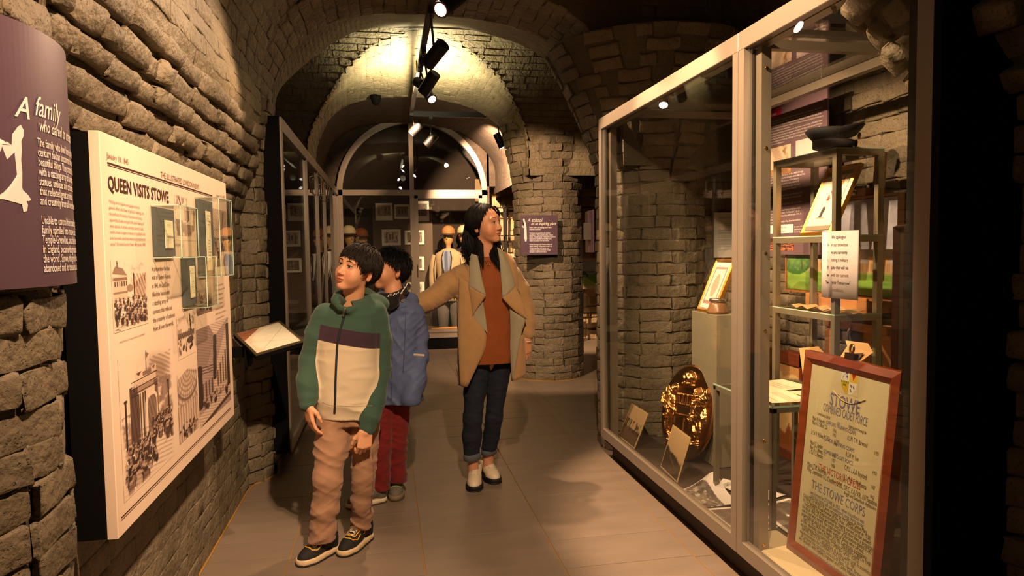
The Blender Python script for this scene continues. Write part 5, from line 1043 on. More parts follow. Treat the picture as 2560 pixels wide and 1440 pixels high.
# cap on the rack
cpz = zs[0]+.006; cpc = on_x(2052, 372, kx+.06); oc = thing('officer_cap', 'dark peaked naval cap with a gold badge lying on top of the rack', 'cap', (kx+.1, float(cpc[1]), cpz)); NV = mat('navy_cloth', (.055, .05, .065), .8); R_ = Matrix.Translation((kx+.10, 2.93, cpz)) @ Matrix.Rotation(math.radians(72), 4, 'Z') @ Matrix.Rotation(math.radians(4), 4, 'X')
def xf(mb, M): mb.v = [tuple(M @ Vector(v)) for v in mb.v]; return mb
xf(MB().lathe([(.088, .018), (.09, .022), (.092, .056)], 32), R_).build('band', mat('mohair_band', (.13, .11, .12), .9), oc, True)
cm = MB(); V0 = MB().lathe([(.092, .055), (.112, .075), (.128, .095), (.120, .106), (.06, .112), (0, .112)], 32, cap=False); cm.add([(x, y, z+max(0, -y)*.30) for x, y, z in V0.v], V0.f); xf(cm, R_).build('crown', NV, oc, True)
pk = MB(); pk.sheet(np.array([[(r_*math.sin(a)*.95, -r_*math.cos(a)*(1.0 if r_ < .1 else 1.18), z) for a in np.linspace(-1.1, 1.1, 15)] for r_, z in ((.089, .030), (.11, .022), (.128, .008))]), (0, 0, -.004)); xf(pk, R_).build('peak', mat('patent_leather', (.06, .055, .055), .2), oc, True)
bd = MB().ell((0, -.098, .048), (.024, .008, .018), 12, 8).ell((0, -.112, .085), (.013, .008, .016), 10, 8); xf(bd, R_).build('badge', GOLD, oc, True)
# gilt soldier print on the upper shelf
BL, BR = V3(kx+.04, 3.10, zs[1]+.006), V3(kx+.04, 2.86, zs[1]+.006); TL = V3(kx+.165, 3.06, zs[1]+.335); TLs = TL
sd = thing('soldier_print', 'gilt framed print of a red-coated flag bearer leaning on the rack shelf', 'picture', tuple((BL+BR)/2)); n = frame4(sd, BL, BR, TL, .024, .022, GOLD); U = BR-BL; slab3(sd, BL+U*.09-n*.003, BR-U*.09-n*.003, TL+U*.09-n*.003, .008, WHITE, 'mount')
c = Canvas(60, 90, (.88, .83, .74)); c.rect(.0, .0, 1, .07, (.52, .46, .38)); c.rect(0, .93, 1, 1, (.55, .50, .42)); c.rect(.10, .12, .9, .90, (.92, .88, .78)); c.poly([(.52, .66), (.62, .72), (.80, .90), (.84, .80), (.80, .62), (.66, .52), (.56, .55)], (.86, .60, .20)); c.poly([(.40, .50), (.52, .50), (.55, .66), (.44, .67)], (.78, .26, .18)); c.ell(.50, .71, .045, .032, (.86, .68, .52)); c.ell(.50, .745, .055, .025, (.25, .15, .10)); c.poly([(.41, .50), (.52, .50), (.49, .38), (.42, .36)], (.90, .82, .70)); c.line(.43, .38, .40, .22, .022, (.20, .16, .15)); c.line(.48, .38, .47, .22, .022, (.20, .16, .15)); c.line(.44, .64, .56, .54, .016, (.92, .88, .8)); c.ell(.45, .205, .2, .014, (.62, .55, .38)); c.line(.58, .6, .86, .95, .008, (.55, .40, .2)); c.line(.2, .15, .8, .15, .004, (.7, .66, .58))
pic3(c, sd, BL, BR, TL, .11, .08, .89, .92)
# notice taped to the front post
xn_ = kx-q-.004; A, Bq = on_x(2058, 579, xn_), on_x(2142, 751, xn_); yL, yR, zB, zT = float(A[1]), float(on_x(2150, 600, xn_)[1]), float(Bq[2]), float(A[2]); nt_ = thing('notice', 'white notice headed We apologise, taped to the front post of the rack', 'notice', (xn_, yn, zB))
def nwarp(a, z): return np.stack([xn_-.006-.020*np.sin(np.pi*np.clip((yL-a)/(yL-yR), 0, 1))*np.where(a > yn, 1, .25)+0*z, a+0*z, z+0*a], -1)
Yg, Zg = np.meshgrid(np.linspace(yL, yR, 24), np.linspace(zB, zT, 3)); MB().sheet(nwarp(Yg, Zg), (.0012, 0, 0)).build('sheet', mat('lilac_white', (.88, .84, .85), .6), nt_, True)
wN, hN = yL-yR, zT-zB
for i, s in enumerate(['We apologise', 'for our showcase', 'we are currently', 'creating a military', 'display that will tie', 'in with the current', "'For your Tomorrow'", 'installation.']):
    cu = bpy.data.curves.new('m', 'FONT'); cu.body = s; cu.size = 1; o = bpy.data.objects.new('m', cu); me = bpy.data.meshes.new_from_object(o); wd = max(v.co.x for v in me.vertices); bpy.data.objects.remove(o); bpy.data.curves.remove(cu); bpy.data.meshes.remove(me)
    sz = hN*.075; xs_ = min(.78, wN*.9/(wd*sz)); st0 = yL-(wN-wd*sz*xs_)/2
    text(s, sz, INKG if i % 2 else INKK, nt_, (0, 0, 0), (0, -1, 0), (0, 0, 1), 'lettering', xs=xs_, warp=lambda x, y, st0=st0, i=i: nwarp(st0-x, zT-hN*(.115+.112*i)+y)-np.array([.0012, 0, 0]))
# papers on the lower shelf
for i, (y_, x_, lb) in enumerate(((3.08, kx+.05, 'crumpled buff paper lying at the left of the lower rack shelf'), (2.86, kx+.06, 'buff leaflet lying at the right of the lower rack shelf'))):
    t = thing('buff_paper', lb, 'paper', (x_, y_, zs[2]+.006)); c = Canvas(16, 12, (.80, .66, .46)); c.mesh('sheet', (0, 0, 0), (1, 0, 0), (0, 1, 0), t, warp=lambda x, y: np.stack([x_+(y-.2)*.13, y_+(.5-x)*.20, zs[2]+.008+.012*np.sin(x*7+y*3+i)**2], -1))
# ---- painted wooden crate against the wall
c0, c1, c2_ = on_x(1926, 1132, 2.26), on_x(2003, 1165, 2.26), on_x(1926, 868, 2.26); cr_ = thing('painted_crate', 'wooden box with a leaf-stained cream panel standing against the back wall', 'box', (2.3, float(c0[1]), FZ))
RED_W = mat('red_brown_wood', (.50, .22, .10), .5, c2=(.38, .15, .07), vscale=10, stretch=(1, 1, 6)); y1c, y0c, ztp = float(c0[1]), float(c1[1])-.10, float(c2_[2])
MB().box(2.262, 2.40, y0c, y1c, FZ, ztp-.02).build('carcass', RED_W, cr_); f = MB(); [f.box(2.25, 2.262, a, b, c_, d) for a, b, c_, d in ((y1c-.02, y1c, FZ, ztp), (y0c, y1c, FZ, FZ+.05), (y0c, y1c, ztp-.07, ztp), (y0c+.09, y0c+.115, FZ, ztp))]; f.build('front_frame', RED_W, cr_)
MB().tube([(2.255, y1c-.12, ztp), (2.255, y1c-.12, ztp+.03), (2.255, y1c-.15, ztp+.03), (2.255, y1c-.15, ztp)], .004, 6).build('clasp', STEEL, cr_)
c = Canvas(34, 60, (.86, .72, .50)); c.shade((fbm(c.x*5, c.y*8, 0, 4)-.45)*3, (.72, .52, .30), .8); c.poly([(.15, .0), (.2, .22), (.35, .18), (.45, .32), (.55, .2), (.75, .34), (.85, .12), (1, 0)], (.62, .36, .16)); c.poly([(.1, 1), (.3, .84), (.6, .9), (.9, .80), (1, 1)], (.74, .54, .34)); c.mesh('stained_panel', (2.261, y1c-.02, FZ+.05), (0, -(y1c-y0c-.04), 0), (0, 0, ztp-FZ-.12), cr_, eps=.0012)
# ---- framed certificate leaning at the front
BL, BR, TL = V3(1.53, 2.425, .185), V3(1.53, 1.915, .185), V3(1.605, 2.425, .97); ce = thing('framed_certificate', 'tall brown framed certificate headed STOWE COMBINED CADET FORCE, leaning by the glass', 'certificate', tuple((BL+BR)/2)); MAH = mat('mahogany', (.52, .235, .10), .35, c2=(.42, .17, .065), vscale=7, stretch=(1, 1, 5), bump=.04, bscale=90)
n = frame4(ce, BL, BR, TL, .046, .035, MAH); U, Wv = BR-BL, TL-BL; Lu, Lw = np.linalg.norm(U), np.linalg.norm(Wv); slab3(ce, BL+U*.08-n*.004, BR-U*.08-n*.004, TL+U*.08-n*.004, .01, mat('parchment', (.86, .80, .66), .7), 'parchment')
ug = MB().obox(BL+U*.085+Wv*.055-n*.0015, U*.83, Wv*.89, n*.0006).build('glazing', GLASS, ce)
Uu, Wu = U/Lu, Wv/Lw; CT = lambda a, b: BL+U*a+Wv*b-n*.0038
BLUE, RED, SEP = mat('blue_ink', (.46, .45, .58), .7), mat('red_ink', (.72, .28, .16), .7), mat('sepia_ink', (.34, .27, .15), .7)
def ct(s, a, b, size, m, a1=None, al='LEFT', bold=0, shear=0, name='lettering'):
    xs_ = .8
    if a1 is not None:
        cu = bpy.data.curves.new('m', 'FONT'); cu.body = s; cu.size = size; o = bpy.data.objects.new('m', cu); me = bpy.data.meshes.new_from_object(o); wd = max(v.co.x for v in me.vertices); bpy.data.objects.remove(o); bpy.data.curves.remove(cu); bpy.data.meshes.remove(me); xs_ = (a1-a)*Lu/wd
    return text(s, size, m, ce, CT(a, b), Uu, Wu, name, xs=xs_, bold=bold, shear=shear, eps=.0006)
ct('STOWE', .335, .775, .064, BLUE, .655, bold=.014); ct('COMBINED CADET FORCE', .27, .735, .044, BLUE, .74); 
CTL = [('COMMANDING OFFICER', .21, .706, .014, SEP, .36), ('SERGEANT MAJOR', .56, .700, .014, SEP, .74), ('1923', .435, .697, .014, BLUE, .47), ('OFFICERS TRAINING CORPS', .32, .680, .020, BLUE, .64), ('Major R. Haworth', .16, .676, .022, SEP, .30), ('1926', .40, .656, .018, SEP, .44), ('Major A.R. Clifford, T.D.', .16, .655, .022, SEP, .34), ('1931', .40, .636, .018, SEP, .44), ('R.S.M. T.W. Barwood', .56, .647, .024, SEP, .76), ('1951', .83, .632, .018, SEP, .87), ('1940', .44, .617, .014, BLUE, .48), ('JUNIOR TRAINING CORPS', .32, .602, .020, BLUE, .64), ('Lt Col W. McElwee, M.C. T.D.', .16, .606, .024, SEP, .38), ('1940', .42, .597, .018, SEP, .46), ('R.S.M. M. Lee', .56, .573, .024, SEP, .69), ('1948', .44, .555, .014, BLUE, .48), ('COMBINED CADET FORCE', .32, .545, .020, BLUE, .64), ('1953', .83, .548, .018, SEP, .87), ('Major J.C. Saunders', .16, .556, .024, SEP, .31), ('Major J.C.T. Uthwatt, T.D.', .16, .534, .024, SEP, .35), ('Lt Col R.C. Rawnsley', .16, .512, .024, SEP, .32), ('1950', .42, .543, .018, SEP, .46), ('1957', .42, .521, .018, SEP, .46), ('1958', .42, .496, .018, SEP, .46), ('C.M.S. L.A.A. Reynolds', .56, .512, .026, SEP, .79), ('1957', .83, .487, .018, SEP, .87), ('R.S.M. E.C. McKenna', .56, .470, .026, SEP, .79), ('1962', .83, .446, .018, SEP, .87),
       ('THE VICTORIA CROSS', .285, .455, .036, RED, .735), ('was awarded to', .44, .433, .016, RED, .55), ('Major J.T.M. Anderson,', .15, .448, .026, SEP, .38), ('Argyll and Sutherland Highlanders', .58, .405, .018, SEP, .90), ('Wing Commander G.L. Cheshire, D.S.O., D.F.C., R.A.F.V.R., 617 Squadron', .15, .424, .026, SEP, .90), ('THE STOWE CORPS', .225, .355, .046, BLUE, .80)]
for s, a, b, sz, m, a1 in CTL: ct(s, a, b, sz, m, a1)
BODY = ['was formed in STOWE in 1923, when the school was', 'only four terms old and numbered some thirty strong', 'CHARITY OF HONOUR were recruited for Her Majesty Queen Mary', 'in 1927 and the Royal Review of the Duke of Gloucester in 1938', '   From 1939 the total enrolled as having served in the armed', 'forces, in 1945, of those we know that 270 lost their lives, a proportion', 'one in four who served. The total number of decorations gained is 242, a', 'properties of one in just under eight of those who served.', '   The JTC SECTION was begun in 1941 Certificate, a company', 'in 1943 depending upon a Troop of the JTC TRAINING CORPS in 1948', 'and was renamed corporately in the COMBINED CADET FORCE', '   NAVAL SECTION, established as a Sea Cadet unit in activities', 'was incorporated in the COMBINED CADET FORCE in 1948', '   At present the company consists of Basic, Naval, Army and', 'Air Sections with Signals, Engineer and Cadet Infantry']
os_ = []
for i, s in enumerate(BODY):
    b = .325-.0175*i; m = BLUE if i < 2 else SEP; a0 = .22 if i < 2 else .14+.02*(s[0] == ' '); os_.append(ct(s.strip(), a0, b, .021, m, .80 if i < 2 else min(.92, a0+.0118*len(s))))
join(os_[:2], 'blue_paragraph', ce); join(os_[2:], 'paragraph', ce)
ct('In the year one thousand nine hundred and sixty five', .20, .055, .018, BLUE, .80)
sg2 = MB(); pts = [CT(.33+.02*k, .045-.012*k/5+.012*math.sin(k*2.1)) for k in range(17)]; sg2.tube(np.array(pts)+n*.001, .0012, 5); sg2.build('signature', BLUE, ce)
c = Canvas(60, 70, (.86, .80, .66)); shp = (np.abs(c.x-.5) < .42*np.sqrt(np.clip(1-np.clip((.55-c.y)/.55, 0, 1)**2, 0, 1))); c.put(shp&(c.x < .5)&(c.y > .5), (.93, .91, .88)); c.put(shp&(c.x >= .5)&(c.y > .5), (.90, .75, .22)); c.put(shp&(c.x < .5)&(c.y <= .5), (.82, .70, .20)); c.put(shp&(c.x >= .5)&(c.y <= .5), (.92, .90, .86)); c.poly([(.56, .96), (.88, .96), (.72, .56)], (.74, .12, .10)); c.shade((fbm(c.x*14, c.y*12, 0, 3)-.44)*9*((np.abs(c.x-.29) < .13)&(c.y > .56)&(c.y < .95)), (.22, .20, .26)); c.put(shp&(c.x < .5)&(c.y < .5)&(c.y > .42)&(np.sin(c.x*70) > -.2), (.50, .52, .12)); c.rect(.20, .30, .38, .38, (.55, .45, .10))
for x, y in ((.60, .40), (.74, .36), (.60, .22)): c.line(x, y, x+.05, y-.09, .02, (.2, .17, .18))
c.mesh('coat_of_arms', CT(.42, .845), U*.20, Wv*.115, ce, eps=.0004); MB().tube([CT(.36+.34*k/12, .845-.018*math.sin(math.pi*k/12)*2)+n*.0006 for k in range(13)], .0035, 5, flat=.2).build('motto_scroll', mat('pale_gold_ink', (.80, .74, .50), .7), ce)
bc = thing('bulldog_clip', 'brass bulldog clip gripping the top edge of the brown certificate', 'clip', tuple(TL+U*.50)); p_ = TL+U*.50+Wv*.002; MB().obox(p_-U*.05-n*.02, U*.10, Wv*.028, n*.018).build('jaw', mat('bronzed_steel', (.34, .22, .10), .35, .8), bc); MB().tube([p_+Wv*.028-n*.01+U*.035*math.sin(a)*.55+Wv*.020*(1-math.cos(a)) for a in np.linspace(-math.pi, math.pi, 20)], .004, 8).build('ring_handle', BRASS, bc)
cb = thing('linen_bolster', 'cream wrapped bolster under the foot of the brown certificate', 'bolster', (1.50, 2.3, FZ)); MB().box(1.425, 1.60, 1.88, 2.60, FZ, .183).build('wrap', mat('cream_linen', (.86, .78, .62), .8, bump=.15, bscale=50), cb, bevel=.014, seg=3)
# envelopes behind the certificate
e0 = on_x(2144, 905, 1.78); en = thing('open_envelope', 'opened manila envelope propped behind the certificate', 'envelope', tuple(e0)); MAN = mat('manila', (.76, .60, .40), .7)
ep = lambda x, y, xx=1.78: on_x(x, y, xx)
MB().add([ep(2100, 893), ep(2150, 905, 1.75), ep(2183, 881, 1.76), ep(2118, 865, 1.80)], [(0, 1, 2, 3)]).add([ep(2118, 865, 1.80), ep(2183, 881, 1.76), ep(2170, 858, 1.78), ep(2114, 851, 1.82)], [(0, 1, 2, 3)]).build('paper', MAN, en); MB().add([ep(2118, 884, 1.778), ep(2160, 882, 1.758), ep(2146, 899, 1.748)], [(0, 1, 2)]).build('opening_shade', mat('umber_shade', (.30, .20, .13), .8), en)  # flat dark triangle painted as the shade inside the envelope mouth
MB().box(1.74, 1.80, float(e0[1])-.06, float(e0[1])+.06, FZ, float(e0[2])-.01).build('support', BLACK, en)
fo = thing('manila_folder', 'buff folder standing behind the top left corner of the certificate', 'folder', tuple(ep(2020, 960, 1.82))); MB().add([ep(1998, 870, 1.83), ep(2046, 866, 1.82), ep(2062, 884, 1.81), ep(2062, 960, 1.80), ep(2010, 960, 1.80)], [(0, 1, 2, 3, 4)]).build('paper', MAN, fo); q_ = ep(2020, 960, 1.81); MB().box(1.80, 1.83, float(q_[1])-.03, float(q_[1])+.03, FZ, float(q_[2])+.02).build('support', BLACK, fo)
# tall framed glass by the near end
DW = mat('dark_wood', (.20, .10, .06), .4); FLm, FRm = on_y(2238, 940, 2.0), on_y(2268, 990, 1.86); BLm, BRm = V3(FLm[0], 2.0, .90), V3(FRm[0], 1.86, .90); TLm = BLm+[0, 0, .54]
mr = thing('framed_glass', 'narrow dark framed glass hanging at the near end of the showcase', 'frame', tuple(BLm)); n = frame4(mr, BLm, BRm, TLm, .012, .05, DW); slab3(mr, BLm+(BRm-BLm)*.06-n*.004, BRm-(BRm-BLm)*.06-n*.004, TLm+(BRm-BLm)*.06-n*.004, .01, mat('silvered_glass', (.55, .53, .48), .05, .9), 'mirror_plate')
MB().tube([TLm+(BRm-BLm)*.5-n*.02, TLm+(BRm-BLm)*.5-n*.02+[.02, 0, .68]], .002, 6).build('hanging_wire', STEEL, mr)
# ================================================================== people: distance-field modelling, meshed with surface nets
def U_(f, c, R, k=.008, op='u'): return dict(f=f, c=np.array(c, float), R=float(R), k=k, op=op)
def rcone(a, b, r1, r2, k=.008, op='u'):
    a, b = np.array(a, float), np.array(b, float); ba = b-a; L = ba @ ba+1e-12
    def f(P):
        t = np.clip(((P-a) @ ba)/L, 0, 1); return np.linalg.norm(P-a-t[:, None]*ba, axis=1)-(r1+(r2-r1)*t)
    return U_(f, (a+b)/2, np.sqrt(L)/2+max(r1, r2), k, op)
def chain(pts, rs, k=.02, op='u'): return [rcone(pts[i], pts[i+1], rs[i], rs[i+1], k, op) for i in range(len(pts)-1)]
def ellip(c, r, k=.008, op='u', M=None):
    c, r = np.array(c, float), np.array(r, float)
    def f(P):
        q = P-c
        if M is not None: q = q @ M
        k0 = np.linalg.norm(q/r, axis=1); k1 = np.linalg.norm(q/(r*r), axis=1)+1e-9; return k0*(k0-1)/k1
    return U_(f, c, r.max(), k, op)
def frm(prims, R, c, s):
    """prims given in a local frame -> world"""
    out = []
    for p in prims:
        out.append(dict(f=(lambda P, g=p['f']: g(((P-c) @ R)/s)*s), c=c+s*(R @ p['c']), R=p['R']*s, k=p['k']*s, op=p['op']))
    return out
def loft(secs, yaw=0.0, k=.02, op='u', cap=True, n=2.3):
    """stack of ellipses: (x, y, z, rx, ry)"""
    S = np.array(sorted(secs, key=lambda q: q[2]), float); ca, sa = math.cos(yaw), math.sin(yaw)
    def f(P):
        z = np.clip(P[:, 2], S[0, 2], S[-1, 2]); cx, cy, rx, ry = (np.interp(z, S[:, 2], S[:, i]) for i in (0, 1, 3, 4))
        dx, dy = P[:, 0]-cx, P[:, 1]-cy; u, v = dx*ca-dy*sa, dx*sa+dy*ca
        q = (np.abs(u/rx)**n+np.abs(v/ry)**n)**(1/n); d = (q-1)*np.minimum(rx, ry)
        if cap: d = np.maximum(d, np.maximum(P[:, 2]-S[-1, 2], S[0, 2]-P[:, 2]))
        return d
    c = S[:, :3].mean(0); return U_(f, c, np.linalg.norm([S[:, 3].max(), S[:, 4].max(), (S[-1, 2]-S[0, 2])/2+.05])+.06, k, op)
def ev(prims, P, disp=None):
    d = np.full(len(P), 1e3)
    for p in prims:
        m = ((P-p['c'])**2).sum(1) < (p['R']+.09)**2
        if not m.any(): continue
        e = p['f'](P[m]); k = p['k']; a = d[m]
        if p['op'] == 'u': h = np.clip(.5+.5*(a-e)/k, 0, 1); d[m] = a+(e-a)*h-k*h*(1-h)
        elif p['op'] == 's': h = np.clip(.5-.5*(e+a)/k, 0, 1); d[m] = a+(-e-a)*h+k*h*(1-h)
        else: d[m] = np.maximum(a, e)
    if disp is not None:
        m = np.abs(d) < .08; d[m] += disp(P[m])
    return d
def polygonise(prims, dx, disp=None, post=None, B=8):
    us = [p for p in prims if p['op'] == 'u']
    lo = np.min([p['c']-p['R'] for p in us], 0)-3*dx; hi = np.max([p['c']+p['R'] for p in us], 0)+3*dx
    nb = np.ceil((hi-lo)/(dx*B)).astype(int)+1; n = nb*B
    F_ = lambda P: (lambda d: d if post is None else post(P, d))(ev(prims, P, disp))
    gi = np.stack(np.meshgrid(*[np.arange(k) for k in nb], indexing='ij'), -1).reshape(-1, 3)
    cd = F_(lo+(gi*B+(B-1)/2)*dx); act = np.abs(cd) < dx*B*1.35+.012
    G = np.ones(n, np.float32); inn = gi[(~act)&(cd < 0)]
    for b in inn: G[b[0]*B:b[0]*B+B, b[1]*B:b[1]*B+B, b[2]*B:b[2]*B+B] = -1
    o = np.stack(np.meshgrid(*[np.arange(B)]*3, indexing='ij'), -1).reshape(-1, 3); ga = gi[act]
    for s in range(0, len(ga), 1500):
        idx = (ga[s:s+1500, None, :]*B+o[None]).reshape(-1, 3); G[idx[:, 0], idx[:, 1], idx[:, 2]] = F_(lo+idx*dx)
    I = G < 0; cnt = np.zeros(np.array(n)-1, np.uint8)
    sl = lambda q, m: tuple(slice(q[i], m[i]-1+q[i]) for i in range(3))
    cor = [(i, j, k) for i in (0, 1) for j in (0, 1) for k in (0, 1)]
    for q in cor: cnt += I[sl(q, n)]
    A = np.argwhere((cnt > 0)&(cnt < 8)); vid = np.full(cnt.shape, -1, np.int32); vid[A[:, 0], A[:, 1], A[:, 2]] = np.arange(len(A))
    acc = np.zeros((len(A), 3)); w = np.zeros(len(A)); val = {q: G[A[:, 0]+q[0], A[:, 1]+q[1], A[:, 2]+q[2]] for q in cor}
    for q in cor:
        for ax in range(3):
            if q[ax]: continue
            q2 = list(q); q2[ax] = 1; q2 = tuple(q2); a, b = val[q], val[q2]; m = (a < 0) != (b < 0)
            t = np.where(m, a/np.where(a == b, 1, a-b), 0); p = np.tile(np.array(q, float), (len(A), 1)); p[:, ax] += t; acc[m] += p[m]; w[m] += 1
    V = lo+(A+acc/w[:, None])*dx; F = []
    for ax in range(3):
        b, c = (ax+1) % 3, (ax+2) % 3; e = [0, 0, 0]; e[ax] = 1
        s0 = [slice(1, n[i]-1) for i in range(3)]; s1 = list(s0); s0[ax] = slice(0, n[ax]-1); s1[ax] = slice(1, n[ax])
        x0, x1 = I[tuple(s0)], I[tuple(s1)]; E_ = np.argwhere(x0 != x1); off = np.array([1, 1, 1]); off[ax] = 0; E_ = E_+off
        ins = I[E_[:, 0], E_[:, 1], E_[:, 2]]; ok = E_[:, ax] < cnt.shape[ax]; E_, ins = E_[ok], ins[ok]; q = []
        for db, dc in ((-1, -1), (0, -1), (0, 0), (-1, 0)):
            z = E_.copy(); z[:, b] += db; z[:, c] += dc; q.append(vid[z[:, 0], z[:, 1], z[:, 2]])
        Q = np.stack(q, 1); Q[~ins] = Q[~ins][:, ::-1]; F.append(Q)
    F = np.concatenate(F); F = F[(F >= 0).all(1)]; return V, F
def sdf_obj(name, prims, dx, mats, parent, disp=None, post=None, label=None, color=None, relax=1):
    V, F = polygonise(prims, dx, disp, post)
    for _ in range(relax):                                  # one light smoothing pass over the quads
        s = np.zeros_like(V); c = np.zeros(len(V))
        for i in range(4):
            np.add.at(s, F[:, i], V[F[:, (i+1) % 4]]+V[F[:, (i+3) % 4]]); np.add.at(c, F[:, i], 2)
        V = .55*V+.45*s/np.maximum(c, 1)[:, None]
    me = mesh_of(name, V, F, mats, True)
    if label is not None: me.polygons.foreach_set('material_index', label(V[F].mean(1)).astype(np.int32))
    if color is not None:
        at_ = me.color_attributes.new('Col', 'FLOAT_COLOR', 'POINT'); c = np.ones((len(V), 4), np.float32); a = np.clip(color(V), 0, 1)
        c[:, :3] = np.where(a <= .04045, a/12.92, ((a+.055)/1.055)**2.4); at_.data.foreach_set('color', c.ravel())
    return obj(name, me, parent)
W = lambda x, y, d: np.array(on_y(x, y, d))
def hit(prims, x, y, d0, d1, disp=None, off=.0, n=260):
    d = ray(x, y); t = np.linspace(d0, d1, n)/d[1]; P = CAMP+t[:, None]*d; v = ev(prims, P, disp); i = np.argmax(v < 0)
    if v[i] >= 0: i = int(np.argmin(v))
    a = v[max(i-1, 0)]/max(v[max(i-1, 0)]-v[i], 1e-6) if i and v[i] < 0 else 1; p = P[max(i-1, 0)]*(1-a)+P[i]*a; return p-unit(d)*off
def stripe(prims, px, d0, d1, r, off=0.0, disp=None, n=24, flat=1.0, mb=None, m=0):
    q = resample(np.array(px, float), n); P = np.array([hit(prims, a, b, d0, d1, disp, off) for a, b in q]); P = smooth(P, 2); rr = np.array(r, float)
    if rr.ndim: rr = np.interp(np.linspace(0, 1, n), np.linspace(0, 1, len(rr)), rr)
    return (mb or MB()).tube(P, rr, 6, m, flat=flat, up=CF)
def skinmat(name):
    m = printmat(name, .48); b = m.node_tree.nodes['Principled BSDF']; b.inputs['Specular IOR Level'].default_value = .35
    b.inputs['Subsurface Weight'].default_value = .06; b.inputs['Subsurface Radius'].default_value = (.01, .004, .002); b.inputs['Subsurface Scale'].default_value = .5; return m
SKIN = skinmat('skin')
HAIRM = mat('black_hair', (.050, .036, .030), .55, spec=.22, var=.3, vscale=60)
def cloth(name, c, rough=.85, fine=260, b=.12, sheen=.15, var=.05): return mat(name, c, rough, var=var, vscale=25, bump=b, bscale=fine, sheen=sheen, spec=.25, bdist=.003)
def rotm(yaw, pitch, roll):
    yaw, pitch, roll = map(math.radians, (yaw, pitch, roll)); cz, sz = math.cos(yaw), math.sin(yaw); cx, sx = math.cos(pitch), math.sin(pitch); cr, sr = math.cos(roll), math.sin(roll)
    return np.array([[cz, sz, 0], [-sz, cz, 0], [0, 0, 1]]) @ np.array([[1, 0, 0], [0, cx, sx], [0, -sx, cx]]) @ np.array([[cr, 0, sr], [0, 1, 0], [-sr, 0, cr]])
# ---- head in its own frame: face towards -Y, top +Z, about 0.225 m tall
EYE = (.0305, -.0790, .012)
def head_prims(child=0.0, neck_to=None):
    P = [ellip((0, .014, .036), (.076, .095, .088), .02), ellip((0, -.036, .004), (.066-.002*child, .060, .085), .03), ellip((0, -.040, -.052), (.054+.003*child, .047, .052), .03),
         ellip((0, -.071, -.090), (.021, .017, .015), .025)]
    for s in (-1, 1):
        P += [ellip((s*.040, -.062, -.030), (.026, .025, .030), .02), ellip((s*.030, -.084, .034), (.026, .008, .008), .020)]
    P += [rcone((0, -.090, .014), (0, -.1055, -.024), .0068, .0100, .014), ellip((0, -.1090, -.0265), (.0115, .0100, .0092), .008)]
    for s in (-1, 1): P.append(ellip((s*.0125, -.0995, -.0300), (.0080, .0095, .0072), .006))
    for s in (-1, 1): P.append(ellip((s*.033, -.104, .010), (.020, .011, .0125), .016, 's'))
    for s in (-1, 1): P += [ellip((s*EYE[0], EYE[1], EYE[2]), (.0172, .0158, .0145), .004)]
    P += [ellip((0, -.0965, -.0530), (.0195, .0085, .0062), .006), ellip((0, -.0945, -.0630), (.0160, .0085, .0066), .006)]
    P += [ellip((0, -.1065, -.0578), (.0200, .0060, .0014), .003, 's')]
    for s in (-1, 1):
        a = .12*s; M = np.array([[math.cos(a), 0, math.sin(a)], [0, 1, 0], [-math.sin(a), 0, math.cos(a)]])
        P.append(ellip((s*EYE[0], EYE[1]-.016, EYE[2]-.0012), (.0158, .0105, .0051), .0018, 's', M))
        P.append(ellip((s*.0055, -.1085, -.0355), (.0035, .0055, .0025), .003, 's'))
    for s in (-1, 1):
        a = math.radians(24)*s; M = np.array([[math.cos(a), -math.sin(a), 0], [math.sin(a), math.cos(a), 0], [0, 0, 1]])
        P += [ellip((s*.079, .010, -.004), (.0075, .019, .031), .008, 'u', M), ellip((s*.0865, .004, -.002), (.0070, .0105, .0185), .005, 's', M), ellip((s*.0795, .004, -.024), (.0075, .010, .010), .006)]
    return P
def face_color(R, c, s, base, lip, blush=(.80, .42, .32)):
    base = np.array(base)
    def f(V):
        q = ((V-c) @ R)/s; col = np.tile(base, (len(V), 1)); x, y, z = q[:, 0], q[:, 1], q[:, 2]; fr = y < -.05
        def mixc(m, cc): nonlocal col; m = np.clip(m, 0, 1)[:, None]; col = col*(1-m)+np.array(cc)*m
        mixc(.28*np.exp(-(((np.abs(x)-.042)/.020)**2+((z+.030)/.020)**2))*fr, blush); mixc(.22*np.exp(-((x/.012)**2+((z+.027)/.010)**2))*(y < -.095), blush)
        lm = ((x/.0205)**2+((z+.0578)/(.0105-.004*np.abs(x)/.02))**2); mixc(.85*np.clip((1.05-lm)*3, 0, 1)*(y < -.085), lip)
        mixc(.9*np.exp(-((z+.0578+.0012*np.cos(x*150))/.0014)**2)*(np.abs(x) < .0195)*(y < -.085), (.32, .13, .11))  # shade of the mouth slit painted as a dark line
        ex = np.abs(x)-EYE[0]; mixc(.75*np.exp(-(((z-EYE[2]-.0052+12*ex*ex)/.0016)**2))*(np.abs(ex) < .0165)*(y < -.075), (.16, .09, .07))
        mixc(.30*np.exp(-(((z-EYE[2]-.0098+10*ex*ex)/.0012)**2))*(np.abs(ex) < .0150)*(y < -.075), (.50, .28, .20))
        mixc(.7*np.exp(-(((np.abs(x)-.0055)/.0030)**2+((z+.0362)/.0022)**2))*(y < -.098), (.28, .12, .09))  # nostril shade painted into the skin colour
        ear = np.abs(x) > .072; mixc(.20*ear*(y > -.02)*(y < .04)*(np.abs(z) < .04), (.85, .45, .35)); return col
    return f
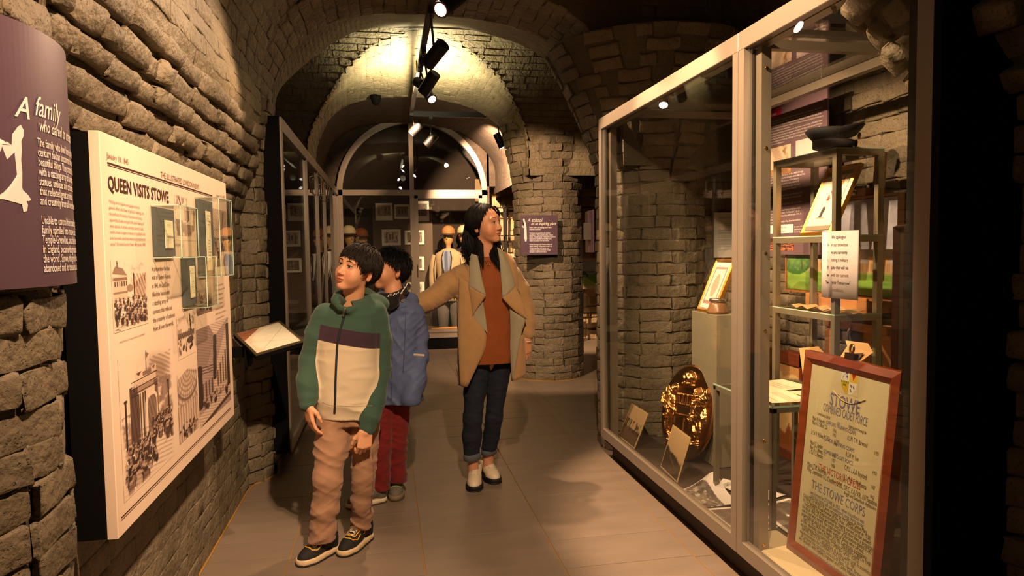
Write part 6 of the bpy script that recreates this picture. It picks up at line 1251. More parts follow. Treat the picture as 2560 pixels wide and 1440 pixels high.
def eyes(parent, R, c, s, gaze):
    g = unit(np.array(gaze, float)); g_l = unit(R.T @ g)
    for sx in (-1, 1):
        e = np.array((sx*EYE[0], EYE[1], EYE[2])); wpt = c+s*(R @ e); r = .0146*s
        eb = MB().ell(wpt, r, 24, 16).build('eye', mat('eye_white', (.84, .80, .75), .2), parent, True)
        a = np.cross([0, 0, 1], g); a = unit(a); b = np.cross(g, a); ir = MB(); rings = []
        for ang in (0.001, .15, .30, .42, .47): rings.append([wpt+(r*1.012)*(g*math.cos(ang)+math.sin(ang)*(a*math.cos(t)+b*math.sin(t))) for t in np.linspace(0, 2*math.pi, 25)])
        ir.grid(np.array(rings), flip=True); ir.build('iris', mat('dark_iris', (.055, .030, .022), .08, spec=.8), eb, True)
def brows(parent, prims, R, c, s, col, lift=0.0, thick=1.0):
    mb = MB()
    for sx in (-1, 1):
        P = []
        for t in np.linspace(0, 1, 12):
            l = np.array((sx*(.013+.036*t), 0, .0335+lift+.0055*math.sin(min(t*1.5, 1)*math.pi*.62)-.004*t)); a = np.linspace(-.135, -.06, 120); Q = c+s*((np.column_stack([np.full(120, l[0]), a, np.full(120, l[2])])) @ R.T)
            v = ev(prims, Q); P.append(Q[int(np.argmax(v < 0))])
        mb.tube(smooth(np.array(P), 2), s*thick*np.array([.0022, .0030, .0032, .0031, .0030, .0028, .0026, .0023, .0020, .0016, .0012, .0006]), 6)
    mb.build('eyebrows', col, parent, True)
    lm = MB()
    for sx in (-1, 1):
        for up, th in ((1, .00125), (-1, .0005)):
            P = []
            for t in np.linspace(-1, 1, 15):
                x, z = .0160*t, up*.0050*math.sqrt(max(0, 1-t*t))-.0012; a = .12*sx; xr_, zr2 = x*math.cos(a)-z*math.sin(a)*0, z+x*sx*.12; y = -math.sqrt(max(1e-8, .0158**2-x*x*.80-z*z*.9)); P.append(c+s*(R @ np.array((sx*EYE[0]+xr_, EYE[1]+y, EYE[2]+zr2))))
            lm.tube(np.array(P), s*th*np.interp(np.abs(np.linspace(-1, 1, 15)), [0, .8, 1], [1, .8, .3]), 5)
    lm.build('eyelash_line', mat('lash', (.07, .04, .035), .7), parent, True)
# ---- hair: a shell plus many tapered locks combed from the whorl
def hair(parent, R, c, s, zmin, whorl, n, seed, thick=.010, spike=.0, lenr=(.5, .9), wid=.0042, mats=HAIRM, shell_dx=.0032, drop=.0, swirl=.35, grow=.055):
    rnd = random.Random(seed); cen = np.array((0, .012, .034)); rad = np.array((.079, .098, .091))+thick
    shell = [ellip((0, .014, .036), np.array((.0775, .0965, .0895))+thick*.75, .02), ellip((0, .035, -.020), (.066, .066, .062), .03)]
    def post(P, d):
        q = ((P-c) @ R)/s; az = np.degrees(np.arctan2(q[:, 0], -q[:, 1])); return np.maximum(d, (zmin(az)+.010+.006*(vnoise(az*.25, 0*az, 0, seed)-.5)-q[:, 2])*s)
    h = sdf_obj('hair', frm(shell, R, c, s), shell_dx*s, mats, parent, post=post); w0 = unit(np.array(whorl, float)); mb = MB()
    e1 = unit(np.cross(w0, (1, .1, 0))); e2 = np.cross(w0, e1)
    for i in range(n):
        ph = rnd.random()*2*math.pi; th0 = .05+1.75*math.sqrt(rnd.random()); L = rnd.uniform(*lenr); pts = []; jz = rnd.uniform(-.012, .016); sw = swirl*rnd.uniform(.4, 1.2); ok = True
        for k in range(8):
            t = k/7; th = th0+L*t; p_ = ph+sw*t; u = w0*math.cos(th)+math.sin(th)*(e1*math.cos(p_)+e2*math.sin(p_)); r_ = 1/np.linalg.norm(u/rad)
            q = cen+u*r_*(1+.02*math.sin(i*1.7)+grow*t*t*rnd.uniform(.6, 1.4)+spike*t); q[2] -= drop*t*t
            az = math.degrees(math.atan2(q[0], -q[1]))
            if q[2] < float(zmin(np.array([az]))[0])+jz: break
            pts.append(c+s*(R @ q))
        if len(pts) < 3: continue
        pts = np.array(pts); k = len(pts); mb.tube(pts, s*wid*rnd.uniform(.7, 1.25)*np.interp(np.linspace(0, 1, k), [0, .15, .6, 1], [.5, 1, .85, .08]), 4, cap=False, flat=.55)
    lk = mb.build('hair_locks', mats, h, True); return h
def lock(mb, path, rads, n, seed, wid=.0028, wob=.006):
    rnd = random.Random(seed); P0 = smooth(resample(np.array(path, float), 20), 3); R0 = np.interp(np.linspace(0, 1, 20), np.linspace(0, 1, len(rads)), rads)
    for i in range(n):
        a, q = rnd.random()*2*math.pi, math.sqrt(rnd.random()); t1 = rnd.uniform(.55, 1.0); k = max(6, int(20*t1)); ph = rnd.random()*6; tt = np.linspace(0, t1, k); tp = np.interp(np.linspace(0, 1, k), [0, .75, 1], [1, .85, .45])
        off = np.stack([np.cos(a+.8*tt), .6*np.sin(a+.8*tt), 0*tt], 1)*(R0[:k]*q*tp)[:, None]; wv = wob*np.sin(5*tt+ph)*tt
        P = P0[:k]+off; P[:, 0] += wv+rnd.uniform(-.006, .006)*tt; mb.tube(P, wid*rnd.uniform(.6, 1.3)*np.interp(np.linspace(0, 1, k), [0, .2, .6, 1], [.7, 1, .8, .06]), 4, cap=False, flat=.6)
# ---- hand: palm, four unequal bent fingers, thumb from the side of the palm
def hand(wr, d, nrm, th, s=1.0, curl=(.35, .45, .4), spread=.10, tcurl=.35, tout=.75):
    d = unit(np.array(d, float)); nrm = np.array(nrm, float); nrm = unit(nrm-d*(nrm @ d)); t = np.cross(d, nrm); t = t if t @ np.array(th, float) > 0 else -t; wr = np.array(wr, float); P = []
    P += [rcone(wr-d*.03*s, wr+d*.012*s, .023*s, .025*s, .012*s)]
    for i, (o, L) in enumerate(((.0285, .094), (.0095, .098), (-.0095, .093), (-.0275, .085))):
        kn = wr+d*L*s*.93+t*o*s; P.append(rcone(wr+d*.012*s+t*o*.75*s, kn, .0145*s, .0108*s, .010*s)); ang = 0; p = kn; sc = (.92, 1.0, .94, .76)[i]
        for j, (l, r0, r1) in enumerate(((.046, .0098, .0088), (.029, .0088, .0080), (.022, .0078, .0064))):
            ang += curl[j]*(1+.12*i); v = d*math.cos(ang)+nrm*math.sin(ang)+t*spread*(1.5-i)/1.5*.5; v = unit(v); q = p+v*l*sc*s; P.append(rcone(p, q, r0*s, r1*s, .0025*s)); p = q
    b = wr+d*.020*s+t*.022*s+nrm*.006*s; v = unit(d*.75+t*tout+nrm*.35); m = b+v*.042*s; P.append(rcone(b, m, .0150*s, .0118*s, .012*s)); v2 = unit(d*.95+t*(tout-.5)+nrm*tcurl); q = m+v2*.031*s; P.append(rcone(m, q, .0112*s, .0098*s, .004*s)); v3 = unit(d+t*(tout-.75)+nrm*tcurl*1.3); P.append(rcone(q, q+v3*.025*s, .0096*s, .0074*s, .003*s)); return P
# ---- shoe: outsole, midsole, upper, laces, trim
def shoe(parent, heel, toe, z0, s, mats, laces=True, trim=None, lace_n=5, tilt=0.0, name='shoe'):
    heel, toe = np.array([*heel, z0], float), np.array([*toe, z0], float); a = toe-heel; L = np.linalg.norm(a); a /= L; b = np.array([-a[1], a[0], 0]); up = np.array([0, 0, 1.0])
    up2 = up*math.cos(tilt)-a*math.sin(tilt)*0+0*a; X = lambda u, v, z: heel+a*u*L+b*v*s+up*(z*s+max(0, u-.55)*L*tilt)
    rl = .043; foot = [(.12, .030), (.30, .032), (.55, .038), (.72, .042), (.86, .036)]
    def flat(zlo, zhi, g):
        pr = [rcone(X(foot[i][0], 0, (zlo+zhi)/2), X(foot[i+1][0], 0, (zlo+zhi)/2), (foot[i][1]+g)*s, (foot[i+1][1]+g)*s, .01) for i in range(4)]
        def post(P, d):
            t = ((P-heel) @ a)/L; z = (P[:, 2]-z0)/s-np.clip(t-.55, 0, 9)*L*tilt/s; return np.maximum(d, np.maximum(z-zhi, zlo-z)*s)
        return pr, post
    out, sole, upper = mats; root = None
    upp = [rcone(X(.13, 0, .040), X(.16, 0, .085), .033*s, .034*s, .01), rcone(X(.16, 0, .075), X(.30, 0, .080), .033*s, .032*s, .02), rcone(X(.30, 0, .072), X(.52, 0, .052), .034*s, .034*s, .02), rcone(X(.52, 0, .048), X(.74, 0, .032), .034*s, .036*s, .02), rcone(X(.74, 0, .030), X(.88, 0, .026), .036*s, .031*s, .02), rcone(X(.16, 0, .11), X(.30, 0, .12), .022*s, .020*s, .02, 's')]
    def pu(P, d): return np.maximum(d, (.020*s-(P[:, 2]-z0)+np.clip(((P-heel) @ a)/L-.55, 0, 9)*L*tilt))
    root = sdf_obj(name, upp, .0042, upper, parent, post=pu)
    pr, po = flat(.006, .030, .005); sdf_obj('midsole', pr, .0042, sole, root, post=po); pr, po = flat(0, .008, .006); sdf_obj('outsole', pr, .0042, out, root, post=po)
    def surf(u, v):
        z = np.linspace(.14, .01, 90); Q = np.array([X(u, v, q) for q in z]); e = ev(upp, Q); i = int(np.argmax(e < 0)); return Q[i]
    if laces:
        lm = MB()
        for k in range(lace_n):
            u = .42+.26*k/(lace_n-1)
            for sg in (-1, 1): lm.tube([surf(u+sg*.02*(j-1.5)/1.5, (-.020+.0133*j))+up*.0025*s for j in range(4)], .0034*s, 6, flat=.6)
        lm.tube([surf(.41, -.006)+up*.004, surf(.40, -.022)+up*.012, surf(.45, -.026)+up*.004], .003*s, 6); lm.tube([surf(.41, .006)+up*.004, surf(.39, .020)+up*.014, surf(.44, .026)+up*.004], .003*s, 6)
        lm.build('laces', laces, root, True)
    if trim:
        tm = MB()
        for sg in (-1, 1):
            for pts in (((.40, .023), (.52, .026), (.68, .024)), ((.68, .024), (.72, .0)), ((.54, .034), (.66, .035), (.76, .028), (.80, 0)), ((.20, .031), (.34, .034), (.44, .036))):
                q = resample(np.array([(u, sg*v) for u, v in pts]), 12); tm.tube([surf(u, v)+up*.0012 for u, v in q], 0.0028*s, 5)
        tm.build('trim_line', trim, root, True)
    return root
def folds(amp, fx, fz, seed, zr=None, diag=0.0):
    """cloth creases: ridges of stretched noise, in two crossing slanted directions"""
    def f(P):
        a = amp if zr is None else amp*np.interp(P[:, 2], *zr); o = 0
        for k, dg in enumerate((diag, -diag*.6)):
            w_ = P[:, 2]+P[:, 0]*dg; n = vnoise(P[:, 0]*fx+seed+7*k, P[:, 1]*fx+P[:, 2]*fx*.35, w_*fz*(.75 if k else 1.0), seed+k)
            r = 1-np.abs(2*n-1); o = o+(np.clip(r-.35, 0, 1)**1.6*1.7-.30)*(.75 if k else 1)
        return -o*a*.62
    return f
def addf(*fs): return lambda P: sum(f(P) for f in fs)
# ================================================================== boy in the green hoodie
D1 = 3.19
b1 = thing('person', 'boy in a green, navy and cream zip hoodie, looking up at the board', 'person', (-.24, 3.18, 0))
R1_, c1_, s1_ = rotm(42, 12, 14), np.array((-.1269, 3.16, 1.2923)), .93
def b1secs():
    S = []
    for py, px, rx, ry, d in ((1037, 871, .140, .106, 3.20), (1022, 871, .143, .110, 3.20), (1000, 870, .149, .116, 3.20), (900, 868, .142, .110, 3.20), (820, 871, .138, .104, 3.20), (782, 874, .128, .092, 3.20), (762, 877, .098, .076, 3.20), (748, 880, .062, .056, 3.21), (738, 882, .05, .048, 3.21)):
        p = W(px, py, d); S.append((p[0], p[1], p[2], rx, ry))
    return S
Wf = lambda a: [W(*q) for q in a]
slL = Wf([(812, 786, 3.20), (790, 838, 3.20), (774, 905, 3.20), (768, 960, 3.15), (768, 990, 3.13)]); slR = Wf([(940, 792, 3.21), (947, 850, 3.22), (947, 925, 3.21), (936, 1000, 3.14), (925, 1046, 3.10)])
sleeveL, sleeveR = chain(slL, [.052, .049, .046, .044, .043], .02), chain(slR, [.058, .056, .054, .050, .046], .02)
cuffL, cuffR = [rcone(W(768, 994, 3.13), W(769, 1008, 3.12), .037, .034, .006)], [rcone(W(923, 1052, 3.095), W(919, 1069, 3.085), .041, .037, .006)]
torso1 = [loft(b1secs(), math.radians(16), .03)]
hood1 = chain(Wf([(853, 768, 3.10), (842, 751, 3.13), (850, 738, 3.22), (880, 733, 3.29), (912, 738, 3.29), (926, 752, 3.24), (905, 766, 3.15), (872, 774, 3.10)]), [.018, .022, .026, .03, .032, .030, .024, .018], .015)+[ellip(W(916, 762, 3.29), (.105, .065, .055), .03), ellip(W(935, 770, 3.20), (.050, .055, .030), .02)]
hs1 = torso1+sleeveL+sleeveR+hood1+cuffL+cuffR+[rcone(W(866, 690, 3.0), W(866, 775, 3.15), .035, .030, .01, 's')]
z_ = lambda py, px=871, d=3.10: float(W(px, py, d)[2])
f1 = addf(folds(.010, 5, 9, 3, ([z_(1040), z_(980), z_(880), z_(760)], [.9, 1, .5, .5]), .5), folds(.007, 9, 26, 6, ([z_(1070), z_(960), z_(800)], [1, .9, .4])))
MGRN, MNAVY, MCRM, MRIB = cloth('green_fleece', (.225, .325, .275)), cloth('aubergine_fleece', (.235, .165, .215)), cloth('cream_fleece', (.80, .735, .63)), cloth('green_rib', (.20, .335, .275), fine=500, b=.3)
def band_material():
    m = bpy.data.materials.new('banded_fleece'); m.use_nodes = True; nt = m.node_tree; nn, ll = nt.nodes, nt.links; bs = nn['Principled BSDF']; bs.inputs['Roughness'].default_value = .9; bs.inputs['Sheen Weight'].default_value = .15; bs.inputs['Specular IOR Level'].default_value = .2
    def gt(nm):
        a_ = nn.new('ShaderNodeAttribute'); a_.attribute_name = nm; g = nn.new('ShaderNodeMath'); g.operation = 'GREATER_THAN'; g.inputs[1].default_value = 0; ll.new(a_.outputs['Fac'], g.inputs[0]); return g.outputs[0]
    def mx(f, a_, b_):
        k = nn.new('ShaderNodeMix'); k.data_type = 'RGBA'; ll.new(f, k.inputs[0])
        for i, q in ((6, a_), (7, b_)):
            if isinstance(q, tuple): k.inputs[i].default_value = (*lin(q), 1)
            else: ll.new(q, k.inputs[i])
        return k.outputs[2]
    c_ = mx(gt('below_band'), mx(gt('below_yoke'), (.225, .325, .275), (.235, .165, .215)), (.80, .735, .63)); ll.new(mx(gt('sleeve'), c_, (.225, .325, .275)), bs.inputs['Base Color'])
    g = nn.new('ShaderNodeNewGeometry'); t = nn.new('ShaderNodeTexNoise'); t.inputs['Scale'].default_value = 300; ll.new(g.outputs['Position'], t.inputs['Vector']); bp = nn.new('ShaderNodeBump'); bp.inputs['Strength'].default_value = .2; bp.inputs['Distance'].default_value = .003; ll.new(t.outputs[0], bp.inputs['Height']); ll.new(bp.outputs[0], bs.inputs['Normal']); return m
def band_fields(me):
    k = len(me.vertices); Q = np.empty(k*3, np.float32); me.vertices.foreach_get('co', Q); Q = Q.reshape(-1, 3).astype(float)
    t = ev(torso1, Q); sl = np.minimum(ev(sleeveL+cuffL, Q), ev(sleeveR+cuffR, Q)); hd = ev(hood1, Q); A, B_ = W(792, 813, 3.1), W(918, 832, 3.1); slope = (B_[2]-A[2])/(B_[0]-A[0]); zz = Q[:, 2]-slope*(Q[:, 0]-A[0])
    for nm, v in (('sleeve', np.maximum(t-sl, t-hd)-.003), ('below_yoke', z_(813, 792)-zz), ('below_band', z_(853, 792)-zz)):
        a_ = me.attributes.new(nm, 'FLOAT', 'POINT'); a_.data.foreach_set('value', v.astype(np.float32))
hd1 = sdf_obj('hoodie', hs1, .0052, band_material(), b1, f1, post=lambda P, d: np.where(ev(torso1, P) < np.minimum(ev(sleeveL+cuffL, P), ev(sleeveR+cuffR, P)), np.maximum(d, W(871, 1038, 3.2)[2]-P[:, 2]), d))
band_fields(hd1.data); zp = [(864, 776), (858, 800), (849, 830), (843, 862), (841, 900), (839, 950), (838, 1000), (836, 1034)]
stripe(hs1, zp, 2.9, 3.3, .0055, .001, f1, 40, .5).build('zip', mat('dark_zip', (.10, .12, .16), .5), hd1, True); stripe(hs1, [(863, 770), (860, 781), (858, 792)], 2.9, 3.3, [.004, .006, .005], .006, f1, 8).build('zip_pull', mat('steel_pull', (.45, .45, .42), .4, .6), hd1, True)
sm = MB(); [stripe(hs1, q, 2.9, 3.35, .0014, -.0007, f1, 30, mb=sm) for q in ([(806, 1006), (825, 1013), (836, 1014)], [(841, 1014), (890, 1017), (930, 1014)])]; sm.build('seam', mat('cream_seam', (.62, .56, .47), .9), hd1, True)
hp1 = head_prims(1.0); HW1 = frm(hp1, R1_, c1_, s1_)
neck1 = [rcone(c1_+s1_*(R1_ @ np.array((0, .012, -.055))), W(878, 765, 3.21), .046, .050, .02)]
hb1 = hand(W(769, 1012, 3.115), (.14, -.10, -1), (.85, .55, .1), (.35, -.95, .1), .82, (.22, .35, .3), .06, .3, .62)+hand(W(915, 1074, 3.075), (-.12, -.16, -1), (-.25, .95, -.1), (-1, -.1, 0), .86, (.75, .95, .6), .05, .5, .7)
core1 = chain([W(878, 765, 3.21), W(874, 900, 3.21), W(871, 1035, 3.22)], [.04, .05, .05], .03)+chain([W(876, 790, 3.21), W(812, 790, 3.20), W(774, 905, 3.20), W(769, 1000, 3.122)], [.03, .025, .022, .02], .02)+chain([W(876, 790, 3.21), W(940, 796, 3.21), W(947, 925, 3.21), W(918, 1064, 3.085)], [.03, .025, .022, .02], .02)
body1 = HW1+neck1+core1+hb1+chain([W(871, 1035, 3.22), W(833, 1070, 3.2), W(820, 1195, 3.13), W(812, 1345, 3.17)], [.05, .03, .028, .026], .02)+chain([W(871, 1035, 3.22), W(906, 1070, 3.22), W(908, 1190, 3.2), W(905, 1310, 3.26)], [.05, .03, .028, .026], .02)
SK1 = (.86, .635, .49)
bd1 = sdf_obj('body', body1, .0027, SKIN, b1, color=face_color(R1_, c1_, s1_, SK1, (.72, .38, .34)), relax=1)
eyes(b1, R1_, c1_, s1_, R1_ @ np.array((.22, -1, .06))); brows(b1, HW1, R1_, c1_, s1_, HAIRM, -.001, .85)
def zm1(az): a = np.abs(az); return np.interp(a, [0, 16, 34, 50, 62, 72, 82, 96, 106, 122, 180], [.052, .047, .034, .014, -.016, -.012, .010, .014, -.020, -.062, -.088])
hair(b1, R1_, c1_, s1_, zm1, (.12, .55, .85), 2300, 4, .012, .03, (.40, .95), .0030, mat('dark_brown_hair', (.105, .068, .050), .55, spec=.25, var=.3, vscale=60), swirl=.4)
lm_ = lambda x, y, z: c1_+s1_*(R1_ @ np.array((x, y, z)))
tr1S = [loft([(*W(871, 1000, 3.21), .125, .10), (*W(871, 1040, 3.21), .136, .108), (*W(870, 1056, 3.21), .134, .106)], math.radians(14), .03)]
legL, legR = chain(Wf([(838, 1052, 3.20), (829, 1120, 3.16), (820, 1195, 3.12), (812, 1270, 3.13), (802, 1344, 3.15)]), [.084, .074, .060, .056, .058], .02), chain(Wf([(906, 1052, 3.22), (909, 1120, 3.20), (908, 1190, 3.18), (904, 1250, 3.21), (902, 1312, 3.25)]), [.082, .066, .053, .048, .050], .012)
tf1 = addf(folds(.016, 6, 22, 11, ([.05, .18, .35, .50, .62, .75], [1.2, 1.0, .45, .9, .35, .55]), .55), folds(.008, 11, 40, 14, ([.05, .25, .5, .8], [1.1, .7, .5, .4]), -.6))
TAN = cloth('tan_cotton', (.615, .47, .37), .8, 350, .15)
zl, zr_ = float(W(800, 1357, 3.12)[2]), float(W(902, 1326, 3.22)[2])
tr1 = sdf_obj('trousers', tr1S+legL+legR, .0052, TAN, b1, tf1, post=lambda P, d: np.maximum(d, np.where(P[:, 0] < W(858, 1200, 3.15)[0], zl, zr_)-P[:, 2]+.0*d))
tsm = MB(); stripe(tr1S+legL+legR, [(868, 1040), (872, 1080), (868, 1105)], 2.9, 3.4, .002, 0, tf1, 14, mb=tsm); stripe(tr1S+legL+legR, [(930, 1110), (934, 1180), (926, 1280)], 2.9, 3.4, .0018, 0, tf1, 24, mb=tsm); tsm.build('seam', mat('tan_seam', (.46, .34, .26), .9), tr1, True)
BLK, YEL, CRS = mat('black_mesh', (.085, .07, .07), .8, bump=.2, bscale=500), mat('yellow_trim', (.90, .68, .22), .6), mat('cream_sole', (.84, .74, .60), .6)
LAC = mat('cream_lace', (.86, .78, .66), .8)
shoe(b1, (-.262, 3.215), (-.405, 3.075), 0, 1.0, (BLK, CRS, BLK), LAC, YEL, tilt=.0); shoe(b1, (-.110, 3.325), (-.232, 3.130), 0, 1.0, (BLK, CRS, BLK), LAC, YEL)
for (hx, hy, tx, ty) in ((-.262, 3.215, -.405, 3.075), (-.110, 3.325, -.232, 3.130)):
    a = np.array((tx-hx, ty-hy)); p = np.array((hx, hy))+a*.16; MB().tube([(p[0], p[1], .07), (p[0], p[1], .13)], [.034, .036], 16).build('sock', mat('black_sock', (.07, .06, .065), .9), b1, True)
sp_ = [(a_[0], a_[1]) for a_ in ((.0, 1), (.22, .31), (.95, .31), (.36, -.12), (.59, -.81), (0, -.38), (-.59, -.81), (-.36, -.12), (-.95, .31), (-.22, .31))]
pS = on_y(906, 1360, 3.20); MB().prism([(x*.009, y*.009) for x, y in sp_], pS+np.array([.0, -.012, 0]), unit(V3(.55, .83, 0)), (0, 0, 1), unit(V3(-.83, .55, 0))*-.002).build('star', YEL, b1) if False else None
# ================================================================== boy in the blue jacket, half hidden behind
b2 = thing('person', 'boy in a blue hooded jacket and maroon trousers, half hidden behind the one in green', 'person', (-.02, 3.8, 0))
R2_, s2_ = rotm(62, 4, 3), .93; c2p = W(996, 682, 3.76)-s2_*(R2_ @ np.array((.084, .008, -.006)))
secs2 = []
for py, px, rx, ry, d in ((1012, 990, .145, .115, 3.80), (960, 990, .142, .112, 3.80), (880, 988, .138, .108, 3.80), (815, 988, .140, .105, 3.80), (778, 990, .130, .09, 3.80), (760, 990, .10, .08, 3.80), (745, 990, .070, .065, 3.80)): p = W(px, py, d); secs2.append((p[0], p[1], p[2], rx, ry))
torso2 = [loft(secs2, math.radians(20), .03)]
s2R, s2L = chain(Wf([(1034, 786, 3.80), (1043, 840, 3.80), (1044, 890, 3.78), (1036, 950, 3.72), (1028, 1000, 3.68)]), [.060, .058, .056, .056, .055], .02), chain(Wf([(948, 786, 3.80), (925, 880, 3.80), (925, 980, 3.72)]), [.058, .055, .05], .02)
hood2 = chain(Wf([(962, 752, 3.70), (950, 745, 3.76), (965, 738, 3.88), (1000, 738, 3.90), (1028, 752, 3.86), (1030, 768, 3.78), (1005, 776, 3.71)]), [.022, .028, .034, .038, .036, .030, .022], .02)
jk2 = torso2+s2R+s2L+hood2+[rcone(W(975, 690, 3.70), W(972, 752, 3.76), .060, .050, .01, 's')]
jf2 = addf(folds(.012, 6, 11, 21, None, 1.2), folds(.008, 12, 26, 24, None, -.8)); BLU = cloth('blue_shell', (.335, .385, .535), .6, 420, .08, 0)
zh2 = float(W(990, 1012, 3.70)[2])
j2 = sdf_obj('jacket', jk2, .0055, BLU, b2, jf2, post=lambda P, d: np.maximum(d, zh2-P[:, 2]))
stripe(jk2, [(1034, 887), (1048, 888), (1061, 889)], 3.5, 4.0, .0085, .001, jf2, 10, .35).build('reflective_tab', mat('pale_tab', (.78, .70, .64), .4), j2, True)
sm = MB(); [stripe(jk2, q, 3.5, 4.0, .0025, 0, jf2, 24, mb=sm) for q in ([(955, 800), (975, 782), (1004, 770), (1016, 766)], [(976, 800), (980, 880), (978, 1000)], [(1014, 790), (1012, 850), (1008, 930)])]; sm.build('seam', mat('blue_seam', (.25, .29, .42), .8), j2, True)
p = hit(jk2, 1005, 754, 3.5, 4, jf2, .003); MB().ell(p, (.008, .005, .008), 12, 8).build('snap_button', BRASS, j2, True)
cl2 = chain(Wf([(955, 738, 3.70), (968, 742, 3.675), (990, 738, 3.67), (1010, 728, 3.72), (1018, 716, 3.80), (1005, 708, 3.88), (975, 708, 3.90)]), [.014, .016, .017, .018, .018, .016, .014], .012); COLLAR = cloth('black_collar', (.085, .075, .08), .8)
c2o = sdf_obj('collar', cl2+chain(Wf([(960, 752, 3.70), (972, 760, 3.69), (985, 756, 3.69)]), [.03, .03, .03], .03), .004, COLLAR, b2)
dm_ = MB(); rr = random.Random(2)
for k in range(26):
    t = k/25; q = (np.interp(t, [0, .5, 1], [968, 1003, 1018]), np.interp(t, [0, .5, 1], [742, 734, 712])); h_ = hit(cl2, q[0]+rr.uniform(-1, 1), q[1]+rr.uniform(-3.5, 1), 3.5, 4, None, .001); dm_.obox(h_, (.003, 0, 0), (0, .002, 0), (.001, 0, rr.uniform(.005, .011)))
dm_.build('collar_pattern', INKW, c2o)['kind'] = 'stuff'
MB().tube([W(958, 756, 3.66), W(962, 775, 3.665), W(966, 795, 3.67)], [.018, .022, .02], 10, flat=.4).build('inner_fleece', cloth('grey_green_fleece', (.26, .30, .26)), b2, True)
HW2 = frm(head_prims(1.0), R2_, c2p, s2_)
body2 = HW2+[rcone(c2p+s2_*(R2_ @ np.array((0, .012, -.055))), W(988, 752, 3.80), .047, .052, .02)]+chain([W(988, 752, 3.80), W(988, 900, 3.82), W(985, 1010, 3.82)], [.04, .05, .05], .03)+chain([W(988, 780, 3.8), W(1034, 790, 3.80), W(1044, 890, 3.78), W(1032, 950, 3.71)], [.03, .025, .02, .02], .02)+chain([W(988, 780, 3.8), W(948, 790, 3.80), W(925, 880, 3.80), W(925, 945, 3.73)], [.03, .025, .02, .02], .02)+hand(W(1032, 950, 3.71), (-.05, -.15, -1), (-1, .2, 0), (0, -1, 0), .72, (.7, .8, .5))+hand(W(925, 945, 3.73), (0, -.15, -1), (1, .2, 0), (0, -1, 0), .72, (.7, .8, .5))+chain([W(985, 1010, 3.82), W(955, 1040, 3.8), W(952, 1120, 3.79), W(950, 1215, 3.80)], [.05, .03, .028, .026], .02)+chain([W(985, 1010, 3.82), W(994, 1040, 3.84), W(993, 1110, 3.84), W(995, 1195, 3.87)], [.05, .03, .028, .026], .02)
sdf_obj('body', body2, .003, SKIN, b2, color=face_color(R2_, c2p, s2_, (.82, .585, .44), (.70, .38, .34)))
eyes(b2, R2_, c2p, s2_, R2_ @ np.array((0, -1, 0))); brows(b2, HW2, R2_, c2p, s2_, HAIRM)
def zm2(az): a = np.abs(az); return np.interp(a, [0, 30, 55, 70, 84, 100, 112, 130, 180], [.058, .052, .040, .020, -.008, .020, -.02, -.055, -.075])
hair(b2, R2_, c2p, s2_, zm2, (.0, .45, .9), 1700, 9, .011, .10, (.30, .55), .0030, HAIRM, swirl=.2, grow=.10)
MAR = cloth('maroon_cotton', (.46, .125, .125), .85, 350)
t2S = [loft([(*W(985, 960, 3.81), .11, .09), (*W(985, 1000, 3.81), .115, .095)], math.radians(15), .03)]; l2a, l2b = chain(Wf([(957, 1000, 3.80), (952, 1120, 3.78), (951, 1215, 3.79)]), [.072, .055, .052], .02), chain(Wf([(994, 1000, 3.83), (992, 1110, 3.83), (993, 1196, 3.86)]), [.070, .056, .052], .01)
t2f = addf(folds(.013, 7, 24, 31, ([.05, .2, .4, .7], [1.2, .8, .7, .4]), .5), folds(.007, 12, 40, 33, None, -.6)); za2, zb2 = float(W(950, 1226, 3.77)[2]), float(W(993, 1207, 3.84)[2])
sdf_obj('trousers', t2S+l2a+l2b, .0055, MAR, b2, t2f, post=lambda P, d: np.maximum(d, np.where(P[:, 0] < W(972, 1100, 3.8)[0], za2, zb2)-P[:, 2]))
GRY, LIME = mat('grey_mesh', (.42, .39, .35), .8, bump=.2, bscale=500), mat('lime_trim', (.56, .68, .30), .6)
shoe(b2, (-.035, 3.80), (-.235, 3.73), 0, .95, (mat('grey_outsole', (.28, .24, .20), .8), mat('white_midsole', (.88, .80, .68), .6), GRY), LAC, LIME); shoe(b2, (.035, 3.985), (.018, 3.785), 0, .98, (mat('tan_outsole', (.30, .25, .18), .8), mat('olive_midsole', (.50, .44, .33), .7), GRY), LAC, LIME)
# ================================================================== woman in the tan coat
wm = thing('person', 'woman in a tan waterfall coat, rust top and dark jeans, looking at the showcase', 'person', (.52, 3.98, 0))
R3_, c3w, s3_ = rotm(-48, 4, -8), np.array((.5600, 3.93, 1.5167)), .955
def secw(rows): return [(*W(px, py, d), rx, ry) for py, px, rx, ry, d in rows]
shirt = [loft(secw([(912, 1226, .150, .110, 3.96), (850, 1227, .150, .112, 3.96), (780, 1225, .148, .112, 3.96), (715, 1222, .158, .115, 3.96), (680, 1219, .150, .095, 3.96), (655, 1217, .110, .08, 3.96), (640, 1216, .062, .058, 3.96)]), math.radians(-8), .03)]
shp = shirt+[rcone(W(1218, 600, 3.80), W(1221, 658, 3.87), .058, .024, .012, 's')]
shf_ = addf(folds(.010, 7, 3, 41, None, .0), folds(.005, 16, 6, 43)); RUST = cloth('rust_knit', (.53, .275, .115), .8, 420, .10)
zsh = float(W(1226, 911, 3.87)[2]); sh3 = sdf_obj('top', shp, .005, RUST, wm, shf_, post=lambda P, d: np.maximum(d, zsh-P[:, 2]))
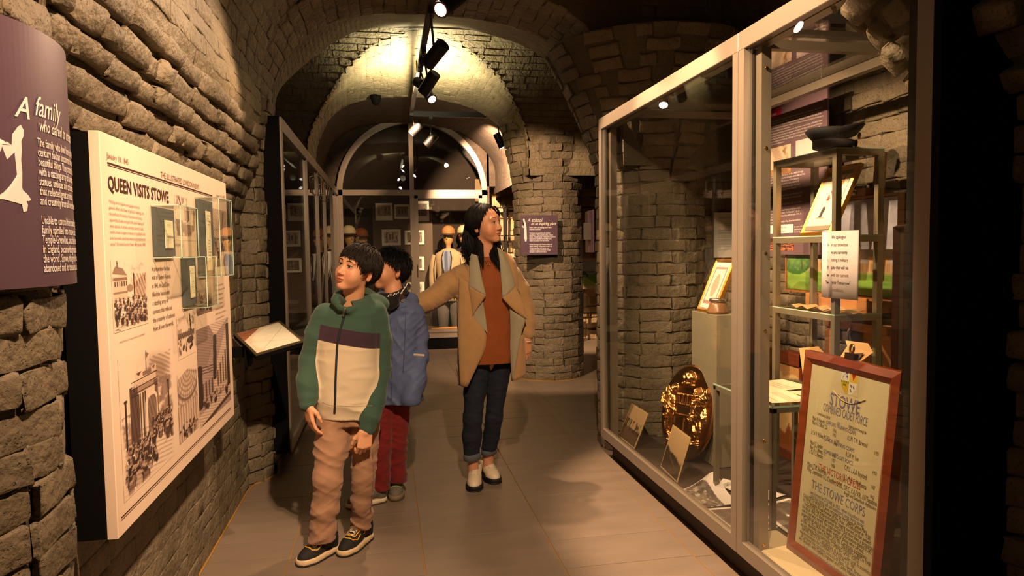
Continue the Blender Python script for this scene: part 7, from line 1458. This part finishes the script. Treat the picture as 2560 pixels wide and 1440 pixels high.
coat_rows = [(966, 1226, .200, .140, 3.98), (900, 1226, .196, .138, 3.98), (820, 1224, .186, .132, 3.98), (740, 1221, .182, .132, 3.97), (695, 1218, .180, .122, 3.97), (668, 1216, .160, .098, 3.97), (652, 1215, .122, .088, 3.97), (640, 1215, .082, .075, 3.97), (632, 1215, .066, .065, 3.97)]
coat = [loft(secw(coat_rows), math.radians(-8), .03)]
slw = chain(Wf([(1150, 690, 3.97), (1118, 715, 3.97), (1090, 741, 3.95), (1062, 756, 3.93), (1040, 765, 3.92)]), [.060, .060, .054, .050, .047], .04); srw = chain(Wf([(1278, 688, 3.97), (1301, 725, 3.98), (1314, 770, 3.97), (1317, 810, 3.93), (1317, 832, 3.91)]), [.062, .056, .050, .047, .047], .02)
cf3 = addf(folds(.008, 5, 6, 51, None, .4), folds(.006, 14, 34, 53, None, .8)); TANC, LIN = cloth('camel_wool', (.66, .515, .345), .9, 300, .15, .3), cloth('sage_lining', (.60, .565, .475), .9, 300, .12, .2)
XLp, XRp = [(640, 1190), (700, 1180), (760, 1180), (790, 1182), (815, 1199), (834, 1215), (860, 1214), (890, 1204), (920, 1188), (966, 1168)], [(640, 1258), (700, 1280), (760, 1300), (830, 1304), (880, 1296), (920, 1288), (966, 1281)]
zX = [float(W(x, y, 3.87)[2]) for y, x in XLp][::-1]; xX = [float(W(x, y, 3.87)[0]) for y, x in XLp][::-1]; zXr = [float(W(x, y, 3.87)[2]) for y, x in XRp][::-1]; xXr = [float(W(x, y, 3.87)[0]) for y, x in XRp][::-1]
zc0, zc1 = float(W(1165, 966, 3.9)[2]), float(W(1300, 946, 3.9)[2]); ccx = float(W(1222, 800, 3.97)[0])
def coat_post(P, d):
    body = ev(coat, P); slv = ev(slw+srw, P); inner = -(body+.012); shell = np.maximum(d, np.where(slv < body+.012, -1, inner)); z = P[:, 2]
    op = (P[:, 1] < 3.98)&(P[:, 0] > np.interp(z, zX, xX))&(P[:, 0] < np.interp(z, zXr, xXr)); shell = np.where(op, np.maximum(shell, np.minimum(P[:, 0]-np.interp(z, zX, xX), np.interp(z, zXr, xXr)-P[:, 0])), shell)
    return np.maximum(shell, np.interp(P[:, 0], [ccx-.1, ccx+.1], [zc0, zc1])-z)
ct3 = sdf_obj('coat', coat+slw+srw, .005, TANC, wm, cf3, post=coat_post)
def lapel(name, A, B, m, dA, dB, bulge=.0, nu=14, nv=10, flip=1):
    A = resample(np.array([np.append(on_y(x, y, d), 0)[:3] for (x, y), d in zip(A, np.broadcast_to(dA, len(A)))]), nu); B = resample(np.array([np.append(on_y(x, y, d), 0)[:3] for (x, y), d in zip(B, np.broadcast_to(dB, len(B)))]), nu)
    A, B = smooth(A, 1), smooth(B, 1); t = np.linspace(0, 1, nv)[None, :, None]; P = A[:, None]*(1-t)+B[:, None]*t; P[..., 1] -= bulge*np.sin(math.pi*t[..., 0]); return MB().sheet(P, (0, .006, 0)).build(name, m, ct3, True)
lapel('lapel_lining', [(1178, 634), (1173, 665), (1174, 695), (1171, 716)], [(1196, 640), (1201, 678), (1208, 710), (1215, 739)], LIN, [3.89, 3.865, 3.85, 3.845], [3.87, 3.84, 3.825, 3.80], .012)
lapel('lapel_fold', [(1171, 715), (1176, 740), (1179, 765), (1180, 790)], [(1215, 738), (1207, 752), (1195, 768), (1181, 790)], TANC, [3.843, 3.84, 3.845, 3.85], [3.80, 3.81, 3.83, 3.848], .010)
lapel('lapel_lining', [(1205, 755), (1181, 788), (1199, 813), (1218, 833)], [(1207, 754), (1212, 778), (1216, 806), (1219, 834)], LIN, [3.83, 3.85, 3.845, 3.835], [3.83, 3.845, 3.845, 3.833], .004)
lapel('coat_front', [(1148, 690), (1146, 780), (1146, 860), (1150, 963)], [(1181, 715), (1182, 790), (1219, 834), (1208, 885), (1190, 922), (1169, 967)], TANC, [3.875, 3.865, 3.86, 3.86], [3.855, 3.85, 3.832, 3.835, 3.84, 3.85], .012, 20)
lapel('lapel_lining', [(1243, 618), (1249, 650), (1252, 690), (1256, 746)], [(1258, 628), (1274, 660), (1283, 690), (1289, 717)], LIN, [3.885, 3.86, 3.845, 3.815], [3.895, 3.875, 3.86, 3.845], .014)
lapel('lapel_fold', [(1256, 745), (1271, 762), (1292, 782), (1316, 798)], [(1289, 716), (1301, 738), (1311, 765), (1317, 795)], TANC, [3.812, 3.81, 3.805, 3.80], [3.842, 3.825, 3.81, 3.80], .010)
lapel('lapel_lining', [(1274, 765), (1276, 820), (1275, 870), (1279, 953)], [(1315, 798), (1304, 832), (1297, 872), (1283, 952)], LIN, [3.84, 3.85, 3.85, 3.86], [3.805, 3.82, 3.835, 3.85], .010)
lapel('coat_front', [(1303, 838), (1297, 872), (1292, 905), (1282, 954)], [(1312, 838), (1313, 870), (1314, 905), (1314, 938)], TANC, [3.83, 3.838, 3.842, 3.85], [3.85, 3.86, 3.865, 3.87], .008)
lapel('coat_front', [(1258, 628), (1274, 660), (1283, 690), (1290, 718)], [(1275, 634), (1290, 655), (1297, 690), (1300, 735)], TANC, [3.90, 3.878, 3.865, 3.85], [3.93, 3.905, 3.895, 3.885], .006)
HW3 = frm(head_prims(0.0), R3_, c3w, s3_)
hw3 = hand(W(1316, 844, 3.90), (-.02, -.12, -1), (-.55, .75, 0), (-.8, -.6, 0), .97, (.30, .45, .35), .10, .3, .55)
body3 = HW3+[rcone(c3w+s3_*(R3_ @ np.array((0, .012, -.05))), W(1216, 655, 3.97), .047, .054, .02), ellip(W(1218, 662, 3.955), (.060, .048, .03), .03)]+chain([W(1216, 660, 3.98), W(1222, 800, 3.98), W(1226, 905, 3.98)], [.05, .05, .05], .03)+chain([W(1216, 685, 3.98), W(1136, 690, 3.97), W(1088, 745, 3.95), W(1038, 768, 3.92)], [.03, .028, .024, .024], .02)+hand(W(1036, 769, 3.92), (-1, -.12, -.15), (.15, -.9, -.1), (0, 0, 1), .95, (.15, .2, .2))+chain([W(1216, 685, 3.98), W(1288, 686, 3.97), W(1314, 770, 3.97), W(1317, 846, 3.905)], [.03, .028, .024, .024], .02)+hw3+chain([W(1226, 905, 3.98), W(1195, 930, 3.98), W(1182, 1045, 3.95), W(1182, 1140, 3.95), W(1184, 1180, 3.96)], [.05, .035, .032, .031, .033], .02)+chain([W(1226, 905, 3.98), W(1248, 930, 3.99), W(1236, 1045, 4.0), W(1222, 1130, 4.04), W(1220, 1165, 4.05)], [.05, .035, .032, .031, .033], .02)
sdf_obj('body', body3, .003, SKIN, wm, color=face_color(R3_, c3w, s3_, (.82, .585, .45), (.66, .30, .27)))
eyes(wm, R3_, c3w, s3_, R3_ @ np.array((.05, -1, 0.02))); brows(wm, HW3, R3_, c3w, s3_, mat('soft_brow', (.20, .13, .10), .8), .004, .65)
def zm3(az): a = np.asarray(az, float); return np.interp(a, [-180, -100, -72, -56, -40, -12, 14, 36, 58, 74, 100, 180], [-.085, -.06, .0, .042, .072, .094, .092, .070, .025, -.06, -.07, -.085])
hw = hair(wm, R3_, c3w, s3_, zm3, (.02, -.25, .97), 2000, 17, .011, .0, (.7, 1.5), .0026, HAIRM, swirl=.12, grow=.02)
lk = MB()
lock(lk, Wf([(1184, 552, 3.97), (1176, 590, 3.97), (1180, 625, 3.93), (1190, 652, 3.88), (1200, 684, 3.855), (1207, 700, 3.85)]), [.032, .038, .036, .030, .018, .006], 210, 5, .0026)
lock(lk, Wf([(1174, 560, 3.99), (1164, 605, 3.99), (1163, 640, 3.94), (1176, 670, 3.885), (1186, 700, 3.865)]), [.028, .030, .026, .016, .005], 120, 6, .0024, .012)
lock(lk, Wf([(1196, 580, 3.95), (1198, 615, 3.90), (1203, 645, 3.865), (1209, 680, 3.845)]), [.022, .026, .024, .008], 110, 7, .0026)
lock(lk, Wf([(1236, 588, 4.0), (1236, 618, 3.94), (1240, 645, 3.885), (1247, 668, 3.855), (1253, 684, 3.85)]), [.032, .040, .038, .028, .008], 210, 8, .0026)
lock(lk, Wf([(1243, 600, 4.0), (1250, 632, 3.90), (1259, 668, 3.855)]), [.018, .018, .005], 50, 9, .0022, .010)
hs_ = lambda x, y, z: c3w+s3_*(R3_ @ np.array((x, y, z)))
lock(lk, [hs_(.015, -.078, .108), hs_(.050, -.082, .080), hs_(.070, -.066, .035), hs_(.074, -.062, -.02), hs_(.066, -.068, -.055)], [.007, .008, .006, .005, .002], 26, 10, .0022, .002)
lk.build('loose_locks', HAIRM, hw, True)
JEAN = cloth('dark_denim', (.115, .135, .185), .85, 500, .15, 0, .15)
j3S = [loft(secw([(860, 1226, .125, .10, 3.98), (890, 1226, .132, .105, 3.98), (905, 1225, .132, .104, 3.98)]), math.radians(-8), .03)]; jl, jr = chain(Wf([(1198, 900, 3.98), (1187, 985, 3.96), (1182, 1045, 3.94), (1180, 1090, 3.95), (1180, 1140, 3.95)]), [.080, .061, .053, .053, .046], .02), chain(Wf([(1248, 900, 3.99), (1241, 985, 3.99), (1235, 1045, 3.99), (1228, 1090, 4.02), (1222, 1128, 4.04)]), [.078, .057, .050, .049, .044], .008)
jf3 = addf(folds(.007, 8, 24, 61, ([.15, .3, .5, .7], [.9, .6, 1.1, .5]), .5), folds(.004, 16, 46, 63)); zj1, zj2 = float(W(1180, 1146, 3.92)[2]), float(W(1222, 1132, 4.0)[2])
j3 = sdf_obj('jeans', j3S+jl+jr, .005, JEAN, wm, jf3, post=lambda P, d: np.maximum(d, np.where(P[:, 0] < W(1210, 1050, 3.97)[0], zj1, zj2)-P[:, 2]))
CUF = cloth('denim_turnup', (.36, .37, .40), .9, 500, .15, 0)
for a, b, r in (((1180, 1131, 3.95), (1181, 1149, 3.95), .0505), ((1222, 1118, 4.04), (1222, 1135, 4.04), .0475)):
    A, B_ = W(*a), W(*b); V0 = MB().lathe([(r*.88, 0), (r, .003), (r*1.03, .02), (r*1.0, .037), (r*.90, .040)], 28, cap=False); mb = MB(); mb.add([(A[0]+p[0], A[1]+p[1], B_[2]+p[2]+.004*math.sin(p[0]*60)) for p in V0.v], V0.f); mb.build('turn_up', CUF, j3, True)
WHL, BSO = mat('white_leather', (.88, .81, .70), .45), mat('black_sole', (.05, .045, .045), .6)
shoe(wm, (.497, 4.04), (.462, 3.832), 0, 1.06, (BSO, BSO, WHL), mat('white_lace', (.90, .84, .74), .7), None, 4); shoe(wm, (.560, 4.145), (.606, 3.935), 0, 1.06, (BSO, BSO, WHL), mat('white_lace', (.9, .84, .74), .7), None, 4)
# watch, bracelet and pendant
wa = unit(W(1317, 846, 3.905)-W(1317, 832, 3.91)); 
def ring(P0, r, h, m, name): V0 = MB().lathe([(r*.97, -h), (r, -h), (r*1.02, 0), (r, h), (r*.97, h)], 24, cap=False); mb = MB(); mb.add([tuple(P0+np.array(p)) for p in V0.v], V0.f); return mb.build(name, m, wm, True)
wp = W(1317, 838, 3.908); wt_ = ring(wp, .029, .009, mat('cream_strap', (.82, .76, .66), .6), 'watch'); fdir = unit(V3(.75, -.66, 0)); MB().tube([wp+fdir*.027, wp+fdir*.037], [.016, .015], 20).build('watch_face', mat('watch_black', (.05, .05, .055), .1), wt_); ring(W(1316, 853, 3.902), .0295, .0035, mat('white_band', (.90, .82, .78), .5), 'bracelet')
pn = hit(shp+body3, 1221, 667, 3.6, 4.1, None, .004); MB().ell(pn, (.006, .003, .008), 10, 8).build('pendant', BRASS, wm, True)
ch_ = MB(); [stripe(body3+shp, q, 3.6, 4.1, .0012, .0, None, 14, mb=ch_) for q in ([(1208, 640), (1214, 655), (1221, 666)], [(1232, 642), (1227, 655), (1221, 666)])]; ch_.build('chain', BRASS, wm, True)
